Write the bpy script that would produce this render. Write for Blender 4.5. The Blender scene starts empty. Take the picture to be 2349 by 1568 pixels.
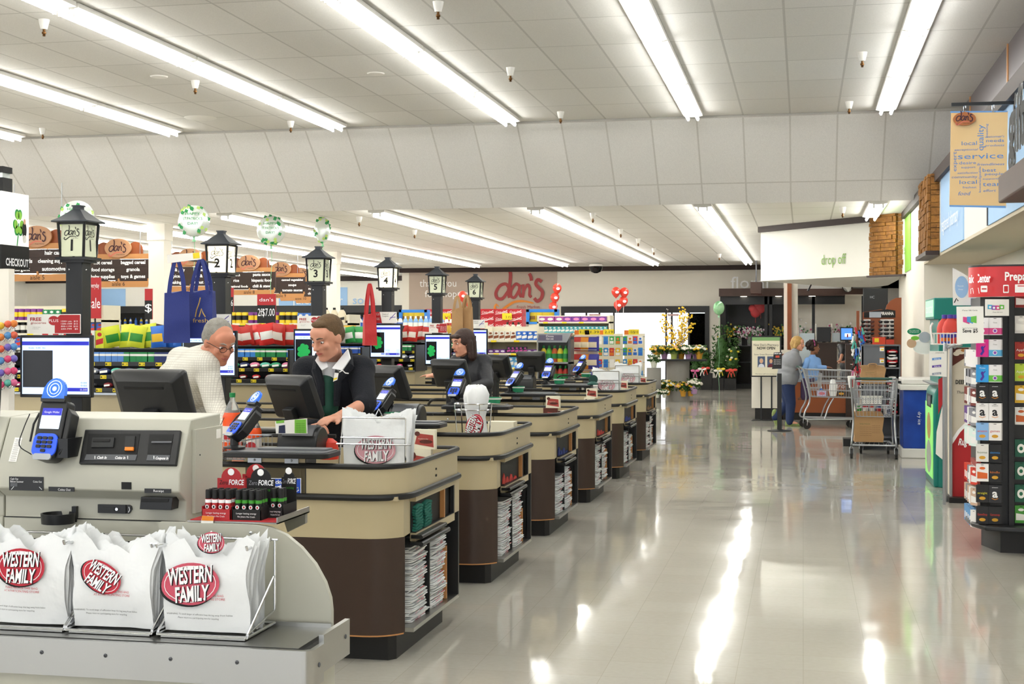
import bpy, math, random
from mathutils import Vector as V, Matrix, Quaternion, noise as mnoise
random.seed(7)
PI = math.pi
sc = bpy.context.scene
COL = sc.collection
# ---------------- camera ----------------
FPX = 3200.0; TH = math.atan(668.0/FPX); CH = 1.6; HY = 757.0
cs, sn = math.cos(TH), math.sin(TH)
cam_d = bpy.data.cameras.new('camera'); cam = bpy.data.objects.new('camera', cam_d); COL.objects.link(cam)
cam.location = (0, 0, CH); cam.rotation_euler = (PI/2, 0, TH)
cam_d.sensor_width = 36.0; cam_d.lens = 36.0*FPX/2349.0; cam_d.clip_start = .05; cam_d.clip_end = 300
cam_d.shift_y = -(784-HY)/2349.0*-1*-1
sc.camera = cam
# ---------------- world, exposure ----------------
w = bpy.data.worlds.new('daylight'); sc.world = w; w.use_nodes = True
w.node_tree.nodes['Background'].inputs[0].default_value = (.93, .96, 1, 1)
w.node_tree.nodes['Background'].inputs[1].default_value = 1.25  # doorway daylight, also added soft fill through the room's open near side
sc.view_settings.view_transform = 'Standard'; sc.view_settings.look = 'None'
sc.view_settings.exposure = 0.88; sc.view_settings.gamma = 1.0; sc.view_settings.use_curve_mapping = False
TUBE_POWER = 10.5
# ---------------- unprojection of photo measurements to places ----------------
def ray(px, py):
    a = (px-1174.5)/FPX; b = (HY-py)/FPX
    return V((cs*a - sn, sn*a + cs, b))
def atY(px, py, Y): r = ray(px, py); r = r*(Y/r.y); return V((r.x, Y, r.z+CH))
def atX(px, py, X): r = ray(px, py); r = r*(X/r.x); return V((X, r.y, r.z+CH))
def atZ(px, py, Z): r = ray(px, py); r = r*((Z-CH)/r.z); return V((r.x, r.y, Z))
def atD(px, py, D): r = ray(px, py)*D; return V((r.x, r.y, r.z+CH))
# ---------------- materials ----------------
MATS = {}
def lin(h):
    if isinstance(h, str):
        h = h.lstrip('#'); c = [int(h[i:i+2], 16)/255 for i in (0, 2, 4)]
    else: c = list(h)
    return tuple((x/12.92 if x <= .04045 else ((x+.055)/1.055)**2.4) for x in c)+(1,)
def N(nt, t, **k):
    n = nt.nodes.new(t)
    for a, b in k.items():
        try: n.inputs[a].default_value = b
        except Exception: setattr(n, a, b)
    return n
def mat(name, col='#ffffff', rough=.5, metal=0, var=.06, scale=8, bump=0, bscale=40, emit=0, trans=0, alpha=1, ior=1.45, coat=0, col2=None, ecol=None, spec=.5):
    if name in MATS: return name
    m = bpy.data.materials.new(name); m.use_nodes = True; nt = m.node_tree; L = nt.links.new
    p = nt.nodes['Principled BSDF']; c = lin(col)
    p.inputs['Roughness'].default_value = rough; p.inputs['Metallic'].default_value = metal
    p.inputs['Specular IOR Level'].default_value = spec
    p.inputs['IOR'].default_value = ior; p.inputs['Transmission Weight'].default_value = trans
    p.inputs['Alpha'].default_value = alpha; p.inputs['Coat Weight'].default_value = coat
    tc = N(nt, 'ShaderNodeTexCoord')
    n = N(nt, 'ShaderNodeTexNoise', Scale=scale, Detail=3.0); L(tc.outputs['Object'], n.inputs['Vector'])
    mx = N(nt, 'ShaderNodeMix'); mx.data_type = 'RGBA'
    d = lin(col2) if col2 else tuple(max(0, x*(1-var)) for x in c[:3])+(1,)
    mx.inputs[6].default_value = c; mx.inputs[7].default_value = d
    L(n.outputs[0], mx.inputs[0]); L(mx.outputs[2], p.inputs['Base Color'])
    if bump:
        n2 = N(nt, 'ShaderNodeTexNoise', Scale=bscale, Detail=2.0); L(tc.outputs['Object'], n2.inputs['Vector'])
        b = N(nt, 'ShaderNodeBump', Strength=bump, Distance=.01); L(n2.outputs[0], b.inputs['Height']); L(b.outputs[0], p.inputs['Normal'])
    if emit:
        p.inputs['Emission Color'].default_value = lin(ecol or col); p.inputs['Emission Strength'].default_value = emit
    MATS[name] = m; return name
def C_(h, rough=.45): # quick plain coloured material
    return mat('paint_'+h.lstrip('#')+('' if rough == .45 else '_%d' % int(rough*100)), h, rough)
def brickmat(name, w_, h_, mortar, c1, c2, cm, rough=.6, off=0.0, bumpw=0, rot=None, loc=(0, 0, 0), noise_=0, nsc=60, bias=0.0, rn=0):
    m = bpy.data.materials.new(name); m.use_nodes = True; nt = m.node_tree; L = nt.links.new
    p = nt.nodes['Principled BSDF']; p.inputs['Roughness'].default_value = rough
    tc = N(nt, 'ShaderNodeTexCoord'); mp = N(nt, 'ShaderNodeMapping'); mp.inputs['Location'].default_value = loc
    if rot: mp.inputs['Rotation'].default_value = rot
    L(tc.outputs['Object'], mp.inputs[0])
    b = N(nt, 'ShaderNodeTexBrick', Scale=1.0); b.offset = off
    b.inputs['Mortar Size'].default_value = mortar; b.inputs['Mortar Smooth'].default_value = .1; b.inputs['Bias'].default_value = bias
    b.inputs['Brick Width'].default_value = w_; b.inputs['Row Height'].default_value = h_
    b.inputs['Color1'].default_value = lin(c1); b.inputs['Color2'].default_value = lin(c2); b.inputs['Mortar'].default_value = lin(cm)
    L(mp.outputs[0], b.inputs['Vector'])
    n = N(nt, 'ShaderNodeTexNoise', Scale=nsc, Detail=4.0); L(tc.outputs['Object'], n.inputs['Vector'])
    mx = N(nt, 'ShaderNodeMix'); mx.data_type = 'RGBA'; mx.blend_type = 'MULTIPLY'
    r = N(nt, 'ShaderNodeMapRange'); r.inputs[1].default_value = .3; r.inputs[2].default_value = .7; r.inputs[3].default_value = 1-noise_; r.inputs[4].default_value = 1
    L(n.outputs[0], r.inputs[0]); mx.inputs[0].default_value = 1; L(b.outputs['Color'], mx.inputs[6]); L(r.outputs[0], mx.inputs[7]); L(mx.outputs[2], p.inputs['Base Color'])
    MATS[name] = m
    return m, nt, p, tc, b
# ---------------- mesh builder ----------------
def reframe(o, u, v):
    u = V(u).normalized(); v = V(v); n = u.cross(v).normalized(); v = n.cross(u)
    M = Matrix((u, v, n)).transposed().to_4x4(); M.translation = V(o); return M
TXT = {}
def text_mesh(s):
    if s in TXT: return TXT[s]
    c = bpy.data.curves.new('t', 'FONT'); c.body = s.lstrip('*'); c.offset = .028 if s[:1] == '*' else 0; c.size = 1; c.resolution_u = 2; c.extrude = 0
    o = bpy.data.objects.new('t', c); COL.objects.link(o)
    me = bpy.data.meshes.new_from_object(o.evaluated_get(bpy.context.evaluated_depsgraph_get()))
    vs = [tuple(v.co) for v in me.vertices]; fs = [tuple(p.vertices) for p in me.polygons]
    if me.polygons and sum(p.normal.z*p.area for p in me.polygons) < 0: fs = [f[::-1] for f in fs]
    bpy.data.objects.remove(o); bpy.data.curves.remove(c); bpy.data.meshes.remove(me)
    xs = [v[0] for v in vs] or [0]; 
    TXT[s] = (vs, fs, min(xs), max(xs)); return TXT[s]
class MB:
    def __init__(s, parent=None):
        s.v = []; s.f = []; s.fm = []; s.mats = []; s.cur = 0; s.M = Matrix(); s.parent = parent
        s.base = (Matrix.Translation(parent.location) @ parent.rotation_euler.to_matrix().to_4x4()).inverted() if parent is not None else Matrix()
    def m(s, name):
        if name not in s.mats: s.mats.append(name)
        s.cur = s.mats.index(name); return s
    def fr(s, o=(0, 0, 0), u=(1, 0, 0), v=(0, 1, 0)): s.M = reframe(o, u, v); return s
    def mx(s, M): s.M = M; return s
    def add(s, vs, fs):
        k = len(s.v); M = s.M
        s.v += [M @ V(a) for a in vs]; s.f += [tuple(i+k for i in f) for f in fs]; s.fm += [s.cur]*len(fs); return s
    def bx(s, x0, x1, y0, y1, z0, z1):
        vs = [(x, y, z) for z in (z0, z1) for y in (y0, y1) for x in (x0, x1)]
        return s.add(vs, [(0, 2, 3, 1), (4, 5, 7, 6), (0, 1, 5, 4), (2, 6, 7, 3), (0, 4, 6, 2), (1, 3, 7, 5)])
    def prism(s, poly, z0, z1):
        n = len(poly); vs = [(x, y, z0) for x, y in poly]+[(x, y, z1) for x, y in poly]
        return s.add(vs, [tuple(range(n))[::-1], tuple(range(n, 2*n))]+[(i, (i+1) % n, n+(i+1) % n, n+i) for i in range(n)])
    def flat(s, poly, z=0): return s.add([(x, y, z) for x, y in poly], [tuple(range(len(poly)))])
    def ell(s, cx, cy, rx, ry, z=0, n=24): return s.flat([(cx+rx*math.cos(2*PI*i/n), cy+ry*math.sin(2*PI*i/n)) for i in range(n)], z)
    def loft(s, rings, closed=True, caps=True):
        k = len(rings[0]); vs = [p for r in rings for p in r]; fs = []
        for j in range(len(rings)-1):
            for i in range(k if closed else k-1):
                a = j*k+i; b = j*k+(i+1) % k; fs.append((a, b, b+k, a+k))
        if caps and closed: fs += [tuple(range(k))[::-1], tuple(range((len(rings)-1)*k, len(rings)*k))]
        return s.add(vs, fs)
    def tube(s, pts, r, n=8, closed=False, caps=True):
        pts = [V(p) for p in pts]; rr = r if isinstance(r, (list, tuple)) else [r]*len(pts); rings = []
        up = None; m_ = len(pts)
        for i, p in enumerate(pts):
            if closed: t = pts[(i+1) % m_]-pts[i-1]
            else: t = pts[min(i+1, m_-1)]-pts[max(i-1, 0)]
            t.normalize()
            if up is None: up = t.orthogonal().normalized()
            a = up - t*up.dot(t)
            if a.length < 1e-5: a = t.orthogonal()
            a.normalize(); b = t.cross(a); up = a
            rings.append([p+a*(rr[i]*math.cos(2*PI*k/n))+b*(rr[i]*math.sin(2*PI*k/n)) for k in range(n)])
        if closed: rings.append(rings[0]); caps = False
        return s.loft(rings, True, caps)
    def cyl(s, p0, p1, r0, r1=None, n=16): return s.tube([p0, p1], [r0, r0 if r1 is None else r1], n)
    def lathe(s, prof, c=(0, 0, 0), n=20, sx=1, sy=1):
        return s.loft([[(c[0]+r*sx*math.cos(2*PI*i/n), c[1]+r*sy*math.sin(2*PI*i/n), c[2]+z) for i in range(n)] for r, z in prof])
    def ball(s, c, r, nu=14, nv=9):
        if not isinstance(r, (tuple, list)): r = (r, r, r)
        rings = []
        for j in range(nv+1):
            a = PI*(.02+.96*j/nv); rings.append([(c[0]+r[0]*math.sin(a)*math.cos(2*PI*i/nu), c[1]+r[1]*math.sin(a)*math.sin(2*PI*i/nu), c[2]-r[2]*math.cos(a)) for i in range(nu)])
        return s.loft(rings)
    def cap(s, p0, p1, r0, r1, n=14):   # tapered capsule
        p0 = V(p0); p1 = V(p1); d = p1-p0; L = d.length
        if L < 1e-6: return s.ball(p0, r0)
        d /= L; P = []; R = []
        for k in range(5): a = PI/2*(1-k/4.0)*.97; P.append(p0-d*r0*math.sin(a)); R.append(r0*math.cos(a))
        for k in range(5): a = PI/2*(k/4.0)*.97; P.append(p1+d*r1*math.sin(a)); R.append(r1*math.cos(a))
        return s.tube(P, R, n)
    def text(s, t, x, y, size, al='c', z=0, sx=1.0, sk=0.0):
        vs, fs, a, b = text_mesh(t); k = size*sx
        x0 = x-(a+b)/2*k if al == 'c' else (x-a*k if al == 'l' else x-b*k)
        return s.add([(x0+p[0]*k+p[1]*sk*size, y+p[1]*size, z) for p in vs], fs)
    def textw(s, t, x0, x1, y, h, z=0, sk=0):   # fitted between x0 and x1, cap height h
        vs, fs, a, b = text_mesh(t); k = (x1-x0)/(b-a); q = h/.70
        return s.add([(x0+(p[0]-a)*k+p[1]*q*sk, y+p[1]*q, z) for p in vs], fs)
    def stroke(s, pts, w, z=0):
        n = len(pts); ws = w if isinstance(w, (list, tuple)) else [w]*n; vs = []
        for i in range(n):
            a = V(pts[min(i+1, n-1)])-V(pts[max(i-1, 0)]); a = V((a[0], a[1])); a.normalize(); nrm = V((-a.y, a.x))*ws[i]/2
            vs += [(pts[i][0]+nrm.x, pts[i][1]+nrm.y, z), (pts[i][0]-nrm.x, pts[i][1]-nrm.y, z)]
        return s.add(vs, [(2*i, 2*i+1, 2*i+3, 2*i+2) for i in range(n-1)])
    def mesh(s, name, smooth=.55):
        me = bpy.data.meshes.new(name)
        me.from_pydata([tuple(s.base @ q) for q in s.v], [], s.f)
        for n_ in s.mats: me.materials.append(MATS[n_])
        if s.fm: me.polygons.foreach_set('material_index', s.fm)
        me.polygons.foreach_set('use_smooth', [True]*len(s.f)); me.update()
        me.set_sharp_from_angle(angle=smooth)
        return me
    def build(s, name, parent='auto', bev=0, smooth=.55, origin=False):
        par = s.parent if parent == 'auto' else parent
        if origin and par is None:
            xs = [q.x for q in s.v]; ys = [q.y for q in s.v]; zs = [q.z for q in s.v]
            o_ = V(((min(xs)+max(xs))/2, (min(ys)+max(ys))/2, min(zs))); s.base = Matrix.Translation(-o_)
        o = bpy.data.objects.new(name, s.mesh(name, smooth)); COL.objects.link(o)
        if origin and par is None: o.location = o_
        if par is not None: o.parent = par
        if bev:
            b = o.modifiers.new('Bevel', 'BEVEL'); b.width = bev; b.segments = 2; b.limit_method = 'ANGLE'
        return o
def rrect(x0, x1, y0, y1, r, n=5, corners=(1, 1, 1, 1)):
    P = []
    for (cx, cy, a0, on) in ((x1-r, y0+r, -PI/2, corners[0]), (x1-r, y1-r, 0, corners[1]), (x0+r, y1-r, PI/2, corners[2]), (x0+r, y0+r, PI, corners[3])):
        if on: P += [(cx+r*math.cos(a0+PI/2*i/n), cy+r*math.sin(a0+PI/2*i/n)) for i in range(n+1)]
        else: P.append((cx+r*math.sqrt(2)*math.cos(a0+PI/4), cy+r*math.sqrt(2)*math.sin(a0+PI/4)))
    return P
def crv(pts, n=6):  # Catmull-Rom through points
    out = []; P = [V(p) for p in pts]; P = [P[0]*2-P[1]]+P+[P[-1]*2-P[-2]]
    for i in range(1, len(P)-2):
        for k in range(n):
            t = k/n; a, b, c, d = P[i-1:i+3]
            out.append(.5*((2*b)+(c-a)*t+(2*a-5*b+4*c-d)*t*t+(3*b-a-3*c+d)*t**3))
    out.append(P[-2]); return out
def tag(o, label=None, cat=None, group=None, kind=None):
    if label: o['label'] = label
    if cat: o['category'] = cat
    if group: o['group'] = group
    if kind: o['kind'] = kind
    return o
def thing(name, label, cat, loc=(0, 0, 0), rz=0, group=None):
    o = bpy.data.objects.new(name, None); COL.objects.link(o); o.location = loc; o.rotation_euler = (0, 0, rz)
    o.empty_display_size = .1; return tag(o, label, cat, group)
def dup(o, loc=None, rz=None, label=None, group=None, parent=None):
    c = o.copy(); COL.objects.link(c)
    if loc is not None: c.location = loc
    if rz is not None: c.rotation_euler = (0, 0, rz)
    if label: c['label'] = label
    if group: c['group'] = group
    if parent is not None: c.parent = parent
    for ch in KIDS.get(o.name, ()): 
        dup_(ch, c)
    return c
KIDS = {}
def dup_(ch, par):
    d = ch.copy(); COL.objects.link(d); d.parent = par
    for g in KIDS.get(ch.name, ()): dup_(g, d)
def index_kids(o):
    KIDS[o.name] = list(o.children)
    for c in o.children: index_kids(c)
def struct(mb, name, **k): return tag(mb.build(name, None, **k), kind='structure')
# the script logo painted with brush strokes: about 1 wide, .75 tall, centred
LOGO = [([(.29, .32), (.22, .40), (.10, .36), (.02, .22), (.06, .12), (.16, .12), (.27, .26)], .045),
        ([(.285, .70), (.315, .60), (.305, .42), (.275, .24), (.30, .13)], .05),
        ([(.50, .36), (.42, .40), (.33, .28), (.33, .16), (.40, .14), (.49, .28)], .04),
        ([(.505, .38), (.49, .24), (.53, .14)], .042),
        ([(.565, .39), (.575, .26), (.56, .13)], .042), ([(.57, .24), (.615, .33), (.665, .38), (.70, .30), (.695, .18), (.735, .14)], .04),
        ([(.69, .60), (.72, .54), (.735, .46)], .045),
        ([(.94, .44), (.86, .48), (.82, .40), (.88, .32), (.95, .24), (.93, .12), (.85, .06), (.79, .12)], .048)]
SWOOSH = ([(.08, -.04), (.03, .0), (.0, -.06), (.04, -.12), (.12, -.13), (.24, -.04), (.40, .05), (.60, .06), (.78, .02)], [.02, .04, .05, .055, .055, .05, .045, .035, .012])
def logo(mb, cx, cy, wd, m1, m2=None, bold=1.0, z=0, depth=0, tag_=True):
    zz = z
    for pts, w_ in LOGO:
        q = crv([(cx+(p[0]-.5)*wd, cy+(p[1]-.28)*wd, 0) for p in pts], 4)
        zz += .0012*max(.3, wd); mb.m(m1).stroke([(p.x, p.y) for p in q], w_*wd*bold*1.15, zz)
    q = crv([(cx+(p[0]-.5)*wd, cy+(p[1]-.28)*wd, 0) for p in SWOOSH[0]], 4); nn = len(q)
    ws = [SWOOSH[1][min(8, int(i*8/(nn-1)))]*wd for i in range(nn)]
    mb.m(m2 or m1).stroke([(p.x, p.y) for p in q], ws, z)
    if tag_: mb.m(m1).text('Fresh Market', cx+.17*wd, cy-.36*wd, .085*wd, z=z)
ORD = ['top', 'second', 'third', 'fourth', 'fifth', 'sixth', 'seventh', 'eighth', 'ninth', 'tenth']
# ---------------- common materials ----------------
mat('cream_laminate', '#bbad8b', .38, var=.04, scale=3)
mat('brown_laminate', '#3a2a21', .42, var=.08, scale=3)
mat('black_plastic', '#1a1b1d', .35); mat('black_rubber', '#121212', .42); mat('dark_metal', '#2a2b2c', .4, .3)
mat('kick_black', '#191818', .5); mat('grey_plastic', '#585a5e', .4); mat('white_plastic', '#eceae4', .4)
mat('chrome', '#d8dadc', .12, 1, var=.02); mat('wire_grey', '#a9adb2', .3, .7); mat('brushed_steel', '#b4b4b0', .3, 1, var=.15, scale=2)
mat('sco_grey', '#bbbaac', .42, var=.03, scale=2); mat('sco_grey_dark', '#a9a89a', .45, var=.03)
mat('wall_cream', '#ece7db', .6, var=.03, bump=.05); mat('wall_white', '#e6e4dc', .6, var=.02)
mat('wall_tan', '#bcab9d', .6, var=.04); mat('wall_blue', '#9fc4ea', .55, var=.03)
mat('trim_dark', '#33231f', .5, var=.1); mat('wood_dark', '#4a3228', .45, var=.4, scale=5)
mat('wood_orange', '#96502a', .4, var=.25, scale=4); mat('wood_light', '#c48a52', .45, var=.2, scale=4)
mat('paper_white', '#f2f0ea', .6); mat('letter_white', '#ffffff', .5); mat('letter_black', '#141414', .6)
mat('sale_red', '#b5262b', .5); mat('sale_yellow', '#f3d922', .5); mat('film_white', '#eef0f0', .3, var=.05, bump=.3, bscale=25)
mat('soffit_tan', '#c9bca3', .55, var=.03)
mat('tube_glow', '#ffffff', .4, emit=TUBE_POWER, ecol=(1, 1, .985))
mat('glass', '#ffffff', .02, trans=1, var=0, ior=1.1); mat('floor_mark', '#8d877c', .6)
mat('screen_blue', '#a9c6ee', .3, emit=.9, var=.02); mat('screen_navy', '#20249a', .3, emit=.7); mat('screen_dark', '#17191d', .25); mat('screen_pale', '#cfe0f6', .3, emit=.9); mat('screen_green', '#1d8f45', .3, emit=.5)
# ---------------- shell ----------------
H1, H2 = CH+2.85, CH+1.82; YF, YL = 18.7, 19.95
YB = 39.6; XL = -27.0; YBL = 45.0
m, nt, p, tc, b = brickmat('floor_tile', .305, .305, .0012, '#b6b2a8', '#b3aea4', '#a19c92', .13, noise_=.05, nsc=30)
L = nt.links.new
n1 = N(nt, 'ShaderNodeTexNoise', Scale=1.6, Detail=1.2); n2 = N(nt, 'ShaderNodeTexNoise', Scale=.9, Detail=4.0)
L(tc.outputs['Object'], n1.inputs['Vector']); L(tc.outputs['Object'], n2.inputs['Vector'])
bp = N(nt, 'ShaderNodeBump', Strength=.5, Distance=.006); L(n1.outputs[0], bp.inputs['Height']); L(bp.outputs[0], p.inputs['Normal'])
rm = N(nt, 'ShaderNodeMapRange'); rm.inputs[1].default_value = .35; rm.inputs[2].default_value = .65; rm.inputs[3].default_value = .045; rm.inputs[4].default_value = .11
L(n2.outputs[0], rm.inputs[0]); L(rm.outputs[0], p.inputs['Roughness'])
p.inputs['Specular IOR Level'].default_value = .6
brickmat('ceiling_tile', .61, 1.22, .012, '#e3e1dc', '#eeece8', '#cbc9c4', .85, loc=(-1.05+.61*50, -18.7+1.22*30, 0), noise_=.10, nsc=90, bias=-.3)
brickmat('ceiling_tile_slope', .61, 1.22, .012, '#e2e0dc', '#e8e6e2', '#cecbc5', .85, loc=(-1.05+.61*50, 0, 0), noise_=.12, nsc=90)
brickmat('ceiling_tile_low', .61, 1.22, .012, '#eae8e2', '#f0eee9', '#c2bfb8', .85, loc=(-1.05+.61*50, -19.95, 0), noise_=.08, nsc=90)
struct(MB().m('floor_tile').bx(XL, 6, -8, 60, -.1, 0), 'floor')
struct(MB().m('ceiling_tile').bx(XL, 6, -8, YF, H1, H1+.1), 'ceiling')
sl = math.hypot(YL-YF, H1-H2); mb = MB().m('ceiling_tile_slope')
mb.bx(XL, 6, 0, sl, -.04, 0); o = struct(mb, 'ceiling'); o.location = (0, YF, H1); o.rotation_euler = (-math.atan2(H1-H2, YL-YF), 0, 0)
struct(MB().m('ceiling_tile_low').bx(XL, 6, YL, 60, H2, H2+.1), 'ceiling')
# back wall with the entrance opening (x ED0..ED1) -----------------
ED0 = atY(1288, 757, YB).x; ED1 = atY(1627, 757, YB).x; EDZ = atY(1450, 702, YB).z
WBL = atY(937, 757, YB).x
mb = MB().m('wall_cream'); mb.bx(WBL, ED0, YB, YB+.2, 0, H2); mb.bx(ED0, ED1, YB, YB+.2, EDZ, H2); mb.bx(ED1, 1.2, YB, YB+.2, 0, H2); mb.bx(WBL-.2, WBL, YB, YBL, 0, H2)
mb.m('wall_tan').bx(WBL+.02, atY(1278, 757, YB).x, YB-.012, YB, 1.4, H2-.1)
mb.m('letter_white').fr((0, YB-.02, 0), (1, 0, 0), (0, 0, 1))
mb.textw('thank you', atY(963, 0, YB).x, atY(1047, 0, YB).x, atY(0, 664, YB).z, .22).textw('for shopping', atY(975, 0, YB).x, atY(1085, 0, YB).x, atY(0, 686, YB).z, .2)
struct(mb, 'wall_back')
struct(MB().m('trim_dark').bx(WBL-.25, ED1+.6, YB-.12, YB, H2-.13, H2), 'trim_1')
struct(MB().m('trim_dark').bx(ED1+.6, 1.2, YB-.2, YB, H2-.13, H2), 'trim_2')
mb = MB().m('wall_cream').bx(XL, WBL, YBL, YBL+.2, 0, H2)
for a, b_ in ((-24.6, -23.2), (-21.5, -19.8), (atY(640, 0, YBL).x, atY(797, 0, YBL).x)):
    mb.m('wall_blue').bx(a, b_, YBL-.015, YBL, 1.95, 3.05)
mb.m('wall_blue').fr((0, YBL-.03, 0), (1, 0, 0), (0, 0, 1)); z_ = atY(0, 700, YBL).z
mb.textw('soda', atY(810, 0, YBL).x, atY(862, 0, YBL).x, z_, .28)
mb.m('letter_white').textw('juice', atY(672, 0, YBL).x, atY(722, 0, YBL).x, z_, .28).textw('water', atY(735, 0, YBL).x, atY(787, 0, YBL).x, z_, .28)
struct(mb, 'wall_back_left')
struct(MB().m('trim_dark').bx(XL, WBL, YBL-.1, YBL, H2-.16, H2), 'trim_3')
struct(MB().m('wall_cream').bx(XL-.2, XL, -8, YBL, 0, H1), 'wall_left')
# right wall: flush part, niche, bulkhead above
XB = 1.55; ZB = CH+.587*XB*.979; zT = H2-.10; YN = 19.0; XR = 2.27
YBH = atX(2063, 629, XB).y; Y1, Y2 = atX(2212, 600, XB).y, atX(2160, 600, XB).y; Yc = atX(2270, 500, XB).y
mb = MB().m('wall_cream'); mb.bx(XR, XR+.2, -4, YN, 0, ZB); mb.bx(XB, XR+.2, YN, YBH+.1, 0, ZB)
struct(mb, 'wall_right')
struct(MB().m('white_plastic').bx(XR-.015, XR, -4, YN, 0, .1), 'baseboard_right')
struct(MB().m('wall_cream').bx(-.2, 3.5, YB-.2, YB+.2, 0, H2).bx(3.3, 3.5, YBH, YB, 0, H2), 'wall_back_right')
mb = MB().m('wall_white'); mb.bx(XB, XB+.15, -2, YBH, ZB, H2)
mb.m('soffit_tan').bx(XB, XR, -2, YN, ZB-.03, ZB)
mb.m('wall_white').bx(XB, XR+1, YBH, YBH+.15, ZB, H2)
mb.m(mat('lime_paint', '#8ac53c', .5)).bx(XB-.012, XB, atX(2090, 600, XB).y, YBH, ZB, zT)
mb.m('wall_blue').bx(XB-.012, XB, Y1, Y2, ZB, zT).bx(XB-.012, XB, 2.0, Yc, ZB, zT)
mb.m('black_plastic').bx(XB-.02, XB, Yc, Yc+.05, ZB, ZB+.7)
q = atX(2166, 532, XB); mb.m('letter_white').fr((XB-.03, q.y, q.z), (0, -1, 0), (0, 0, 1)).textw('registered', 0, .8, 0, .16); mb.m('letter_white').textw('pharmacy', .9, 1.7, 0, .16)
q = atX(2062, 592, XB); mb.fr((XB-.03, q.y, q.z-.02), (0, -1, 0), (0, 0, 1)).m('letter_white').textw('video', 0, .8, 0, .17).m(C_('#5fae2e')).textw('center', .9, 1.9, 0, .17)
struct(mb, 'wall_bulkhead_right')
struct(MB().m('trim_dark').bx(XB-.06, XB+.5, -2, YBH+.1, zT, H2+.03), 'trim_4')
mat('metal_brown', '#6b6468', .3, .3, var=.35, scale=1.5)
mb = MB().m('metal_brown').bx(2.0, 2.1, -2, YL, H2, H1); mb.m('wood_light').bx(1.99, 2.0, 14.6, 14.66, H2, H1).bx(1.99, 2.0, 17.8, 17.86, H2, H1)
struct(mb, 'trim_5')
# stone pilasters
m, nt, p, tc, b = brickmat('stone', .24, .115, .008, '#a9752f', '#7c5120', '#2e1a10', .8, off=.5, noise_=.6, nsc=55, rot=(PI/2, 0, .4))
def stone_face(mb, o, u, wd, z0, z1, t):
    mb.m('stone'); z = z0; k = 0
    while z < z1-.02:
        h = min(random.choice((.055, .07, .09)), z1-z); x = 0
        while x < wd-.01:
            w_ = min(random.choice((.1, .15, .2, .26)), wd-x); 
            if wd-x-w_ < .06: w_ = wd-x
            d = t+random.uniform(0, .02)
            mb.fr(V(o)+V(u).normalized()*x+V((0, 0, z)), u, (0, 0, 1)).bx(.003, w_-.003, .003, h-.003, 0, d); x += w_
        z += h; k += 1
    mb.fr()
m_s = mat('stone_tan', '#b47c34', .8, col2='#4a2a16', scale=16, bump=1, bscale=40)
MATS['stone'] = MATS['stone_tan']
q0 = atX(2155, 575, XB); q1 = atX(2131, 575, XB)
t = thing('stone_pilaster', 'tall narrow stone-clad pilaster on bulkhead between blue panel and white panel', 'pilaster', (XB, q1.y, q0.z))
mb = MB(t).m('trim_dark').bx(XB-.09, XB-.02, q0.y, q1.y, q0.z, zT+.1); stone_face(mb, (XB-.10, q1.y, 0), (0, -1, 0), q1.y-q0.y, q0.z, zT+.1, .02); stone_face(mb, (XB-.10, q0.y, 0), (1, 0, 0), .1, q0.z, zT+.1, .02); mb.build('stone_cladding')
MB(t).m('trim_dark').bx(XB-.16, XB-.014, q0.y-.06, q1.y+.04, q0.z-.05, q0.z).build('ledge')
# ---------------- strip lights ----------------
def fixture(Z):
    t = thing('strip_light', 'twin tube fluorescent strip light under the ceiling', 'ceiling light', (0, 0, Z))
    mb = MB(t).m('white_plastic'); mb.fr((0, 0, Z)).prism([(-.06, -.05), (.06, -.05), (.10, 0), (-.10, 0)], 0, 0) if 0 else None
    mb.fr((0, 2.42, Z), (1, 0, 0), (0, 0, 1)).prism([(-.05, -.06), (.05, -.06), (.125, -.045), (.125, -.004), (-.125, -.004), (-.125, -.045)], 0, 2.40); mb.fr(); h = mb.build('housing')
    for sx in (-.062, .062):
        mb = MB(t).m('tube_glow'); mb.tube([(sx, .05, Z-.088), (sx, 2.37, Z-.088)], .021, 8); mb.build('tube', h)
    for y in (.035, 2.385):
        for sx in (-.062, .062): MB(t).m('white_plastic').bx(sx-.012, sx+.012, y-.012, y+.012, Z-.115, Z-.05).build('lamp_holder', h)
    index_kids(t); return t
rows = [1.03-2.44*k for k in range(-0, 11)]
names_up = ['rightmost', 'second from right', 'third from right', 'fourth from right', 'fifth from right', 'sixth from right', 'seventh from right', 'eighth from right', 'ninth from right', 'tenth from right', 'leftmost']
f0 = fixture(H1-.002); first = True
for k, x in enumerate(rows):
    for j in range(8):
        y = 18.4-2.44*(j+1); lab = f'strip light {["closest to","one back from","two back from","three back from"][min(j,3)]} sloped fold, {names_up[k]} high ceiling row'
        if j > 2: lab = f'twin tube strip light near the viewer in the {names_up[k]} row of high ceiling'
        if j > 3 and k > 6: continue
        if first: f0.location = (x, y, H1-.002); tag(f0, lab, None, 'strip lights on the high ceiling'); first = False
        else: dup(f0, (x, y, H1-.002), 0, lab, 'strip lights on the high ceiling')
for k, x in enumerate(rows):
    for j in range(10 if x < -12 else 7):  # left rows get extra units, added to brighten the back left wall
        if k == 0 and j > 0: continue
        y = 20.1+2.44*j; lab = f'twin tube strip light, {ORD[j] if j else "first"} along from the fold, {names_up[k]} row of low ceiling'
        dup(f0, (x, y, H2-.002), 0, lab, 'strip lights on the low ceiling')
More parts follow.
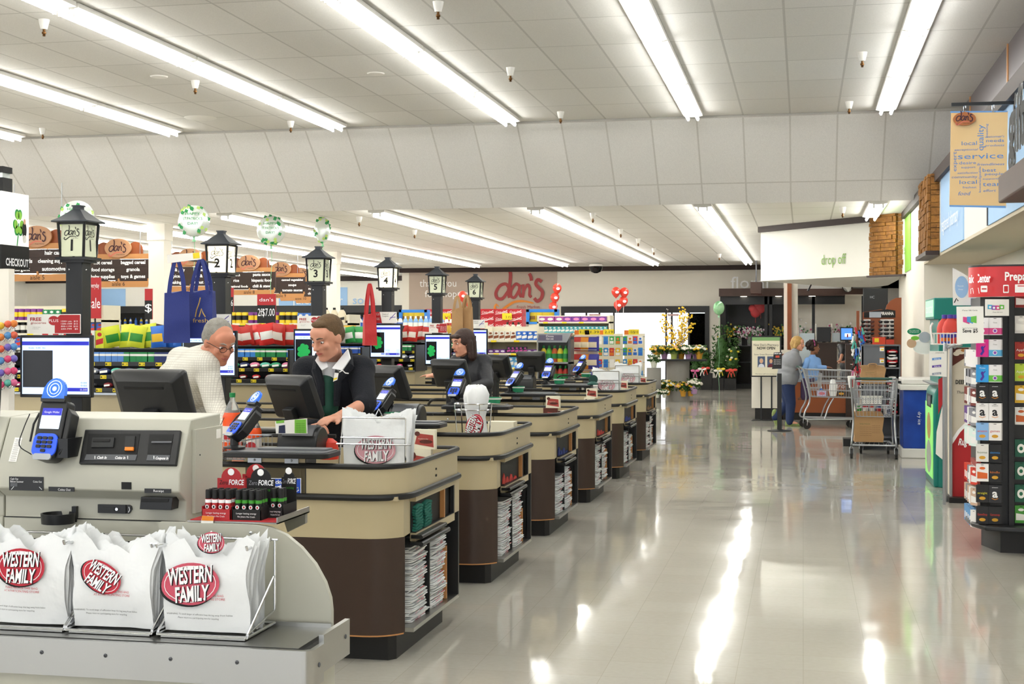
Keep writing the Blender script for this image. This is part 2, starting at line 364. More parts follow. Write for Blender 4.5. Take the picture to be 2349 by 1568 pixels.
# sprinklers
mat('brass_dark', '#6b4a28', .35, .8)
def sprinkler(P, lab):
    t = thing('sprinkler_head', lab, 'sprinkler', P, 0, 'ceiling sprinklers')
    MB(t).m('white_plastic').lathe([(.05, 0), (.045, -.03), (.032, -.08), (.03, -.09)], P, 14).build('cup')
    MB(t).m('brass_dark').lathe([(.012, -.085), (.012, -.11), (.02, -.115), (.02, -.13), (.01, -.14), (.016, -.15), (.004, -.155)], P, 10).build('head')
for px, py, Z, lb in ((101, 45, H1, 'at the upper left'), (448, 185, H1, 'just under the second long light row'), (667, 278, H1, 'next to end of the long second light row'), (98, 294, H1, 'above the first lane lamp on the left'), (1171, 155, H1, 'between two light rows at upper middle'), (1005, 4, H1, 'at the top edge of frame'), (1286, 256, H1, 'at the fold to the right of middle light'), (1978, 120, H1, 'beside the rightmost light row'), (1948, 233, H1, 'at the fold near the rightmost light'),
                       (824, 497, H2, 'just past the fold above third lamp'), (1360, 488, H2, 'just past the fold right of middle'), (951, 527, H2, 'above the fourth lane lamp'), (1933, 475, H2, 'above the drop off canopy'), (1424, 525, H2, 'second back right of middle'), (1464, 547, H2, 'third back right of middle'), (1500, 569, H2, 'fourth back right of middle'), (1650, 582, H2, 'in front of the floral sign')):
    P = atZ(px, py, Z); sprinkler(P, f'white cup sprinkler head on {"high" if Z == H1 else "low"} ceiling {lb}')
for px, py, lb in ((862, 168, 'round flush disc in high ceiling between light rows'), (365, 175, 'small flush disc in high ceiling below second light row'), (460, 270, 'wide flat round vent plate in high ceiling near fold')):
    P = atZ(px, py, H1); tag(MB().m('white_plastic').lathe([(.02, -.012), (.09 if px != 460 else .2, -.012), (.1 if px != 460 else .22, 0), (.02, 0)], P, 20).build('ceiling_disc', origin=True), lb, 'ceiling fitting')
# security dome
P = atZ(1367, 603, H2); t = thing('security_dome', 'black domed security camera hanging under the low ceiling above entrance', 'camera', P)
MB(t).m('white_plastic').lathe([(.1, 0), (.17, -.03), (.19, -.07), (.19, -.09)], P, 24).build('mount')
MB(t).m(mat('smoke_dome', '#0c0c0e', .08)).lathe([(.185, -.09), (.175, -.17), (.13, -.24), (.05, -.275), (.01, -.28)], P, 24).build('dome')
# ---------------- planes measured in the photo ----------------
class Pl:
    def __init__(s, o, u, v):
        s.M = reframe(o, u, v); s.I = s.M.inverted(); s.o = V(o); s.n = V(s.M.col[2][:3])
    def l(s, px, py):
        r = ray(px, py); C0 = V((0, 0, CH)); t = (s.o-C0).dot(s.n)/r.dot(s.n); q = s.I @ (C0+r*t); return (q.x, q.y)
    def q(s, pts): return [s.l(*p) for p in pts]
    def rect(s, x0, y0, x1, y1): a = s.l(x0, y1); b = s.l(x1, y0); return a[0], b[0], a[1], b[1]
    def text(s, mb, t, x0, x1, yb, h, z=.002, sk=0):
        a = s.l(x0, yb); b = s.l(x1, yb); c = s.l(x0, yb-h); mb.textw(t, a[0], b[0], a[1], abs(c[1]-a[1]), z, sk)
def merge(mb, sub, M=None, fn=None):
    vs = [V(p) for p in sub.v]
    if fn: vs = [fn(p) for p in vs]
    if M is not None: vs = [M @ p for p in vs]
    k = len(mb.v); mb.v += [mb.M @ p for p in vs]; mb.f += [tuple(i+k for i in f) for f in sub.f]
    for c in sub.fm:
        mb.m(sub.mats[c]); mb.fm.append(mb.cur)
def arcp(cx, cy, r, a0, a1, n=6): return [(cx+r*math.cos(math.radians(a0+(a1-a0)*i/n)), cy+r*math.sin(math.radians(a0+(a1-a0)*i/n))) for i in range(n+1)]
mat('pad_blue', '#2a55d8', .25, emit=.25, var=.1); mat('shield_blue', '#3f7fe6', .12, emit=.12, var=.1, trans=.3)
mat('bag_red', '#c8283c', .4); mat('bag_pink', '#d4566a', .4); mat('bag_red_faint', '#dca3ad', .4); mat('bag_grey', '#8f8f96', .4)
# ---------------- card terminal ----------------
def pinpad(loc, rz, tilt, label, stand=True, group=None, scale=1.0, cat='card terminal'):
    t = thing('card_terminal', label, cat, (0, 0, 0), 0, group)
    R = Matrix.Translation((0, 0, .06 if stand else 0)) @ Matrix.Rotation(PI/2-tilt, 4, 'X')
    s_ = Matrix.Scale(scale, 4)
    def mb(): q = MB(t); q.M = s_ @ R; return q
    a = mb().m('black_plastic'); a.prism(rrect(-.052, .052, .05, .205, .016), -.045, 0); a.prism(rrect(-.045, .045, .0, .09, .03), -.05, .004)
    a.prism([(.052, .02), (.072, .05), (.072, .16), (.052, .18)], -.05, -.005); a.build('housing', bev=.003)
    a = mb().m('screen_pale').flat(rrect(-.038, .038, .105, .175, .002), .0015); a.m('screen_navy').flat([(-.038, .150), (.038, .150), (.038, .175), (-.038, .175)], .002); a.m('screen_blue').flat([(-.038, .135), (.038, .135), (.038, .146), (-.038, .146)], .002)
    a.m('letter_white').text('Google Wallet', 0, .158, .010, z=.003).build('screen')
    a = mb().m('pad_blue').prism(rrect(-.046, .046, .012, .088, .022), .003, .008); a.m('wire_grey').prism(rrect(-.035, .035, .0, .02, .009), .004, .010); ks = a.build('keypad_surround')
    a = mb().m('black_plastic')
    for r in range(4):
        for c in range(3):
            if r == 3 and c != 1: continue
            a.prism(rrect(-.03+c*.021, -.013+c*.021, .067-r*.014, .077-r*.014, .003), .008, .012)
    a.build('keys', ks)
    a = mb().m('black_plastic').prism([(-.046, .195), (.046, .195), (.05, .215), (-.05, .215)], -.02, .012)
    sb = a.build('shield_base')
    a = mb().m('shield_blue').prism([(-.044, .205), (.044, .205), (.041, .245)]+arcp(0, .235, .040, 15, 165, 8)+[(-.041, .245)], .0, .014)
    a.m('screen_pale')
    for r_ in (.028, .018): a.tube([(r_*math.cos(i*PI/8), .238+r_*math.sin(i*PI/8), .0145) for i in range(16)], .0012, 5, closed=True)
    a.ball((0, .238, .014), (.008, .008, .003)); a.build('contactless_shield', sb)
    a = mb().m('black_plastic').tube([(-.058, .16, -.01), (-.064, .12, 0), (-.062, .06, .002)], .004, 6); a.build('stylus')
    a = MB(t); a.M = s_; a.m('letter_black').tube(crv([(-.05, .0, .15), (-.060, -.02, .10), (-.056, -.045, .05), (-.02, -.03, .02)], 4), .0018, 5).build('cord')
    if stand:
        a = MB(t); a.M = s_; a.m('black_plastic').lathe([(.055, 0), (.055, .008), (.022, .016), (.018, .06), (.03, .075)], (0, .03, 0), 16); a.build('stand_base')
    t.location = loc; t.rotation_euler = (0, 0, rz); index_kids(t); return t
# ---------------- self checkout machine ----------------
Y0 = 4.08; MX0 = atY(12, 1000, Y0).x; MX1 = atY(428, 1000, Y0).x
t = thing('self_checkout_machine', 'grey-beige self checkout machine with cash and coupon slots, behind plastic bag racks', 'self checkout', ((MX0+MX1)/2, Y0, 0))
prof = [(.26, .0), (.26, 1.325), (.03, 1.318), (-.05, 1.153), (-.05, 1.097), (.0, 1.065), (.0, 1.0), (-.008, 1.0), (-.008, .0)]
mb = MB(t).m('sco_grey').fr((MX0, Y0, 0), (0, 1, 0), (0, 0, 1)); mb.prism(prof, 0, MX1-MX0); mb.fr()
mb.build('cabinet', bev=.004)
mb = MB(t).m('sco_grey').bx(MX1, MX1+.012, Y0+.04, Y0+.25, 1.02, 1.285); mb.m('black_plastic').bx(MX1+.011, MX1+.0135, Y0+.07, Y0+.075, 1.2, 1.205)
mb.m('paper_white').bx(MX1+.0115, MX1+.013, Y0+.2, Y0+.235, 1.245, 1.275).build('side_door', bev=.003)
mb = MB(t).m('kick_black').bx(MX0+.02, MX1-.01, Y0-.010, Y0-.0075, .93, .933); mb.bx(MX0, MX1, Y0-.0095, Y0-.006, .998, 1.001).build('panel_seam')
pS = Pl((MX0, Y0-.05, 1.153), (1, 0, 0), (0, .08, .165))
mb = MB(t).m('black_plastic'); mb.M = pS.M
q = pS.q([(184, 1066), (407, 1070), (418, 989), (198, 987)]); mb.prism(q, -.002, .012); cmf = mb.build('cash_module_frame', bev=.004)
mb = MB(t); mb.M = pS.M
mb.m(mat('recess_black', '#0c0c0d', .6)); mb.prism(pS.q([(202, 1045), (318, 1045), (325, 998), (207, 998)]), .010, .0135); mb.prism(pS.q([(342, 1045), (394, 1046), (402, 999), (347, 999)]), .010, .0135)
mb.m('dark_metal').prism(pS.q([(215, 1030), (265, 1030), (268, 1008), (218, 1008)]), .0135, .019).prism(pS.q([(290, 1038), (312, 1038), (315, 1004), (293, 1004)]), .0135, .017)
mb.m('letter_black').prism(pS.q([(220, 1018), (258, 1018), (259, 1012), (221, 1012)]), .019, .021)
mb.m('grey_plastic').prism(pS.q([(352, 1020), (398, 1020), (399, 1016), (353, 1016)]), .0135, .018)
mb.m(mat('orange_button', '#e2781c', .3, emit=.2)).prism(pS.q([(293, 1038), (312, 1038), (313, 1031), (294, 1031)]), .017, .024)
mb.build('slots', cmf)
mb = MB(t); mb.M = pS.M
mb.m('grey_plastic').prism(pS.q([(198, 1058), (315, 1059), (319, 1046), (203, 1045)]), .012, .0145).prism(pS.q([(340, 1059), (391, 1060), (394, 1047), (343, 1046)]), .012, .0145)
mb.m('letter_white'); pS.text(mb, '*Cash In', 227, 249, 1055.5, 6, .016, .15); pS.text(mb, '*Coins In', 268, 292, 1056, 6, .016, .15); pS.text(mb, '*Coupons In', 361, 390, 1057, 6, .016, .15)
for a_ in (222, 297, 357): mb.prism(pS.q([(a_, 1056), (a_+1.3, 1056), (a_+1.3, 1049), (a_, 1049)]), .0145, .016)
mb.build('slot_labels', cmf)
pF = Pl((MX0, Y0-.0505, 1.1), (1, 0, 0), (0, 0, 1))
def plate(par, pl, quad, mats, texts, name, th=.002):
    mb = MB(par); mb.M = pl.M; mb.m(mats).prism(pl.q(quad), 0, th); mb.m('letter_white')
    for s_, a_, b_, y_, h_ in texts: pl.text(mb, s_, a_, b_, y_, h_, th+.0008)
    return mb
mb = plate(t, pF, [(21.5, 1123.5), (100, 1125.5), (100, 1093.5), (21.5, 1092)], 'black_plastic', [('Cash Out', 25, 43, 1099.5, 4.5), ('Below Scanner', 25, 55, 1105.5, 4.5), ('Coins Out', 77, 97, 1106, 4.5)], '')
mb.stroke([pF.l(33, 1115), pF.l(27, 1122)], .0015, .003).stroke([pF.l(91, 1116), pF.l(97, 1122)], .0015, .003); mb.m('grey_plastic').prism(pF.q([(25, 1115), (41, 1115), (41, 1107), (25, 1107)]), .002, .003); mb.build('cash_out_plate')
plate(t, pF, [(112, 1126), (171, 1127), (171, 1117), (112, 1115.5)], 'black_plastic', [('Coins Out', 134, 163, 1124.5, 5.5)], '').build('coins_out_plate')
plate(t, pF, [(332, 1130), (393, 1130.5), (393, 1121), (332, 1119.5)], 'black_plastic', [('Receipt', 353, 377, 1127.5, 5.5)], '').build('receipt_plate')
mb = MB(t); mb.M = pF.M; mb.m('recess_black').prism(pF.q([(279, 1121.5), (301.5, 1122), (301.5, 1105.5), (279, 1105)]), -.004, .0015); mb.build('sensor_window')
pB = Pl((MX0, Y0-.0005, 1.03), (1, 0, 0), (0, 0, 1))
mb = MB(t); mb.M = pB.M; mb.m('black_plastic').prism(pB.q([(337, 1163), (409, 1165), (412, 1137), (340, 1135)]), 0, .05); mb.m('letter_black').prism(pB.q([(340, 1146), (402, 1147), (405, 1139), (342, 1138)]), .05, .052); mb.build('receipt_tray', bev=.004)
mb = MB(t); mb.M = pB.M; mb.m('black_plastic').prism(pB.q([(227, 1175), (291, 1177), (291, 1157), (227, 1155.5)]), 0, .008); mb.m('dark_metal').prism(pB.q([(238, 1170), (265, 1171), (265, 1162), (238, 1161)]), .008, .010)
a = pB.l(271, 1166.5); mb.m('chrome').ell(a[0], a[1], .005, .005, .011, 14)
mb.m('black_plastic').prism(pB.q([(293, 1177), (298, 1177), (304, 1168), (303, 1160), (298, 1157), (293, 1157)]), 0, .006); mb.m('letter_white').stroke([pB.l(297, 1174), pB.l(300, 1168), pB.l(298, 1161)], .0022, .0075).build('lock_plate')
a = pB.l(150, 1195); mb = MB(t).fr((MX0+a[0], Y0-.045, 1.03+a[1]), (1, 0, 0), (0, 1, 0)).m('black_plastic')
n = 18; ro = [(.052*math.cos(2*PI*i/n), .05*math.sin(2*PI*i/n)) for i in range(n)]
mb.loft([[(x, y, 0) for x, y in ro], [(x*1.05, y*1.05, .032) for x, y in ro], [(x*.95, y*.95, .032) for x, y in ro], [(x*.9, y*.9, .006) for x, y in ro]]); mb.bx(.03, .045, .03, .048, 0, .05).build('coin_cup')
pinpad_t = pinpad((atY(90, 1060, Y0-.12).x, Y0-.10, atY(90, 1056, Y0-.12).z), -.12, .32, 'card terminal with blue shield mounted on the self checkout machine', False, scale=.96)
mb = MB(pinpad_t); mb.m('black_plastic').bx(pinpad_t.location.x+.03, pinpad_t.location.x+.08, Y0-.09, Y0+.02, 1.2, 1.26).build('mount_arm')
mb = MB().m('paper_white'); mb.M = pS.M; mb.prism(pS.q([(20, 1058), (38, 1059), (52, 1004), (35, 1003)]), .0005, .0015); mb.m('letter_black')
for i in range(11): mb.stroke([pS.l(24+i*1.3, 1055-i*4.6), pS.l(36+i*1.3, 1055.5-i*4.6)], .001, .0025)
tag(mb.build('receipt_list'), 'small printed white notice sheet stuck on self checkout beside card terminal', 'notice')
# neighbour machine at the very left
t = thing('self_checkout_machine', 'second self checkout machine cut off by the left edge of the photo', 'self checkout', (MX0-.36, Y0, 0))
mb = MB(t).m('sco_grey').fr((MX0-.7, Y0+.01, 0), (0, 1, 0), (0, 0, 1)).prism(prof, 0, .69); mb.fr(); mb.build('cabinet', bev=.004)
p_ = atY(-18, 990, Y0+.05); mb = MB(t).m('black_plastic').fr((p_.x, Y0, 1.15), (1, 0, 0), (0, .1, 1)).prism(rrect(-.10, .03, 0, .30, .01), -.03, 0); mb.m('screen_dark').prism(rrect(-.09, .02, .01, .28, .01), 0, .002).build('touch_screen')
# end panel, bag shelf
PX1 = atY(760, 1400, Y0-.09).x; PX0 = MX1-.0; Zp = atY(560, 1203, Y0-.09).z
t = thing('bagging_shelf', 'stainless steel bagging shelf with rounded beige end panel in the foreground', 'bagging shelf', (-2.0, 3.9, 0))
pp = Pl((0, Y0-.09, 0), (1, 0, 0), (0, 0, 1))
pts = [(PX0-.05, .1), (PX1, .1)]+pp.q([(760, 1400), (757, 1372), (745, 1335), (722, 1293), (690, 1255), (655, 1226), (618, 1209), (580, 1203), (500, 1200)])+[(PX0-.05, Zp)]
mb = MB(t).m('sco_grey'); mb.M = pp.M; mb.prism(pts, -.022, 0); mb.m('chrome')
for a_, b_ in ((486, 1221), (507, 1226), (576, 1221)): c = pp.l(a_, b_); mb.fr((c[0], Y0-.092, c[1])); mb.ball((0, 0, 0), (.006, .004, .006), 10, 6)
mb.fr(); mb.build('end_panel')
SZ = .712; SF = 3.66; SX1 = atZ(655, 1500, SZ).x+.04
mb = MB(t).m('brushed_steel').bx(-3.3, SX1-.03, SF+.03, Y0-.1, SZ-.02, SZ); mb.bx(-3.3, SX1-.03, Y0-.115, Y0-.1, SZ, SZ+.012); mb.build('shelf_plate')
mb = MB(t).m('brushed_steel').fr((0, 0, SZ-.105)).prism([(-3.3, SF-.0), (SX1-.01, SF)]+arcp(SX1-.01, SF+.03, .03, -90, 0, 5)+[(SX1+.02, SF+.10), (SX1+.005, SF+.10), (SX1+.005, SF+.03), (SX1-.01, SF+.015), (-3.3, SF+.015)], 0, .105); mb.fr()
mb.m('grey_plastic')
for i in range(6): mb.ball((SX1-.2-i*.2, SF-.001, SZ-.04), (.006, .003, .006), 8, 5)
mb.m('letter_black')
for i in range(6): mb.bx(SX1-.203-i*.2, SX1-.197-i*.2, SF-.005, SF-.003, SZ-.041, SZ-.039)
mb.build('front_apron')
mb = MB(t).m('brushed_steel').bx(SX1+.005, SX1+.02, SF+.10, Y0-.09, SZ-.08, SZ+.025); mb.m('letter_black').bx(SX1-.03, SX1+.005, SF+.03, Y0-.1, SZ-.02, SZ-.012).m('grey_plastic').ball((SX1+.021, 3.72, SZ-.05), (.003, .007, .007)).ball((SX1+.021, 3.95, SZ-.02), (.003, .007, .007)).build('side_apron')
mb = MB(t).m('sco_grey').bx(-3.3, SX1-.02, SF+.02, Y0-.11, 0, SZ-.10); mb.m('kick_black').bx(SX1-.55, SX1-.05, SF+.017, SF+.02, .30, SZ-.125).m('sco_grey').bx(SX1-.546, SX1-.054, SF+.014, SF+.02, .30, SZ-.13).build('base_cabinet')
# plastic bag packs in wire racks
def bagfn(seed, amp=.012):
    def f(p):
        n = mnoise.noise((p.x*7+seed, p.z*6, seed*1.7)); n2 = mnoise.noise((p.x*16+seed, p.z*11, seed))
        return V((p.x+n2*.006, p.y+amp*n+amp*.4*n2, p.z))
    return f
def bag_sheet(sub, w_, h_, seed, y, flop=0):
    N_ = 14; rows_ = []
    for j in range(N_+1):
        z = j/N_; half = w_/2*(1+.04*math.sin(z*5+seed)); row = []
        for i in range(N_+1):
            x = -half+2*half*i/N_; zz = z*h_
            if j > 9: # shoulders: handles at either side stay up, middle sags
                u = abs(i/N_*2-1); x *= 1+.10*(j-9)/5*u; zz -= (1-u)**1*.05*(j-9)/5 + .02*math.sin(i*1.3+seed)*(j-9)/5
            row.append((x, y-.015*math.sin(z*PI), zz))
        rows_.append(row)
    vs = [p for r in rows_ for p in r]; k = N_+1
    sub.add(vs, [(a*k+b_, a*k+b_+1, (a+1)*k+b_+1, (a+1)*k+b_) for a in range(N_) for b_ in range(N_)])
def bag_logo(mb, cx, cz, w_, y, rot=0, red='bag_red', fn=None, lines=('WESTERN', 'FAMILY'), bk='letter_black', wh='letter_white'):
    s_ = MB(); c, d = math.cos(rot), math.sin(rot); s_.fr((cx, y, cz), (c, 0, d), (-d, 0, c))
    def disc(cx_, cy_, z_): 
        s_.loft([[(cx_+w_*.5*q*math.cos(a*PI/16), cy_+w_*.34*q*math.sin(a*PI/16), z_) for a in range(32)] for q in (.02, .2, .4, .6, .8, 1)], True, False)
    s_.m(bk); disc(-.01*w_/.3, -.03*w_, 0); s_.m(red); disc(0, 0, .002)
    s_.m(wh)
    s_.stroke([(w_*.44*math.cos(a*PI/12), w_*.29*math.sin(a*PI/12)) for a in range(25)], w_*.012, .004)
    for dx, dy, m_, z in ((.012, -.012, bk, .0045), (0, 0, wh, .0065)):
        s_.m(m_); s_.textw('*'+lines[0], (-.38+dx)*w_, (.38+dx)*w_, (.02+dy)*w_, w_*.26, z, .12); s_.textw('*'+lines[1], (-.30+dx)*w_, (.30+dx)*w_, (-.27+dy)*w_, w_*.24, z, .12)
    s_.fr(); merge(mb, s_, None, fn)
def bag_pack(c, w_, h_, depth, seed, label, logos, nl=16):
    t = thing('plastic_bag_pack', label, 'plastic bags', c, 0); mb = MB(t).m('film_white'); M = Matrix.Translation(c)
    for k in range(nl):
        s_ = MB().m('film_white'); f = bagfn(seed, .012) if k == 0 else bagfn(seed+k*.37, .010); bag_sheet(s_, w_*(1+.03*math.sin(k*2.1)), h_*(1-.01*(k % 3)), seed+(k*.7 if k else 0), depth*k/nl)
        merge(mb, s_, M, f)
    mb.build('bag_stack', smooth=3)
    mb = MB(t); f0_ = bagfn(seed, .012)
    for L_ in logos: 
        s_ = MB(); bag_logo(s_, *L_[:3], -.021, L_[3], L_[4]); merge(mb, s_, M, f0_)
    s_ = MB().fr((0, -.02, .07), (1, 0, 0), (0, 0, 1)).m('letter_black')
    s_.text('WARNING: To avoid danger of suffocation keep this bag away from babies', -.02, -.02, .0065).text('Please return to a participating store for recycling', -.02, -.03, .0065).m('bag_red').text('PLEASE RECYCLE THIS BAG', .0, .035, .009).text('AT A PARTICIPATING STORE', .0, .025, .009); s_.fr(); merge(mb, s_, M, f0_)
    mb.build('print')
    return t
def wire_rack(c, w_, label):
    t = thing('wire_bag_rack', label, 'bag rack', c); x, y, z = c; r = .004
    a, b_ = x-w_/2, x+w_/2; mb = MB(t).m('chrome')
    for s_ in (a, b_): mb.tube([(s_, y+.15, z+.26), (s_, y+.15, z+.05), (s_, y-.06, z+.02), (s_, y-.065, z+.012), (s_, y+.15, z+.012)], r, 8); mb.tube([(s_, y-.06, z+.02), (s_, y+.14, z+.15)], r, 8)
    mb.tube([(a, y-.065, z+.012), (b_, y-.065, z+.012)], r, 8).tube([(a, y+.15, z+.012), (b_, y+.15, z+.012)], r, 8); mb.build('frame')
    mb = MB(t).m('chrome')
    mb.tube([(a-.01, y+.15, z+.26), (b_+.01, y+.15, z+.26)], r, 8)
    for s_, e in ((a+.01, -.05), (b_-.01, .03)): mb.tube([(s_, y+.15, z+.26), (s_, y+.02, z+.262), (s_+e*.3, y-.06, z+.262), (s_+e*.3, y-.064, z+.272)], r, 8)
    mb.build('hanger_arms')
    mb = MB(t).m('brushed_steel').bx(a+.008, b_-.008, y-.06, y+.15, z+.002, z+.008).build('tray')
    return t
for k, (x0, x1, yb, yt, lab, lg) in enumerate(((-40, 172, 1448, 1219, 'leftmost', [(.0, .17, .165, .04, 'bag_red')]), (176, 370, 1458, 1222, 'middle', [(-.035, .15, .13, -.5, 'bag_red')]), (384, 586, 1458, 1224, 'rightmost', [(-.045, .14, .18, .12, 'bag_pink'), (.02, .262, .09, .1, 'bag_pink')]))):
    yc = 3.80; c0 = atY(x0, yb, yc); c1 = atY(x1, yb, yc); cx = (c0.x+c1.x)/2; wd = (c1.x-c0.x)
    hgt = atY(100, yt, yc).z-SZ-.01
    wire_rack((cx+.0, yc-.0, SZ), wd*1.0, f'{lab} of three chrome wire bag racks on the steel shelf in the foreground')
    bag_pack((cx, yc-.02, SZ+.015), wd*.93, hgt, .13, 3.3+k*5.1, f'{lab} of three white plastic bag packs with red oval logo, on steel shelf', lg)
    mb = None
# energy shot counter display
zs = Zp+.003
t = thing('display_tray', 'narrow steel tray with red lining holding energy shots beside self checkout', 'shelf', (atZ(560, 1200, zs).x, Y0+.05, 0))
xa = atY(455, 1200, Y0).x; xb = atY(664, 1190, Y0+.02).x
mb = MB(t).m('brushed_steel').bx(xa, xb, Y0-.08, Y0+.20, zs, zs+.004).bx(xb-.004, xb, Y0-.08, Y0+.2, zs, zs+.02); mb.m('sale_red').bx(xa+.005, xb-.005, Y0-.07, Y0+.19, zs+.004, zs+.006)
mb.m('brushed_steel').fr((xb, Y0, zs), (1, 0, 0), (0, 0, 1)).prism([(0, 0), (0, -.03), (-.06, -.06), (-.08, 0)], -.18, -.16); mb.build('tray')
def shot_box(x, y, red, lab, cols):
    base = 'sale_red' if red else 'letter_black'; w_ = .022*cols+.006
    t = thing('shot_display_box', lab, 'display box', (x, y, zs+.006)); z = zs+.006
    mb = MB(t).m(base); mb.bx(x, x+w_, y, y+.003, z, z+.032).bx(x, x+.002, y, y+.12, z, z+.04).bx(x+w_-.002, x+w_, y, y+.12, z, z+.04)
    mb.fr((x, y+.12, z), (1, 0, 0), (0, 0, 1)).prism([(0, 0), (w_, 0), (w_, .115)]+arcp(w_/2, .115, w_*.36, 0, 180, 10)+[(0, .115)], 0, .003)
    mb.m('letter_white').textw('*FORCE', w_*.42, w_*.95, .095, .016, .005, .1); mb.ell(w_/2, .135, .011, .011, .005, 14); mb.m('letter_black' if red else 'bag_grey').textw('Zero', w_*.08, w_*.38, .095, .014, .005, .1); mb.m(C_('#3f9a2c')).textw('Green Tea Energy', w_*.3, w_*.85, .078, .007, .005)
    mb.fr((x, y, z), (1, 0, 0), (0, 0, 1)).m('letter_white').textw('Longer lasting energy', w_*.15, w_*.85, .018, .005, .001).textw('No Jitters No Crash', w_*.2, w_*.8, .008, .005, .001); mb.fr(); mb.build('card_box')
    return t, w_
def shot(x, y, red, lab, src=[None, None]):
    i = 0 if red else 1
    if src[i] is None:
        t = thing('energy_shot', lab, 'energy shot', (0, 0, 0)); MB(t).m('sale_red' if red else 'letter_black').lathe([(.002, 0), (.0100, .0), (.0100, .055), (.009, .06)], (0, 0, 0), 14).build('bottle')
        b_ = MB(t).m('letter_white' if red else C_('#3f9a2c')).lathe([(.0102, .048), (.0102, .053), (.0102, .058)], (0, 0, 0), 14); b_.m('letter_white').fr((0, -.0107, .018), (1, 0, 0), (0, 0, 1)).textw('*FORCE', -.008, .008, 0, .006).ell(0, .018, .006, .006); b_.m('letter_black' if red else 'sale_red').ell(0, .018, .003, .004, .0005); b_.fr(); b_.build('label_band')
        MB(t).m('letter_black').lathe([(.0090, .058), (.0090, .085), (.008, .088), (.001, .088)], (0, 0, 0), 14).build('cap'); index_kids(t); src[i] = t
        t.location = (x, y, zs+.008)
    else: t = dup(src[i], (x, y, zs+.008), 0, lab)
    t['group'] = 'red energy shots' if red else 'black energy shots'
xs = atY(466, 1190, Y0-.05).x
for (dx, yy, red, lab, cols, rws) in ((0, Y0-.06, True, 'red card display box of energy shots, nearest to the price tag', 4, 3), (.097, Y0-.055, False, 'black card display box of energy shots in front, rounded top', 4, 3), (.188, Y0+.01, False, 'black card display box of energy shots at the right end', 2, 2), (.03, Y0+.07, True, 'red card display box standing behind the front red one', 4, 0)):
    bt, w_ = shot_box(xs+dx, yy, red, lab, cols)
    for i in range(cols):
        for j in range(rws): shot(xs+dx+.014+i*.022, yy+.018+j*.024, red, 'small red energy shot bottle with black cap in red display box' if red else ('small black energy shot bottle in the front black display box' if dx < .15 else 'small black energy shot bottle in the right end display box'))
mb = MB(); pt = Pl((xa, Y0-.085, zs), (1, 0, 0), (0, 0, 1)); mb.M = pt.M
mb.m('paper_white').prism(pt.q([(458, 1214), (487, 1217), (491, 1184), (464, 1182)]), 0, .001); mb.m(C_('#f08a1d')).flat(pt.q([(463, 1193), (490, 1194), (491, 1184), (464, 1182)]), .002); mb.m('sale_yellow').flat(pt.q([(471, 1212), (487, 1213), (489, 1203), (472, 1202)]), .002); mb.m('letter_black'); pt.text(mb, '4.15', 471, 487, 1211, 7, .003)
tag(mb.build('price_tag'), 'white and orange price tag reading 4.15 below the red energy shots', 'price tag')
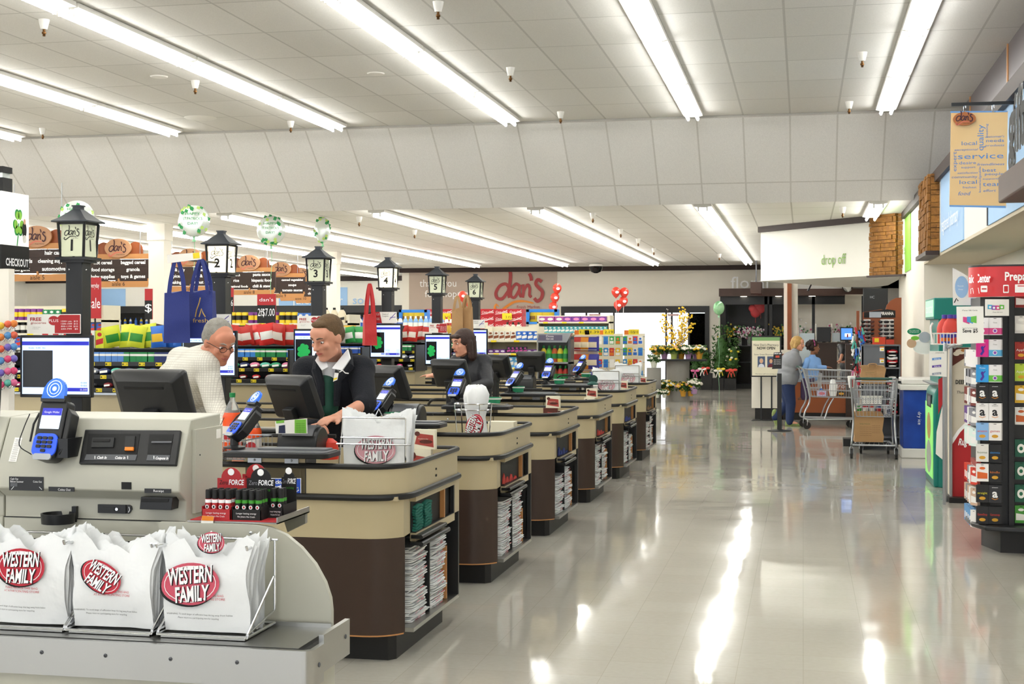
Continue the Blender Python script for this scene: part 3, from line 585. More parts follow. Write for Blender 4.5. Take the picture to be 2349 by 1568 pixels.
# ---------------- checkout lanes ----------------
YI = [6.40, 8.50, 10.58, 12.72, 14.83, 17.0]; CX = -1.87; CW = 1.12
NUM = ['first', 'second', 'third', 'fourth', 'fifth', 'sixth']; NM = ['nearest', 'second', 'third', 'fourth', 'fifth', 'farthest']
def rail(mb, poly, z, r): mb.tube([(x, y, z) for x, y in poly], r, 8)
def counter_outline(o=0.0):  # right end of a counter, from front-left around to back-left
    return [(-3.75, -o)]+arcp(-.20, .20, .20+o, -90, -10, 7)+[(0+o, .25), (0+o, CW-.04)]+arcp(-.04, CW-.04, .04+o, 0, 90, 3)+[(-3.75, CW+o)]
def make_counter():
    t = thing('checkout_counter', 'x', 'checkout counter')
    # upper panel ring (Z .80-.95) with thickness, lower cream band, brown skirt, kick
    out = counter_outline()
    inn = [(-1.9, .04)]+arcp(-.20, .20, .16, -90, -10, 7)+[(-.04, .25), (-.04, CW-.08)]+[(-1.9, CW-.04)]
    def ring(mb, z0, z1, th=.035):
        n = len(out); 
        q = [(x*1.0, y) for x, y in out]; qi = counter_outline(-th)
        qi[0] = (-3.75, th); qi[-1] = (-3.75, CW-th)
        mb.loft([[(x, y, z0) for x, y in q], [(x, y, z1) for x, y in q], [(x, y, z1) for x, y in qi], [(x, y, z0) for x, y in qi], [(x, y, z0) for x, y in q]], closed=False)
    mb = MB(t).m('cream_laminate'); ring(mb, .795, .94); mb.build('upper_panel')
    mb = MB(t).m('cream_laminate').prism([(-3.75, 0)]+arcp(-.20, .20, .20, -90, -28, 6)+[(-.03, .24), (-.03, CW), (-3.75, CW)], .60, .795)
    mb.bx(-.031, -.0, 1.02, CW, .60, .795).bx(-.03, 0, .24, 1.02, .755, .795).bx(-.03, 0, .24, 1.02, .56, .60).build('cream_band')
    mb = MB(t).m('brown_laminate'); sk = [(-3.75, 0)]+arcp(-.20, .20, .20, -90, -28, 6)
    mb.loft([[(x, y, .135) for x, y in sk], [(x, y, .60) for x, y in sk], [(x, y+.02, .60) for x, y in sk], [(x, y+.02, .135) for x, y in sk], [(x, y, .135) for x, y in sk]], closed=False)
    mb.m('wood_light').loft([[(x, y-.001, .130) for x, y in sk], [(x, y-.001, .137) for x, y in sk]], closed=False, caps=False); mb.build('skirt')
    # open bag compartment in the right end
    mb = MB(t).m('dark_metal'); mb.bx(-.035, -.0, CW-.02, CW, .13, .60); mb.bx(-.45, -.43, .05, CW, .13, .60); mb.bx(-.45, -.03, CW-.02, CW, .13, .6)
    mb.bx(-.45, -.03, .60, .615, .13, .58); mb.bx(-.45, -.03, .22, CW, .575, .585).build('compartment_walls')
    MB(t).m('brushed_steel').bx(-.45, .0, .2, CW, .12, .14).build('compartment_floor')
    mb = MB(t).m('wood_light'); mb.bx(-.3, -.002, .80, .82, .60, .755); mb.m('recess_black').bx(-.028, -.026, .24, 1.02, .6, .755); mb.m('dark_metal').bx(-.02, -.001, .24, 1.02, .6, .604).bx(-.02, -.001, 1.0, 1.02, .6, .755); mb.build('cubby_divider')
    mb = MB(t).m('black_plastic'); mb.bx(-.02, .028, .22, .70, .575, .592).bx(-.02, .035, .20, .74, .545, .560); mb.cyl((.03, .22, .583), (.03, .70, .583), .011); mb.cyl((.037, .2, .551), (.037, .74, .551), .012); mb.build('roller_bar')
    MB(t).m('kick_black').prism([(-3.75, .10), (-.10, .10), (-.07, .14), (-.07, CW-.10), (-3.75, CW-.10)], 0, .13).build('kick_base')
    mb = MB(t).m('black_rubber'); rail(mb, out, .945, .014); mb.build('rim_bumper')
    mb = MB(t).m('black_rubber'); rail(mb, counter_outline(.008), .797, .016); mb.build('side_bumper')
    # bagging well floor, partition, scanner deck
    mb = MB(t).m('cream_laminate').bx(-1.35, -.035, .035, CW-.035, .78, .80); mb.m('brushed_steel').bx(-1.33, -.05, .05, CW-.05, .80, .803).build('bagging_well')
    mb = MB(t).m('cream_laminate').bx(-3.75, -1.35, .035, CW-.035, .80, .90); mb.m('brushed_steel').bx(-2.1, -1.5, .2, CW-.2, .9, .908).m('recess_black').bx(-1.95, -1.6, .35, .75, .908, .910)
    mb.m('black_rubber').bx(-3.7, -2.2, .3, CW-.15, .9, .915); mb.build('scanner_deck')
    mb = MB(t).m('black_rubber').tube(crv([(-1.3, CW-.05, .96), (-1.25, CW-.10, 1.0), (-1.15, CW-.06, 1.005), (-.7, CW-.05, 1.005)], 5), .012, 8).build('grab_rail')
    mb = MB(t).m('chrome')
    for x in (-.85, -1.15): mb.ball((x, -.002, .905), (.009, .006, .009), 10, 6)
    mb.build('bolts')
    mb = MB(t).m('recess_black').fr((.0005, .62, .84), (0, 1, 0), (0, 0, 1)).prism(rrect(-.012, .012, .0, .012, .004), 0, .003).prism(rrect(-.010, .010, .035, .045, .003), 0, .003).build('socket'); 
    MB(t).m('black_plastic').prism(rrect(-1.35, -.72, -.045, -.003, .015), .752, .766).build('pull_out_platform')
    index_kids(t); return t
ct = make_counter()
desc = ['nearest checkout counter in the row, its brown skirt full in view', 'second checkout counter from the front, wire rack of loose bags on top', 'third checkout counter from the front, dark blue cloths in its cubby', 'fourth checkout counter from the front, second one with red cloths', 'fifth checkout counter from the front, wiper tub standing on it', 'farthest checkout counter of the row, next to the flowers']
for i, y in enumerate(YI):
    if i == 0: ct.location = (CX, y, 0); ct['label'] = desc[0]; ct['group'] = 'checkout counters'
    else: dup(ct, (CX, y, 0), 0, desc[i], 'checkout counters')
# blue notice on the nearest counter
pl = Pl((CX-2, YI[0]-.004, .8), (1, 0, 0), (0, 0, 1)); mb = MB(); mb.M = pl.M
mb.m('letter_white').prism(pl.q([(604, 1133), (691, 1133), (691, 1096), (604, 1096)]), 0, .002); mb.m(C_('#1c4fc4')).flat(pl.q([(606, 1131.5), (689.5, 1131.5), (689.5, 1097.5), (606, 1097.5)]), .003)
mb.m('letter_white'); pl.text(mb, '*Checkwriting', 612, 678, 1108, 8.5, .004); pl.text(mb, '*Platform', 622, 667, 1120, 8.5, .004); pl.text(mb, 'HERE', 630, 648, 1129, 5, .004)
a = pl.l(680, 1118); mb.stroke([(a[0]+.012*math.cos(i*.4), a[1]-.006+.012*math.sin(i*.4)) for i in range(-10, 3)], .003, .004).ell(a[0]-.003, a[1]+.022, .004, .004, .004).stroke([(a[0]-.003, a[1]+.016), (a[0]-.001, a[1]), (a[0]+.01, a[1]), (a[0]+.014, a[1]-.014)], .003, .004)
tag(mb.build('notice_plate'), 'blue notice plate with white wheelchair symbol on the nearest checkout counter', 'sign')
# pay platforms
def make_platform():
    t = thing('pay_platform', 'x', 'platform'); mb = MB(t).m('black_rubber').prism(rrect(-.42, .12, -.10, .16, .05), .985, 1.01).build('shelf_edge', bev=.004)
    mb = MB(t).m('grey_plastic').prism(rrect(-.405, .105, -.085, .145, .04), 1.01, 1.014); mb.m(C_('#6a6c70')).prism(rrect(-.28, .08, .02, .13, .02), 1.014, 1.022).build('shelf_top')
    mb = MB(t).m('cream_laminate').bx(-.32, -.01, -.02, .12, .80, .985); mb.m('black_plastic').bx(-.012, -.008, -.022, .122, .80, .985); mb.build('support_box')
    mb = MB(t).m('wire_grey')
    for x in (-.27, -.08): mb.bx(x-.035, x+.035, -.028, -.018, .955, .983); mb.ball((x, -.03, .969), (.006, .004, .006), 8, 5)
    mb.build('bracket'); index_kids(t); return t
PY = [y+.0 for y in YI]; pf = make_platform()
px_ = atZ(760, 1000, 1.0); XPF = atY(760, 1000, YI[0]).x-.12
for i, y in enumerate(PY):
    lab = f'black edged pay platform on cream support at the {NM[i]} checkout counter'
    if i == 0: pf.location = (XPF, y+.02, 0); pf['label'] = lab
    else: dup(pf, (XPF, y+.02, 0), 0, lab)
XP = XPF-.42
pp0 = pinpad((XP, YI[0]+.03, 1.018), -.7, .7, 'card terminal with dark screen on the nearest pay platform, beside orange bottle', True)
extra = ['card terminal with dark screen on second platform, in front of the cashier', 'card terminal with bright white screen on third platform near the blurred woman', 'card terminal on fourth platform beside a green tub', 'card terminal on fifth platform with pale blue screen, beside green tub', 'card terminal on the farthest platform in front of orange snack bags']
ppx = [(852, 928), (1037, 890), (1165, 872), (1250, 862), (1318, 850)]; rzs = [-.65, -.2, -.65, -.2, -.65]
for i in range(5): dup(pp0, (atY(ppx[i][0], 900, YI[i+1]+.03).x, YI[i+1]+.03, 1.018), rzs[i], extra[i])
# register monitors (backs)
def make_monitor(w_=.34, h_=.25, foot=.90):
    t = thing('register_monitor', 'x', 'monitor'); mb = MB(t).m('black_plastic'); R = Matrix.Translation((0, 0, 1.13)) @ Matrix.Rotation(.42, 4, 'X')
    mb.M = R; mb.fr0 = None
    rings = []
    for (y, s_) in ((.02, .96), (.0, 1.0), (-.02, .98), (-.05, .80), (-.055, .76)):
        rings.append([(x*w_*s_, y, z*h_*s_+h_/2) for x, z in rrect(-.5, .5, -.5, .5, .06, 4)])
    mb.loft(rings[::-1]); mb.m('recess_black').bx(-w_*.28, w_*.25, -.058, -.054, h_*.74, h_*.78); mb.build('housing')
    mb = MB(t).m('screen_dark'); mb.M = R; mb.bx(-w_*.46, w_*.46, .02, .023, h_*.06, h_*.94).build('screen')
    mb = MB(t).m('dark_metal'); mb.M = R; mb.bx(-.03, .04, -.09, -.05, -.01, h_*.36); mb.M = Matrix(); mb.build('mount', bev=.004)
    mb = MB(t).m('black_plastic').bx(-.025, .025, -.09, -.04, foot, 1.15); mb.bx(-.06, .06, -.12, .03, foot-.01, foot+.005); mb.build('pole', bev=.003); index_kids(t); return t
mp = make_monitor()
mpx = [(692, 7.15, -.45), (905, None, -.5), (1042, None, -.3), (1146, None, -.4), (1222, None, -.05)]
lbs = ['black touch monitor seen from behind, in front of the cashier in dark fleece', 'black monitor seen from behind at the second counter, right of the cashier', 'black monitor seen from behind, below the blurred dark-haired woman', 'black monitor seen from behind at fourth counter, right of blurred woman', 'black monitor seen from behind on tall pole at the fifth counter']
for i, (x, yy, rz) in enumerate(mpx):
    y = YI[i]+.75; X = atY(x, 850, y).x
    if i == 0: mp.location = (X, y, 0); mp.rotation_euler = (0, 0, rz); mp['label'] = lbs[0]
    else: dup(mp, (X, y, 0), rz, lbs[i])
# monitor behind the self checkout
mo = make_monitor(.36, .245, -.05); P = atY(370, 960, 5.6); mo.location = (P.x, 5.6, P.z-1.13-.01); mo.rotation_euler = (0, 0, -.12); mo['label'] = 'large black monitor seen from behind, right behind self checkout machine'
# receipt printers
def make_printer():
    t = thing('receipt_printer', 'x', 'printer'); mb = MB(t).m('black_plastic').fr((-.11, 0, .93), (0, 1, 0), (0, 0, 1)).prism([(-.1, 0)]+[(-.1, .07)]+arcp(.0, .06, .10, 150, 20, 8)+[(.1, 0)], 0, .22); mb.fr(); mb.build('body', bev=.006)
    MB(t).m('grey_plastic').fr((-.085, 0, .935), (0, 1, 0), (0, 0, 1)).prism(arcp(0, .06, .104, 150, 60, 6)+arcp(0, .06, .09, 60, 150, 6), 0, .17).build('lid'); index_kids(t); return t
pr = make_printer(); pr.location = (atY(695, 990, YI[0]+.62).x, YI[0]+.62, 0); pr['label'] = 'black rounded receipt printer on the nearest counter behind the monitor pole'
for i, px in ((1, 935), (4, 1205)): dup(pr, (atY(px, 900, YI[i]+.7).x, YI[i]+.7, 0), 0, f'black rounded receipt printer on the {NUM[i]} counter')
# ---------------- lane lamps ----------------
mat('lamp_glass_off_glow', '#cfd3b6', .35, emit=.12, var=.05); mat('lamp_glass_on', '#ece4bc', .35, emit=.95, ecol='#fff3cf', var=.05); mat('roof_metal', '#3c4046', .4, .4)  # faint glow put into the glass of the unlit lanterns
def lane_lamp(n, px, lit, i, py_top):
    y = YI[i]+1.43; P = atY(px, py_top, y); X = P.x; zt = P.z
    t = thing('lane_lamp', f'black lane lamp post, {"lit" if lit else "unlit"} lantern at the {NUM[i]} checkout lane', 'lamp post', (X, y, 0)); H = zt-.345
    MB(t).m('black_plastic').bx(X-.055, X+.055, y-.055, y+.055, 0, H+.01).build('pole', bev=.004)
    mb = MB(t).m('black_plastic').bx(X-.10, X+.10, y-.10, y+.10, H+.008, H+.025).bx(X-.08, X+.08, y-.08, y+.08, H-.008, H+.008)
    for sx in (-1, 1):
        for sy in (-1, 1): mb.cyl((X+sx*.075, y+sy*.075, H+.02), (X+sx*.087, y+sy*.087, H+.235), .009, .009, 6)
    mb.loft([[(X+a*.085*k, y+b_*.085*k, H+z) for a, b_ in ((-1, -1), (1, -1), (1, 1), (-1, 1))] for k, z in ((1.0, .225), (1.03, .24))]); lf = mb.build('lantern_frame')
    mb = MB(t).m('roof_metal'); mb.loft([[(X+a*r, y+b_*r, H+z) for a, b_ in ((-1, -1), (1, -1), (1, 1), (-1, 1))] for r, z in ((.118, .238), (.118, .246), (.085, .266), (.03, .315), (.028, .318))]); mb.bx(X-.025, X+.025, y-.025, y+.025, H+.315, H+.34).bx(X-.03, X+.03, y-.03, y+.03, H+.336, H+.345); mb.build('roof')
    for (o, u) in (((X, y-.082, H+.03), (1, 0, 0)), ((X+.082, y, H+.03), (0, 1, 0)), ((X-.082, y, H+.03), (0, -1, 0)), ((X, y+.082, H+.03), (-1, 0, 0))):
        mb = MB(t); q = reframe(o, u, (0, 0, 1)); lean = Matrix.Rotation(.055 if 1 else 0, 4, 'X'); mb.M = q @ Matrix.Rotation(-.055, 4, 'X')
        mb.m('lamp_glass_on' if lit else 'lamp_glass_off_glow').prism([(-.068, 0), (.068, 0), (.076, .2), (-.076, .2)], -.003, 0)
        logo(mb, 0, .145, .105, 'letter_black', z=.002, bold=.7 if lit else .9); mb.m('letter_black').text('*'+n, 0, .035, .095, z=.002); mb.build('glass_pane', lf)
    mb = MB(t).m('chrome').ball((X-.03, y-.056, H-.05), .006, 8, 6).ball((X+.056, y-.01, H-.05), .006, 8, 6).build('screw')
    return t, X, y, H
LP = []
for i, (px, pt) in enumerate(((180, 471), (508, 529), (731, 565), (890, 590), (1003, 611), (1091, 628))): LP.append(lane_lamp(str(i+1), px, i in (1, 3), i, pt))
# ---------------- customer screens ----------------
def cust_screen(cx0, cx1, y0, y1, Y, rz, lab, ad, tot='0.00', content=True):
    a = atY(cx0, y0, Y); b_ = atY(cx1, y1, Y); w_ = (b_.x-a.x)/math.cos(rz); h_ = a.z-b_.z; c = V(((a.x+b_.x)/2, Y, b_.z)); f = Matrix.Translation(c) @ Matrix.Rotation(rz, 4, 'Z')
    t = thing('customer_screen', lab, 'screen', c, rz); mb = MB(t); mb.M = f; mb.m('black_plastic').bx(-w_/2, w_/2, 0, .035, 0, h_).bx(-w_/2+.05, w_/2-.05, .035, .06, .05, h_-.05).build('bezel', bev=.004)
    G = f @ reframe((-w_/2+.016, -.001, .02), (1, 0, 0), (0, 0, 1)); W, H = w_-.032, h_-.038
    mb = MB(t); mb.M = G; mb.m('screen_blue').prism([(0, 0), (W, 0), (W, H), (0, H)], -.001, .001); mb.m('screen_navy').flat([(0, H*.87), (W, H*.87), (W, H*.94), (0, H*.94)], .002)
    mb.m('screen_pale').flat([(W*.47, H*.28), (W, H*.28), (W, H*.86), (W*.47, H*.86)], .002); mb.m('screen_dark').flat([(W*.01, H*.12), (W*.46, H*.12), (W*.46, H*.78), (W*.01, H*.78)], .002)
    mb.m('screen_navy').flat([(W*.5, H*.05), (W*.98, H*.05), (W*.98, H*.115), (W*.5, H*.115)], .002).flat([(W*.35, H*.07), (W*.47, H*.07), (W*.47, H*.10), (W*.35, H*.10)], .002)
    mb.m('letter_black').textw('Scale  0.00  lbs', W*.1, W*.35, H*.81, H*.03, .003).textw('SubTotal', W*.5, W*.64, H*.19, H*.03, .003).textw('Tax', W*.57, W*.64, H*.14, H*.03, .003).textw(tot, W*.88, W*.97, H*.19, H*.03, .003).textw('0.00', W*.88, W*.97, H*.14, H*.03, .003)
    mb.m('letter_white').textw('*TOTAL', W*.51, W*.64, H*.065, H*.035, .003).textw(tot, W*.87, W*.97, H*.065, H*.035, .003)
    if ad == 'green':
        for k in range(7): mb.m('screen_green').ell(W*(.23+.11*math.cos(k*.9)), H*(.45+.15*math.sin(k*.9)), W*.07, W*.07, .003, 8)
        mb.ell(W*.23, H*.45, W*.1, W*.12, .0035, 10)
    mb.build('screen')
    mb = MB(t); mb.M = f; mb.m('dark_metal').bx(-.03, .03, .05, .095, h_*.35, h_*.55).build('bracket'); return t
cust_screen(48, 208, 768, 912, YI[0]+1.28, .05, 'large customer screen on lane post one showing total 0.00 with black box', 'black')
cust_screen(417, 541, 758, 866, YI[1]+1.28, .05, 'customer screen on second lane post, partly hidden behind grey-haired man', 'black', '4.62')
cust_screen(674, 766, 754, 850, YI[2]+1.28, .05, 'customer screen on third lane post, partly hidden behind the cashier', 'green')
cust_screen(848, 921, 742, 822, YI[3]+1.28, .05, 'customer screen on fourth lane post with green square picture', 'green')
cust_screen(974, 1034, 765, 838, YI[4]+1.28, .0, 'customer screen on fifth lane post with green leaf picture', 'green')
cust_screen(1070, 1118, 754, 818, YI[5]+1.28, .0, 'customer screen on sixth lane post, right of the blurred woman', 'none')
# topper cards on the screens
def topper(kind, x0, y0, x1, y1, Y, lab):
    pl = Pl((0, Y, 1.5), (1, 0, 0), (0, 0, 1)); mb = MB(); mb.M = pl.M; a, b_, c, d = pl.rect(x0, y0, x1, y1); W, H = b_-a, d-c
    mb.m('paper_white').prism(rrect(a, b_, c, d, .004), -.003, 0)
    if kind == 'free':
        mb.m('sale_red').flat([(a+W*.52, c+H*.03), (b_-W*.01, c+H*.03), (b_-W*.01, d-H*.04), (a+W*.62, d-H*.04), (a+W*.52, d-H*.3)], .001).ell(a+W*.5, d-H*.33, W*.1, H*.24, .0015)
        mb.m('letter_white').textw('PLUS', a+W*.41, a+W*.59, d-H*.4, H*.14, .002)
        for k, s_ in enumerate(('1500+ pts.  $15', '1200-1499  $12', '800-1199  $10', '600-799   $5')): mb.textw(s_, a+W*.64, b_-W*.05, d-H*(.40+.13*k), H*.075, .002)
        mb.m('sale_red').textw('*FREE', a+W*.06, a+W*.27, d-H*.34, H*.17, .001).textw('groceries', a+W*.07, a+W*.36, d-H*.5, H*.12, .001); mb.m('letter_black').textw('1. Shop our store', a+W*.1, a+W*.25, d-H*.68, H*.03, .001).textw('2. Earn points', a+W*.1, a+W*.22, d-H*.76, H*.03, .001)
    else:
        mb.m('sale_red').flat([(a, c), (a+W*.33, c), (a+W*.22, d), (a, d)], .001); mb.m('letter_white').textw('PLUS', a+W*.04, a+W*.21, d-H*.3, H*.18, .002).textw('INSTANT', a+W*.05, a+W*.22, d-H*.6, H*.08, .002).textw('COUPON', a+W*.05, a+W*.22, d-H*.72, H*.08, .002)
        mb.m('letter_black').textw('Dozens of', a+W*.34, a+W*.62, d-H*.25, H*.14, .001).textw('Coupons', a+W*.34, a+W*.62, d-H*.43, H*.14, .001)
        mb.m(C_('#4a3a9a')).stroke([(a+W*.66, c+H*.3), (a+W*.95, d-H*.1)], .006, .001).stroke([(a+W*.7, d-H*.5), (a+W*.95, c+H*.55)], .006, .0015)
    o = mb.build('topper_card'); tag(o, lab, 'sign')
topper('free', 62, 720, 185, 765, YI[0]+1.27, 'red and white FREE groceries card on top of first lane screen')
topper('coup', 434, 720, 530, 758, YI[1]+1.27, 'dozens of coupons card on top of the second lane screen')
topper('free', 682, 724, 760, 754, YI[2]+1.27, 'FREE groceries card beside the cashier head, third lane')
topper('coup', 860, 715, 910, 741, YI[3]+1.27, 'dozens of coupons card above the fourth lane screen')
topper('free', 984, 741, 1025, 763, YI[4]+1.27, 'small FREE groceries card above the fifth lane screen')
topper('coup', 1073, 733, 1112, 753, YI[5]+1.27, 'small coupons card with scissors above the sixth lane screen')
# ---------------- products ----------------
PM = {}
def pmesh(kind, col, col2='#ffffff', s=1.0):
    k = (kind, col, col2, s)
    if k in PM: return PM[k]
    a, b_ = C_(col), C_(col2); mb = MB()
    if kind == 'box':
        mb.m(a).bx(-.04*s, .04*s, -.025*s, .025*s, 0, .13*s); mb.fr((0, -.0253*s, 0), (1, 0, 0), (0, 0, 1)).m(b_).flat([(-.036*s, .02*s), (.036*s, .035*s), (.036*s, .075*s), (-.036*s, .06*s)]).ell(0, .10*s, .022*s, .015*s)
    elif kind == 'wide':
        mb.m(a).bx(-.08*s, .08*s, -.05*s, .05*s, 0, .10*s); mb.fr((0, -.0505*s, 0), (1, 0, 0), (0, 0, 1)).m(b_).ell(0, .05*s, .055*s, .026*s)
    elif kind == 'bottle':
        mb.m(a).lathe([(.001, 0), (.036*s, .0), (.038*s, .02*s), (.038*s, .11*s), (.028*s, .145*s), (.014*s, .165*s)], n=12); mb.m(b_).lathe([(.0155*s, .163*s), (.0155*s, .195*s), (.001, .196*s)], n=12); mb.lathe([(.0384*s, .04*s), (.0386*s, .07*s), (.0384*s, .10*s)], n=12)
    elif kind == 'jug':
        mb.m(a).loft([[(x*s*q, y*s*q, z*s) for x, y in rrect(-.07, .07, -.04, .04, .03, 3)] for z, q in ((0, .95), (.02, 1), (.15, 1), (.20, .75), (.235, .35))]); mb.m(b_).lathe([(.026*s, .235*s), (.026*s, .27*s), (.002, .272*s)], n=12); mb.fr((0, -.0405*s, 0), (1, 0, 0), (0, 0, 1)).flat([(-.05*s, .04*s), (.05*s, .06*s), (.05*s, .11*s), (-.05*s, .09*s)], .001)
    elif kind == 'bag':
        W, H, N_ = .095*s, .23*s, 8; fr_ = []; bk = []
        for sg in (-1, 1):
            g = [];
            for j in range(N_+1):
                for i in range(N_+1):
                    u, v = i/N_*2-1, j/N_; p = max(0, (1-u**4)*(math.sin(PI*min(1, max(0, (v-.06)/.88)))**.5 if .06 < v < .94 else 0))
                    g.append((u*W*(1-.05*math.sin(v*PI)), sg*(.035*s*p+.001)+.004*math.sin(i*2.3+j*1.7)*s*p, v*H))
            k_ = N_+1; f_ = [(j*k_+i, j*k_+i+1, (j+1)*k_+i+1, (j+1)*k_+i) for j in range(N_) for i in range(N_)]
            if sg == 1: f_ = [q[::-1] for q in f_]
            k0 = len(mb.fm); mb.m(a).add(g, f_)
            if sg == -1:
                for j in range(2, 5):
                    for i in range(1, 7): mb.fm[k0+j*N_+i] = len(mb.mats)
        mb.mats.append(b_)
    elif kind == 'can': mb.m(a).lathe([(.001, 0), (.033*s, 0), (.034*s, .01*s), (.034*s, .11*s), (.03*s, .12*s), (.001, .12*s)], n=14); mb.m(b_).lathe([(.0345*s, .035*s), (.0347*s, .06*s), (.0345*s, .085*s)], n=14)
    elif kind == 'gum': mb.m(a).bx(-.024*s, .024*s, -.03*s, .03*s, 0, .075*s); mb.m(b_).bx(-.0245*s, .0245*s, -.0305*s, .0305*s, .045*s, .062*s)
    elif kind == 'pouch': mb.m(a).ball((0, 0, .024*s), (.05*s, .028*s, .026*s), 10, 6); mb.m(b_).fr((0, -.027*s, .012*s), (1, 0, .12), (0, .3, 1)).flat([(-.03*s, 0), (.03*s, 0), (.03*s, .018*s), (-.03*s, .018*s)], .004)
    elif kind == 'peg':
        mb.m(a).bx(-.04*s, .04*s, -.008, .0, 0, .14*s); mb.m(b_).fr((0, -.009, 0), (1, 0, 0), (0, 0, 1)).flat([(-.034*s, .01*s), (.034*s, .01*s), (.034*s, .06*s), (-.034*s, .06*s)], .001).ell(0, .095*s, .022*s, .02*s, .001, 12)
    mb.fr(); PM[k] = mb.mesh(kind); return PM[k]
KN = dict(box='carton', wide='box', bottle='bottle', jug='jug', bag='snack_bag', can='can', gum='gum_pack', pouch='candy_pouch', peg='hanging_packet')
KC = dict(box='box', wide='box', bottle='bottle', jug='jug', bag='snack bag', can='can', gum='gum', pouch='candy', peg='packet')
CN = {}
def cname(h):
    import colorsys
    r, g, b_ = [int(h.lstrip('#')[i:i+2], 16)/255 for i in (0, 2, 4)]; H, S, Vv = colorsys.rgb_to_hsv(r, g, b_)
    if Vv < .22: return 'black'
    if S < .15: return 'white' if Vv > .8 else 'grey'
    n = 'red' if H < .04 or H > .94 else 'brown' if H < .11 and Vv < .6 else 'orange' if H < .105 else 'yellow' if H < .18 else 'green' if H < .45 else 'teal' if H < .53 else 'blue' if H < .7 else 'purple' if H < .82 else 'pink'
    return ('dark ' if Vv < .45 and n != 'brown' else 'pale ' if S < .35 else '')+n
def put(kind, col, col2, s, loc, rz, where, group=None):
    o = bpy.data.objects.new(KN[kind], pmesh(kind, col, col2, s)); COL.objects.link(o); o.location = loc; o.rotation_euler = (0, 0, rz)
    nm = KN[kind].replace('_', ' '); return tag(o, f'{cname(col)} {nm} {where}', KC[kind], group or f'{nm}s {where}')
WH = '#f2f0ea'
# ---------------- contents of the counters' ends ----------------
def bundle(seed):
    r = random.Random(seed); mb = MB().m('film_white'); R_ = []
    for k in range(3):
        z0 = .0055*k; dx = r.uniform(-.008, .012); pts = rrect(-.36+dx*.3, dx, -.13+r.uniform(-.01, .01), .13+r.uniform(-.01, .01), .02, 3)
        def wv(p, z): return (p[0]+.006*math.sin(p[1]*60+seed), p[1], z+.0025*math.sin(p[1]*30+seed*2+k)+.002*math.sin(p[0]*25+k))
        mb.m('film_white'); mb.loft([[wv((p[0]*.995, p[1]*.99), z0) for p in pts], [wv(p, z0+.0028) for p in pts], [wv((p[0]*.995, p[1]*.99), z0+.0055) for p in pts]])
    for k in range(3):
        y = r.uniform(-.1, .05); mb.m(r.choice(['bag_red', 'bag_red_faint', 'letter_black', 'bag_grey', 'bag_red_faint'])); x = .013
        mb.add([(x, y, .002), (x, y+r.uniform(.02, .06), .003), (x, y+.05, .008), (x, y, .007)], [(0, 1, 2, 3)])
    return mb.mesh('folded_bag')
BUN = [bundle(i) for i in range(6)]
for i, y in enumerate(YI):
    for col_, (yc, n) in enumerate((( .41, (21, 20, 17, 22, 20, 18)[i]), (.79, (24, 22, 18, 23, 16, 20)[i]))):
        z = .141
        for k in range(n):
            o = bpy.data.objects.new('folded_plastic_bag', BUN[(k*5+i+col_) % 6]); COL.objects.link(o); rr = random.uniform(-.05, .05)
            o.location = (CX-.04+random.uniform(-.012, .012), y+yc+.02+random.uniform(-.01, .01), z); o.rotation_euler = (0, random.uniform(-.01, .01), rr); z += .0172+random.uniform(0, .001)
            tag(o, f'folded white plastic bag in the {["left","right"][col_]} stack of the {NUM[i]} checkout counter', 'plastic bag', f'folded bags, {["left","right"][col_]} stack, {NUM[i]} counter')
        if col_: 
            mb = MB().m('wood_light').bx(CX-.1, CX-.03, y+.955, y+.97, .141, .141+random.uniform(.2, .32)); tag(mb.build('cardboard_sheet', origin=True), f'brown cardboard piece standing beside bags in the {NUM[i]} counter end', 'cardboard')
    # cloths in the cubby
    colr = ['#1b6b5c', '#c33a33', '#24357e', '#c8362e', '#2a3c8c', '#8a6a46'][i]; cn = ['dark green', 'red', 'dark blue', 'red', 'blue', 'brown'][i]
    if i == 0:
        for st in range(2):
            for k in range(9):
                mb = MB().m(mat('cloth'+colr, colr, .8, bump=.3)); w_ = .13; h0 = .606+k*.0145
                mb.loft([[(CX-.22+.2*u, y+.27+st*.17+w_*v+.01*math.sin(u*5+k), h0+.004*math.sin(v*6+k+u*3)+dz) for v in (0, .25, .5, .75, 1)] + [(CX-.22+.2*u, y+.27+st*.17+w_*v+.01*math.sin(u*5+k), h0+.010+.004*math.sin(v*6+k+u*3)+dz) for v in (1, .75, .5, .25, 0)] for u, dz in ((0, 0), (.5, 0), (1, -.002), (1.06, -.006))])
                tag(mb.build('folded_apron', origin=True), f'folded dark green apron in the {["front","rear"][st]} pile inside the nearest counter cubby', 'apron', f'green aprons {["front","rear"][st]} pile')
    else:
        m_ = mat('cloth'+colr, colr, .6, bump=.3); t = MB().m(m_)
        for q in range(4):
            t.loft([[(CX-.02-.2*(1-u)-.0*q, y+.28+q*.11+.09*v+.02*math.sin(u*4+q), .606+(.10-.02*q+.02*math.sin(q*3+i))*(math.sin(PI*v)**.6)*(.5+.5*math.cos(u*1.5))+.006*math.sin(v*25+u*8+q)) for v in [j/10 for j in range(11)]]+[(CX-.02-.2*(1-u), y+.28+q*.11+.05, .605)] for u in [j/6 for j in range(7)]])
        tag(t.build('crumpled_cloth', origin=True), f'crumpled {cn} cloth bags stuffed in the {NUM[i]} counter cubby', 'cloth')
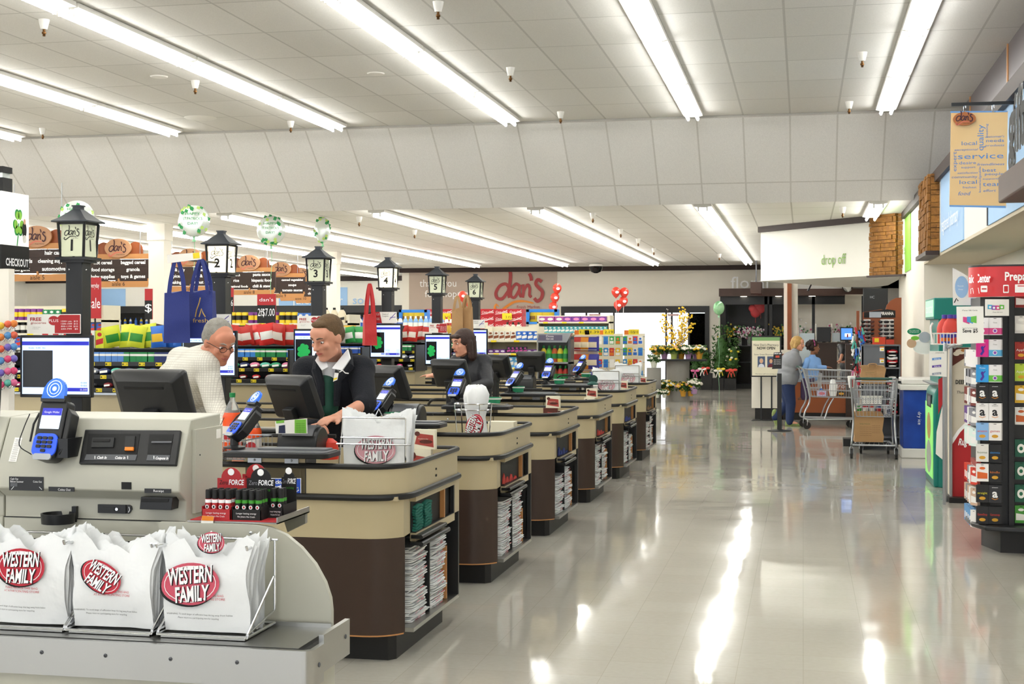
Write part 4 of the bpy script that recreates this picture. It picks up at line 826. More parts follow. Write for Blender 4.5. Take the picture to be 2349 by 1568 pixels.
# wire racks with bags on the counters
def counter_bag_rack(px0, px1, pyt, i, yo, lab, lab2):
    Y = YI[i]+yo; a = atY(px0, pyt, Y); b_ = atY(px1, pyt, Y); z0 = .803; z1 = a.z; x0, x1 = a.x, b_.x; r = .0045
    t = thing('wire_bag_rack', lab, 'bag rack', ((x0+x1)/2, Y, z0)); mb = MB(t).m('chrome')
    mb.tube([(x0-.02, Y, z0), (x0+.01, Y, z1)], r, 8).tube([(x1+.0, Y, z0), (x1, Y, z1)], r, 8).build('posts')
    mb = MB(t).m('chrome')
    for f in (.0, .28, .37, .70): z = z1-(z1-z0)*f; mb.tube([(x0+.01-.03*f-(.02 if f == .37 else 0), Y-.006, z), (x1+(.03 if f == .37 else 0), Y-.006, z)], r, 8)
    mb.tube([(x0, Y, z0+.005), (x0, Y+.16, z0+.005), (x1, Y+.16, z0+.005), (x1, Y, z0+.005)], r, 8); mb.build('cross_bars')
    mb = MB(t).m('chrome')
    for x in (x0+.03, x1-.02): mb.tube([(x, Y, z1), (x, Y+.12, z1+.0), (x, Y+.13, z1+.012)], r, 8)
    mb.tube([(.5*(x0+x1)-.02, Y+.1, z1), (.5*(x0+x1), Y+.1, z1+.04), (.5*(x0+x1)+.02, Y+.1, z1)], r*.8, 6); mb.build('hooks')
    bag_pack((.5*(x0+x1)+.01, Y+.035, z0+.012), (x1-x0)*.98, (z1-z0)*1.06, .10, 4.1+i, lab2, [(.0, (z1-z0)*.52, (x1-x0)*.62, .05, 'bag_red_faint')], 12)
counter_bag_rack(782, 930, 957, 0, .30, 'chrome wire rack on the nearest counter holding white bags', 'white plastic bags with faint red print hung on the nearest counter rack')
counter_bag_rack(1358, 1420, 851, 4, .30, 'chrome wire rack of bags on the fifth counter', 'white plastic bags hung in the rack on the fifth counter')
counter_bag_rack(1410, 1466, 838, 5, .30, 'chrome wire rack of bags on the farthest counter', 'white plastic bags hung in the rack on the farthest counter')
Y = YI[1]+.38; c = atY(1085, 930, Y); t = thing('wire_bag_rack', 'round wire rack on second counter with a bunch of drooping white bags', 'bag rack', (c.x, Y, .803)); mb = MB(t).m('chrome')
for z, r_ in ((.805, .10), (1.08, .12), (1.12, .125)): mb.tube([(c.x+r_*math.cos(a*PI/10), Y+.7*r_*math.sin(a*PI/10), z) for a in range(20)], .004, 6, closed=True)
for a in range(6): mb.tube([(c.x+.10*math.cos(a*PI/3), Y+.07*math.sin(a*PI/3), .805), (c.x+.125*math.cos(a*PI/3), Y+.085*math.sin(a*PI/3), 1.12)], .004, 6)
mb.tube([(c.x+.12, Y, 1.12), (c.x+.22, Y, 1.115), (c.x+.22, Y+.03, 1.115), (c.x+.12, Y+.03, 1.12)], .004, 6); mb.build('frame')
t = thing('plastic_bag_pack', 'bunch of white plastic bags drooping from round rack on the second counter', 'plastic bags', (c.x, Y, .82)); mb = MB(t).m('film_white')
for k in range(9):
    a0 = k*.75; rg = []
    for z, r_ in ((.82, .085), (.92, .07), (1.02, .05), (1.10, .075), (1.17, .09), (1.22, .06), (1.235, .02)):
        cx_, cy_ = c.x+(.02+.03*math.cos(a0))-.02*(z-1), Y+.03*math.sin(a0); rg.append([(cx_+r_*.6*math.cos(q*PI/6)*(1+.25*math.sin(q*2+k)), cy_+r_*.45*math.sin(q*PI/6), z+.012*math.sin(q*1.7+k)) for q in range(12)])
    mb.loft(rg)
mb.build('bag_bunch', smooth=3); mb = MB(t); s_ = MB(); bag_logo(s_, 0, 0, .16, 0, 1.2, 'bag_red'); merge(mb, s_, Matrix.Translation((c.x+.03, Y-.088, .98))); mb.build('print')
# chocolate boxes, tubs, bottles on counters
mat('choc', '#5a2a20', .4); mat('cream_card', '#e6dfc8', .5)
def choc_box(x, y, z, w_, h_, d, rz, lab, price=False, dark=False):
    M = Matrix.Translation((x, y, z)) @ Matrix.Rotation(rz, 4, 'Z'); t = MB(); t.M = M; t.m('choc' if dark else 'cream_card').bx(-w_/2, w_/2, 0, d, 0, h_); t.M = M @ reframe((0, -.001, 0), (1, 0, 0), (0, 0, 1))
    t.m(C_('#a8433a')).flat([(-w_*.42, h_*.25), (w_*.45, h_*.1), (w_*.42, h_*.72), (-w_*.3, h_*.8)]).m('choc').ell(w_*.1, h_*.38, w_*.3, h_*.10, .001).ell(-w_*.3, h_*.78, w_*.12, h_*.12, .001); t.m('cream_card').textw('Raspberry Joy', -w_*.25, w_*.2, h_*.5, h_*.06, .001)
    if price: t.m('sale_yellow').prism([(-w_*.45, -.02), (w_*.45, -.02), (w_*.45, .045), (-w_*.45, .045)], .001, .003); t.m('sale_red').flat([(-w_*.4, .03), (-w_*.05, .03), (-w_*.05, .042), (-w_*.4, .042)], .0035).m('letter_black').textw('$2.99', -w_*.05, w_*.42, -.008, .035, .0035)
    tag(t.build('chocolate_box', origin=True), lab, 'box')
def choc_set(i, px, py, s, labn, n=2):
    Y = YI[i]+.84; P = atY(px, py, Y); P.x = min(P.x, CX-.105-n*.021); z0 = .803
    choc_box(P.x, Y, z0, .12*s, .15*s, .03, -.12, f'upright cream chocolate box with yellow 2.99 tag on the {labn}', True, i == 2)
    choc_box(P.x+.02, Y+.008, z0+.1505*s, .12*s, .10*s, .03, -.12, f'upper cream chocolate box stacked above the priced one on the {labn}')
    for k in range(n):
        t = MB().m('cream_card' if k != 0 else 'choc'); t.bx(P.x+.064+k*.021, P.x+.083+k*.021, Y+.02, Y+.13, z0, z0+.125*s); tag(t.build('chocolate_box', origin=True), f'narrow {"cream" if k else "dark brown"} chocolate box in a row of boxes on the {labn}', 'box', f'narrow chocolate boxes on the {labn}' if k else None)
choc_set(0, 972, 1040, 1.05, 'nearest counter'); choc_set(2, 1262, 930, 1.0, 'third counter'); choc_set(3, 1352, 905, .9, 'fourth counter', 3); choc_set(4, 1424, 890, .9, 'fifth counter', 2); choc_set(5, 1470, 870, .8, 'farthest counter', 3)
P = V((CX-.15, 0, 0))
for k in range(2): tag(MB().m('cream_card').bx(P.x-.1, P.x+.08, YI[1]+.85, YI[1]+.97, .803+k*.085, .887+k*.085).build('chocolate_box', origin=True), ['lower', 'upper'][k]+' cream box stacked at the far edge of the second counter', 'box')
mat('tub_green', '#2f9a6c', .35, trans=.2)
for i, px, lab in ((1, 903, 'open green plastic tub on the second pay platform, nearest tub'), (2, 1132, 'open green plastic tub on the third pay platform'), (3, 1188, 'green plastic tub on the fourth pay platform'), (4, 1283, 'green plastic tub on the fifth pay platform beside card terminal'), (5, 1344, 'small green tub on the farthest pay platform')):
    Y = YI[i]+.06; X = atY(px, 900, Y).x; mb = MB().m('tub_green').lathe([(.002, 0), (.045, 0), (.052, .045), (.056, .048), (.056, .055), (.05, .055), (.044, .008), (.002, .006)], (X, Y, 1.022 if X < XPF+.08 else 1.014), 20, 1.15, .8); mb.m('white_plastic').lathe([(.0575, .047), (.0580, .052), (.0575, .056)], (X, Y, 1.014), 20, 1.15, .8); tag(mb.build('plastic_tub', origin=True), lab, 'tub')
Y = YI[4]+.05; P = atY(1360, 862, Y); mb = MB().m(C_('#174f45')).lathe([(.001, 0), (.06, 0), (.062, .012), (.03, .03), (.02, .035)], (P.x, Y, 1.014), 18); mb.fr((P.x, Y+.02, 1.07), (1, 0, .3), (0, .3, 1)).ell(0, 0, .05, .05); mb.prism([(.05*math.cos(a*PI/8), .05*math.sin(a*PI/8)) for a in range(16)], -.012, 0); tag(mb.build('wiper_lid', origin=True), 'dark green flip lid of wipes on the fifth pay platform', 'lid')
P = atY(1340, 915, YI[4]-.02); t = thing('wipes_tub', 'white sanitizing wipes tub with green label beside fifth counter platform', 'tub', (P.x+.02, YI[4]+.25, .81)); mb = MB(t).m('white_plastic').lathe([(.001, 0), (.09, 0), (.09, .19), (.08, .2), (.001, .2)], (P.x+.02, YI[4]+.25, .81), 20); mb.build('body'); MB(t).m(C_('#1d6b5e')).fr((P.x+.02, YI[4]+.155, .83), (1, 0, 0), (0, 0, 1)).flat([(-.03, 0), (.04, 0), (.04, .07), (-.03, .07)]).m('letter_black').text('SANI', 0, .12, .05).build('label')
mat('soda_orange', '#f0551c', .15, var=.1); mat('cap_green', '#1f8a4a', .4); mat('clear_plastic', '#eef2f0', .08, trans=.8)
def soda(px, py, Y, lab, s=1.0):
    P = atY(px, py, Y); z = .915; c_ = (P.x, Y, z); t = thing('soda_bottle', lab, 'bottle', c_); sc_ = s
    MB(t).m('soda_orange').lathe([(.02, 0), (.052*s, .0), (.055*s, .02), (.055*s, .21*s), (.045*s, .235*s)], c_, 20).build('body')
    MB(t).m('clear_plastic').lathe([(.045*s, .235*s), (.03*s, .275*s), (.016*s, .30*s), (.014*s, .32*s)], c_, 20).build('neck'); MB(t).m('cap_green').lathe([(.016*s, .32*s), (.017*s, .345*s), (.002, .346*s)], c_, 14).build('cap')
    mb = MB(t).m(C_('#e9e0d8')).lathe([(.0556*s, .07*s), (.056*s, .1*s), (.056*s, .16*s)], c_, 20); mb.m('sale_red').fr((P.x, Y-.057*s, z+.1*s), (1, 0, 0), (0, 0, 1)).ell(0, 0, .03, .025, 0).build('label')
soda(533, 955, YI[0]+.85, 'tall orange soda bottle with green cap on the nearest conveyor', .98)
soda(583, 990, YI[0]+.55, 'second orange soda bottle right behind the nearest card terminal', .72)
P = atY(545, 1058, YI[0]+.3); t = thing('pencil_cup', 'black mesh pencil cup with green pen on the nearest counter', 'cup', (P.x, YI[0]+.05, .96)); c_ = (P.x, YI[0]+.0, .96)
mb = MB(t).m('dark_metal')
for k in range(7): mb.tube([(P.x+.04*math.cos(a*PI/8), YI[0]+.06+.03*math.sin(a*PI/8), .955+k*.009) for a in range(16)], .0014, 4, closed=True)
for a in range(12): mb.tube([(P.x+.04*math.cos(a*PI/6), YI[0]+.06+.03*math.sin(a*PI/6), .955), (P.x+.04*math.cos(a*PI/6), YI[0]+.06+.03*math.sin(a*PI/6), 1.01)], .0014, 4)
mb.build('mesh_cup'); MB(t).m('cap_green').tube([(P.x, YI[0]+.06, .96), (P.x-.02, YI[0]+.07, 1.05)], .004, 6).build('pen')
a = atY(498, 1055, YI[0]+.16); b_ = atY(566, 1020, YI[0]+.16); t = thing('wire_basket', 'grey wire basket under the arm of the grey-haired man', 'basket', ((a.x+b_.x)/2, YI[0]+.3, .95)); mb = MB(t).m('wire_grey'); x0, x1, y0, y1 = a.x-.18, b_.x, YI[0]+.14, YI[0]+.5
for z in (.955, 1.05): mb.tube([(x0, y0, z), (x1, y0, z), (x1, y1, z), (x0, y1, z)], .003, 6, closed=True)
for k in range(16): x = x0+(x1-x0)*k/15; mb.tube([(x, y0, 1.05), (x, y0, .955), (x, y1, .955), (x, y1, 1.05)], .0018, 5)
mb.build('wires')
pl = Pl((0, YI[0]+.48, 1), (1, 0, 0), (0, 0, 1)); mb = MB(); mb.M = pl.M
mb.m('paper_white').prism(pl.q([(633, 994), (705, 994), (704, 959), (631, 966)]), -.004, 0); mb.m(C_('#7bc043')).flat(pl.q([(676, 993), (703, 993), (702, 961), (676, 962)]), .001); mb.flat(pl.q([(634, 971), (652, 969), (652, 963), (633, 965)]), .001); mb.m(C_('#232a4a')).flat(pl.q([(639, 993), (655, 993), (654, 974), (640, 976)]), .001); mb.m('letter_black')
for k in range(6): pl.text(mb, 'reusable bags at checkout', 679, 700, 972+k*4, 2, .002)
tag(mb.build('counter_card', origin=True), 'white framed card with lime green panel behind the nearest monitor pole', 'sign')
tag(MB().m(C_('#d0341f')).lathe([(.001, 0), (.05, 0), (.055, .03), (.045, .09), (.02, .11), (.001, .112)], (atY(752, 985, YI[0]+.7).x, YI[0]+.72, .91), 18).build('red_scanner_item', origin=True), 'round red item under the cashier hand on the nearest counter', 'grocery item')
# ---------------- candy racks behind the lanes ----------------
RX0, RX1 = -6.2, -4.62
tiers = [(1.115, .0), (1.15, .03), (1.25, .10), (1.35, .18), (1.455, .34)]
def make_rack():
    t = thing('candy_rack', 'x', 'candy rack', (0, 0, 0)); W = RX1-RX0
    mb = MB(t).m('cream_laminate').bx(0, W, .03, .5, .1, 1.10); mb.build('base'); MB(t).m('kick_black').bx(.02, W-.02, .05, .48, 0, .1).build('kick')
    MB(t).m('wire_grey').bx(-.01, W+.01, .0, .03, 1.095, 1.112).build('edge_strip')
    for z, y in tiers[1:]: MB(t).m('black_plastic').bx(0, W, y-.02, .5, z-.035 if z < 1.4 else z-.012, z).build('shelf', bev=.003)
    mb = MB(t).m('black_plastic').bx(0, W, .48, .52, 1.1, 1.46).bx(-.02, 0, 0, .52, 1.1, 1.42).bx(W, W+.02, 0, .52, 1.1, 1.42); mb.build('back_panel')
    k = 0
    for z, y in tiers[1:4]:
        n = 11; sh_ = [c for c in t.children if c.name.startswith('shelf')][tiers[1:4].index((z, y))]
        for q in range(n):
            x = .07+q*W/n; mb = MB(t).fr((x, y-.0215, z-.032), (1, 0, 0), (0, 0, 1)).m('sale_yellow').flat([(0, 0), (.052, 0), (.052, .028), (0, .028)]).m('letter_black').textw('1.29', .02, .048, .006, .014, .0005); mb.flat([(.004, .006), (.014, .006), (.014, .02), (.004, .02)], .0005).build('shelf_tag', sh_)
    index_kids(t); return t
rk = make_rack(); RY = [YI[i]+1.50 for i in range(1, 6)]
RL = ['nearest', 'second', 'third', 'fourth', 'fifth']
for i, y in enumerate(RY):
    lab = f'black tiered candy rack on beige base, {RL[i]} of the racks behind the lanes'
    if i == 0: rk.location = (RX0, y, 0); rk['label'] = lab
    else: dup(rk, (RX0, y, 0), 0, lab)
    wh = lambda k: f'on the {["lowest","second lowest","third","upper","top"][k]} tier of the {RL[i]} candy rack'
    gum = [['#c2272d', '#157a5c', '#5b8fd6', '#1f8a4a', '#1b2f6b'], ['#3a86d8', '#2f9a6c', '#202020', '#3a86d8', '#1f8a4a'], ['#2b59b5', '#1f8a4a', '#202020', '#6b8f3a', '#2b59b5'], ['#202020', '#3a86d8', '#202020', '#5b8fd6', '#1f8a4a'], ['#2b59b5', '#202020', '#3a86d8', '#d94a8a', '#1f8a4a']][i]
    bags = [['#e9e5da', '#e9e5da', '#d6dc36', '#d6dc36', '#2f6fd0', '#2f6fd0'], ['#3a221c', '#3a221c', '#4a2620', '#c22a20', '#d8302a', '#c22a20'], ['#c22a20', '#2f9a4c', '#e8a62e', '#1f3f9a', '#c8c4b8', '#2f9a4c'], ['#202020', '#7a8f3a', '#e0b23a', '#2f6fd0', '#202020', '#c22a20'], ['#2f6fd0', '#e8a62e', '#3a221c', '#c22a20', '#2f9a4c', '#e0b23a']][i]
    for x in [RX0+.06+.052*q for q in range(29)]:
        g = gum[int((x-RX0)/.3) % 5]; put('gum', g, WH if g != '#202020' else '#4fae54', 1.0, (x, y+.24, 1.35), random.uniform(-.15, .15), wh(3))
    for q in range(15):
        g = random.choice(['#1b2a5a', '#23336e', '#8d93a0', '#2f9a6c', '#d77aa0', '#57b8a0', '#202a3a'] if i else ['#1b2a5a', '#1b2a5a', '#23336e', '#8d93a0', '#2f9a6c', '#57b8a0'])
        put('pouch', g, WH, 1.05, (RX0+.07+q*.103, y+.15, 1.25), random.uniform(-.4, .4), wh(2))
    for q in range(12):
        g = random.choice(['#c0226e', '#7d1f24', '#c2272d', '#2a2a2e', '#1f8a4a']); put('pouch', g, WH, .8, (RX0+.07+q*.13, y+.09, 1.15), random.uniform(-.4, .4), wh(1))
    for q in range(14):
        g = bags[min(5, int(q/14*6))]; g2 = {'#d6dc36': '#2f8a2c', '#2f6fd0': '#f2c02e', '#e9e5da': '#c2272d', '#3a221c': '#8a5a34', '#c22a20': '#e8dcd0', '#d8302a': WH}.get(g, WH)
        if i == 0 and q < 6: put('box', g, '#c2272d', 1.1, (RX0+.12+q*.1, y+.42, 1.455), random.uniform(-.3, .3), wh(4))
        else: 
            o = put('bag', g, g2, .75+.15*random.random(), (RX0+.12+q*.1, y+.42+random.uniform(-.02, .03), 1.462), random.uniform(-.5, .5), wh(4)); o.rotation_euler.x = random.uniform(-.25, .15); o.rotation_euler.y = random.uniform(-.25, .25)
# ---------------- back of the shop ----------------
mb = MB(); mb.fr((0, YB-.03, 0), (1, 0, 0), (0, 0, 1)); a = atY(1135, 662, YB-.03); b_ = atY(1250, 662, YB-.03); W = b_.x-a.x
logo(mb, (a.x+b_.x)/2, atY(1190, 665, YB).z, W, mat('logo_red', '#a33a3c', .5), mat('logo_orange', '#e58a2c', .5), bold=1.2); k_ = len(mb.v)
tag(mb.build('wall_logo', smooth=0), 'large red script logo with orange swoosh on the tan back wall', 'sign')
def column(px, wpx, pyt, lab, D):
    P = atD(px, pyt, D); w_ = wpx/FPX*D/2; t = thing('square_column', lab, 'column', (P.x, P.y, 0)); MB(t).m('wall_cream').bx(P.x-w_, P.x+w_, P.y-w_, P.y+w_, 0, H2-.28).build('shaft'); MB(t).m('wall_cream').bx(P.x-w_-.02, P.x+w_+.02, P.y-w_-.02, P.y+w_+.02, H2-.28, H2).build('capital')
column(367, 38, 515, 'square white column between aisle 6 and aisle 7 signs', 24.0); column(764, 26, 580, 'square white column behind the third lane lamp', 32.5)
# refrigerated cases and dark band along the back left wall
t = thing('refrigerated_case', 'long dark refrigerated case along the back wall below blue panels', 'fridge', (-16, YBL-.5, 0)); x1 = WBL-.3
mb = MB(t).m('black_plastic').bx(XL+.5, x1, YBL-1.0, YBL-.05, 0, .5).bx(XL+.5, x1, YBL-1.0, YBL-.05, 2.18, 2.42).bx(XL+.5, x1, YBL-.1, YBL-.05, .5, 2.2); mb.build('case_body')
for z in (.9, 1.3, 1.75): MB(t).m('wire_grey').bx(XL+.5, x1, YBL-.6, YBL-.1, z, z+.03).build('shelf')
for q in range(60):
    x = WBL-.6-q*.2; c = random.choice(['#f0efe8', '#f0efe8', '#e8e4d8', '#4a7fd0', '#f0d64a']); put('bottle', c, '#3a6fd0', 1.25, (x, YBL-.45, 1.78), 0, 'on the top shelf of the refrigerated case')
# aisle signs
mat('sign_plaque', '#b98a66', .5); mat('sign_ink', '#3a1420', .5); mat('pink_ink', '#cf6a5a', .5); mat('sign_board', '#35241c', .5, var=.2, scale=6)
AT = {5: (['hair care', 'cleaning supplies', 'automotive'], ['shampoo', 'paper goods', 'detergent']), 6: (['bagged cereal', 'granola', 'toys & games'], ['hot cereal', 'food storage', 'baby supplies']), 7: (['kitchenware', 'tea & coffee', 'peanut butter'], ['jam & jelly', 'spices', 'baking']), 8: (['pasta sauce', 'hispanic food', 'chili & stew'], ['pasta', 'rice', 'international foods']), 9: (['canned vegetables', 'soups', 'tomato sauces'], ['', '', 'crackers']), 10: (['juice', 'nuts', 'chips'], ['', '', '']), 11: (['water', 'salsa', 'beans'], ['', '', ''])}
for n, D, px in ((5, 21.3, 86), (6, 24.3, 272), (7, 27.2, 437), (8, 29.6, 572), (9, 32.6, 645), (10, 35.5, 690), (11, 38.4, 722)):
    P = atD(px, 757-177*21.3/D, D); u = V((cs, sn*.0, 0)).normalized(); z0 = CH+1.178-.0  # first board text height
    t = thing('aisle_sign', f'brown wooden hanging sign board with tan oval plaque, aisle {["five","six","seven","eight","nine","ten","eleven"][n-5]}', 'aisle sign', (P.x, P.y, z0)); F = reframe((P.x, P.y, z0), (1, 0, 0), (0, 0, 1)); w_ = .57
    def A(): q = MB(t); q.M = F; return q
    A().m('wood_light').prism([(-w_, .06), (w_, .06), (w_, .15), (-w_, .15)], -.03, .0).build('top_rail')
    for k in range(3):
        z = .055-k*.122; mb = A().m('sign_board').prism([(-w_-.02, z-.122), (w_+.02, z-.122), (w_+.02, z), (-w_-.02, z)], -.02+.0, .012-.004*k); mb.m('letter_white')
        s_ = AT[n][0][k]; s2 = AT[n][1][k]
        for q_, xx in ((s_, .28), (s2, -.29)):
            if q_: tm = text_mesh('*'+q_); mb.text('*'+q_, xx, z-.082, min(.085, .53/(tm[3]-tm[2])), z=.014)
        mb.build('board')
    mb = A().m('wood_light').prism([(-w_+.03, -.43), (w_-.03, -.43), (w_, -.325), (-w_, -.325)], -.02, .005); mb.m('letter_black').text(f'aisle {n}', 0, -.405, .10, z=.007).build('bottom_rail')
    for x in (-w_, w_-.02, -.01): A().m('wood_light').prism([(x, -.33), (x+.03, -.33), (x+.03, -.28), (x, -.28)], -.02, .014).build('peg')
    for x in (-.30, .30): A().m('wood_orange').prism([(x-.14, .12), (x+.14, .12)]+arcp(x, .22, .14, 0, 180, 12), -.05, -.03).build('rounded_backing')
    mb = A().m('sign_plaque').prism([(.25*math.cos(a*PI/14), .25+.165*math.sin(a*PI/14)) for a in range(28)], .0, .03); logo(mb, 0, .25, .34, 'sign_ink', 'pink_ink', z=.034); mb.build('oval_plaque')
    for x in (-.4, .4): MB(t).m('wire_grey').bx(P.x+x-.004, P.x+x+.004, P.y+.008, P.y+.016, z0+.15, H2+(.55 if n == 5 else 0)).build('hanger')
# hanging / standing red sale signs
def sale_sign(x0, y0, x1, y1, Y, lab, price, head=None, dark=False):
    pl = Pl((0, Y, 1), (1, 0, 0), (0, 0, 1)); t = thing('sale_sign', lab, 'sign', atY((x0+x1)/2, y1, Y)); mb = MB(t); mb.M = pl.M; a, b_, c, d = pl.rect(x0, y0, x1, y1); W, H = b_-a, d-c
    mb.m('sale_red').prism([(a, c), (b_, c), (b_, d), (a, d)], -.02, 0)
    if dark: mb.m('letter_black').flat([(a, c), (b_, c), (b_, c+H*.62), (a, c+H*.62)], .002)
    if head: mb.m('letter_white').textw(head, a+W*.12, b_-W*.12, d-H*.25, H*.12, .003)
    mb.m('letter_white').textw(price, a+W*.04, b_-W*.04, c+H*.25, H*.26, .003); mb.build('board')
    mb = MB(t); mb.M = pl.M; mb.m('letter_black').prism([((a+b_)/2-.01, -1+(-0 if 0 else 0)), ((a+b_)/2+.01, -1), ((a+b_)/2+.01, c), ((a+b_)/2-.01, c)], -.02, -.01).build('stem')
sale_sign(203, 636, 231, 730, 17.2, 'red sale sign just right of the first lane lamp post', 'sale', 'everyday')
sale_sign(332, 662, 349, 732, 17.2, 'narrow red and black sale sign left of the white column', '$', None, True)
sale_sign(590, 674, 632, 741, 17.2, 'red and black sale sign reading 2 for 7.00', '2f$7.00', "dan's", True)
sale_sign(524, 660, 535, 715, 17.2, 'thin red sale sign right of the second lane lamp', '66', None, True)
# gondola shelving runs with products
def gondola(x0, x1, Y, zs, kinds, lab, where, step=.1, d=.45, seed=1, zt=None, lights=True, colr='cream_card'):
    random.seed(seed); t = thing('shelf_unit', lab, 'shelving', ((x0+x1)/2, Y, 0)); MB(t).m(colr).bx(x0, x1, Y+d, Y+d+.04, 0, max(zs)+(zt or .12)).build('back_panel')
    MB(t).m(colr).bx(x0, x1, Y, Y+d, 0, .18).build('plinth')
    for z in list(zs)+[.4, .75]:
        mb = MB(t).m(colr).bx(x0, x1, Y, Y+d, z-.03, z); mb.m('sale_yellow')
        for q in range(int((x1-x0)/.35)): xx = x0+.1+q*.35+random.uniform(-.05, .05); mb.bx(xx, xx+.09, Y-.004, Y-.001, z-.032, z-.002)
        mb.build('shelf')
    for x in (x0, x1-.03): MB(t).m(colr).bx(x, x+.03, Y, Y+d, 0, max(zs)+(zt or .12)).build('end_panel')
    k = 0
    for r, z in enumerate(zs):
        x = x0+.08; 
        while x < x1-.06:
            run = random.choice([3, 4, 5]); kd, c, c2, s_ = random.choice(kinds[min(r, len(kinds)-1)])
            st = {'box': .085, 'wide': .165, 'bottle': .08, 'jug': .145, 'bag': .17, 'can': .072, 'gum': .055, 'pouch': .1, 'peg': .09}[kd]*s_
            for _ in range(run):
                if x > x1-.06: break
                put(kd, c, c2, s_, (x, Y+(.1 if kd != 'wide' else .12), z), random.uniform(-.08, .08), f'on the {["top","second","third","fourth"][r]} shelf {where}'); x += st
    return t
DET = [('jug', '#1f5fc0', '#f2d02e', 1.0), ('jug', '#1f5fc0', '#f2d02e', 1.0), ('jug', '#e9e7e0', '#2f6fd0', .9), ('jug', '#d23a2a', '#f2f0ea', .9), ('bottle', '#3a7fd6', '#f2f0ea', 1.3)]
MIX = [('box', '#4a7fd0', '#f2f0ea', 1.1), ('box', '#c23a30', '#f2d02e', 1.1), ('bottle', '#d8d2c0', '#3a2a20', 1.2), ('box', '#e8e2d0', '#c23a30', 1.2), ('can', '#7a2f8a', '#f2d02e', 1.3), ('can', '#f2d02e', '#202020', 1.3), ('jug', '#e8dcc0', '#202020', .8), ('box', '#2f8a5a', '#f2f0ea', 1.1)]
PET = [('box', '#3a5fc0', '#f2f0ea', 1.1), ('box', '#4a6fd0', '#d23a2a', 1.1), ('bottle', '#202020', '#f2f0ea', 1.1), ('bottle', '#e8b82e', '#202020', 1.1), ('bottle', '#6a2f8a', '#202020', 1.1)]
HBA = [('box', '#f2f0ea', '#3a7fd6', 1.15), ('box', '#2f6fd0', '#f2f0ea', 1.1), ('box', '#5fa8e0', '#f2f0ea', 1.3), ('box', '#e8e4da', '#8a4a2a', 1.1), ('bottle', '#f2f0ea', '#d0603a', 1.0), ('box', '#1f2f7a', '#e8c84a', .9), ('box', '#e89a3a', '#f2f0ea', .9)]
HBB = [('box', '#202438', '#c2489a', .8), ('box', '#8ac4e8', '#f2f0ea', .8), ('box', '#f2f0ea', '#5fa8e0', .9), ('box', '#4ab0c0', '#f2f0ea', .95), ('wide', '#6a2f8a', '#e8e0f0', .6)]
WHB = [('bottle', '#f2f0ea', '#3a6fd0', 1.2), ('bottle', '#f2f0ea', '#c23a30', 1.1), ('bottle', '#8ab8e8', '#f2f0ea', 1.2), ('bottle', '#e8e0c8', '#2f8a5a', 1.1)]
gondola(-15.2, -11.75, 17.3, (1.66, 1.38, 1.1), [DET, DET, MIX], 'long cream shelving of detergents seen left of the first lane post', 'of the detergent shelving', seed=3)
gondola(-11.6, -9.3, 17.4, (1.74, 1.56, 1.36, 1.1), [MIX, PET, PET, PET], 'cream shelf unit of blue packs behind the first lane post', 'of the shelf unit behind first lane post', seed=5, zt=.2)
gondola(-9.0, -6.2, 18.6, (1.7, 1.5, 1.25), [MIX, MIX, HBA], 'cream shelving behind the second lane lamp post', 'of the shelving behind second lane lamp', seed=8)
gondola(-9.6, -5.6, 24.2, (1.62, 1.4, 1.15), [WHB, WHB, MIX], 'shelving of white bottles behind the cashier', 'of the shelving behind the cashier', seed=11)
gondola(-7.2, -4.6, 22.8, (1.50, 1.28, 1.05), [MIX, HBB, HBB], 'shelving behind the fourth and fifth lane screens', 'of shelving behind fourth lane screen', seed=14)
gondola(atY(1112, 0, 22).x, atY(1236, 0, 22).x, 22.0, (1.44, 1.23, 1.0), [HBA, HBB, HBA], 'shelving of toiletry boxes behind the farthest lane lamp', 'of the toiletry shelving', seed=17, zt=.22)
gondola(atY(1232, 0, 26).x, atY(1400, 0, 26).x, 26.0, (1.76, 1.55), [[('wide', '#7a3a9a', '#e88ac0', 1.0), ('wide', '#a84a9a', '#f2f0ea', 1.0), ('wide', '#3aa04a', '#f2f0ea', 1.0)], HBB], 'shelving of purple and pink tissue boxes', 'of the purple box shelving', seed=19)
# purple/pink boxes etc. are on top; display tower with grey header
Yd = 20.5; a = atY(1233, 763, Yd); b_ = atY(1312, 860, Yd); t = thing('display_tower', 'grey cardboard display tower of lotion bottles with violet header', 'display stand', ((a.x+b_.x)/2, Yd, 0)); cardg = mat('card_violet', '#6d6880', .5)
MB(t).m('grey_plastic').bx(a.x, b_.x-.02, Yd+.3, Yd+.33, 0, a.z-.05).bx(a.x, a.x+.02, Yd, Yd+.3, 0, a.z-.1).bx(b_.x-.06, b_.x-.02, Yd, Yd+.3, 0, a.z-.1).build('tower_body')
for z in (.45, .8, 1.1): MB(t).m('wire_grey').bx(a.x, b_.x-.02, Yd, Yd+.3, z, z+.025).build('shelf')
pl = Pl((0, Yd-.01, 1), (1, 0, 0), (0, 0, 1)); mb = MB(t); mb.M = pl.M; mb.m('wire_grey').prism(pl.q([(1231, 785), (1300, 785), (1311, 763), (1233, 765)]), -.15, 0); mb.m(cardg).flat(pl.q([(1234, 781), (1290, 781), (1290, 768), (1236, 768)]), .002); mb.m('letter_white'); pl.text(mb, 'Dove', 1253, 1270, 773, 5, .004); pl.text(mb, 'MEN+CARE', 1253, 1270, 779, 4, .004); mb.build('header')
for k, (z, cc) in enumerate(((1.125, ['#e0c83a', '#5fb83a', '#c25a2a']), (.825, ['#c23a30', '#c23a30', '#8a4a2a']))):
    for q in range(5): put('bottle', cc[q % 3], '#2f8a4a', 1.25, (a.x+.07+q*.085, Yd+.12, z), 0, f'on the {["upper","lower"][k]} shelf of grey display tower')
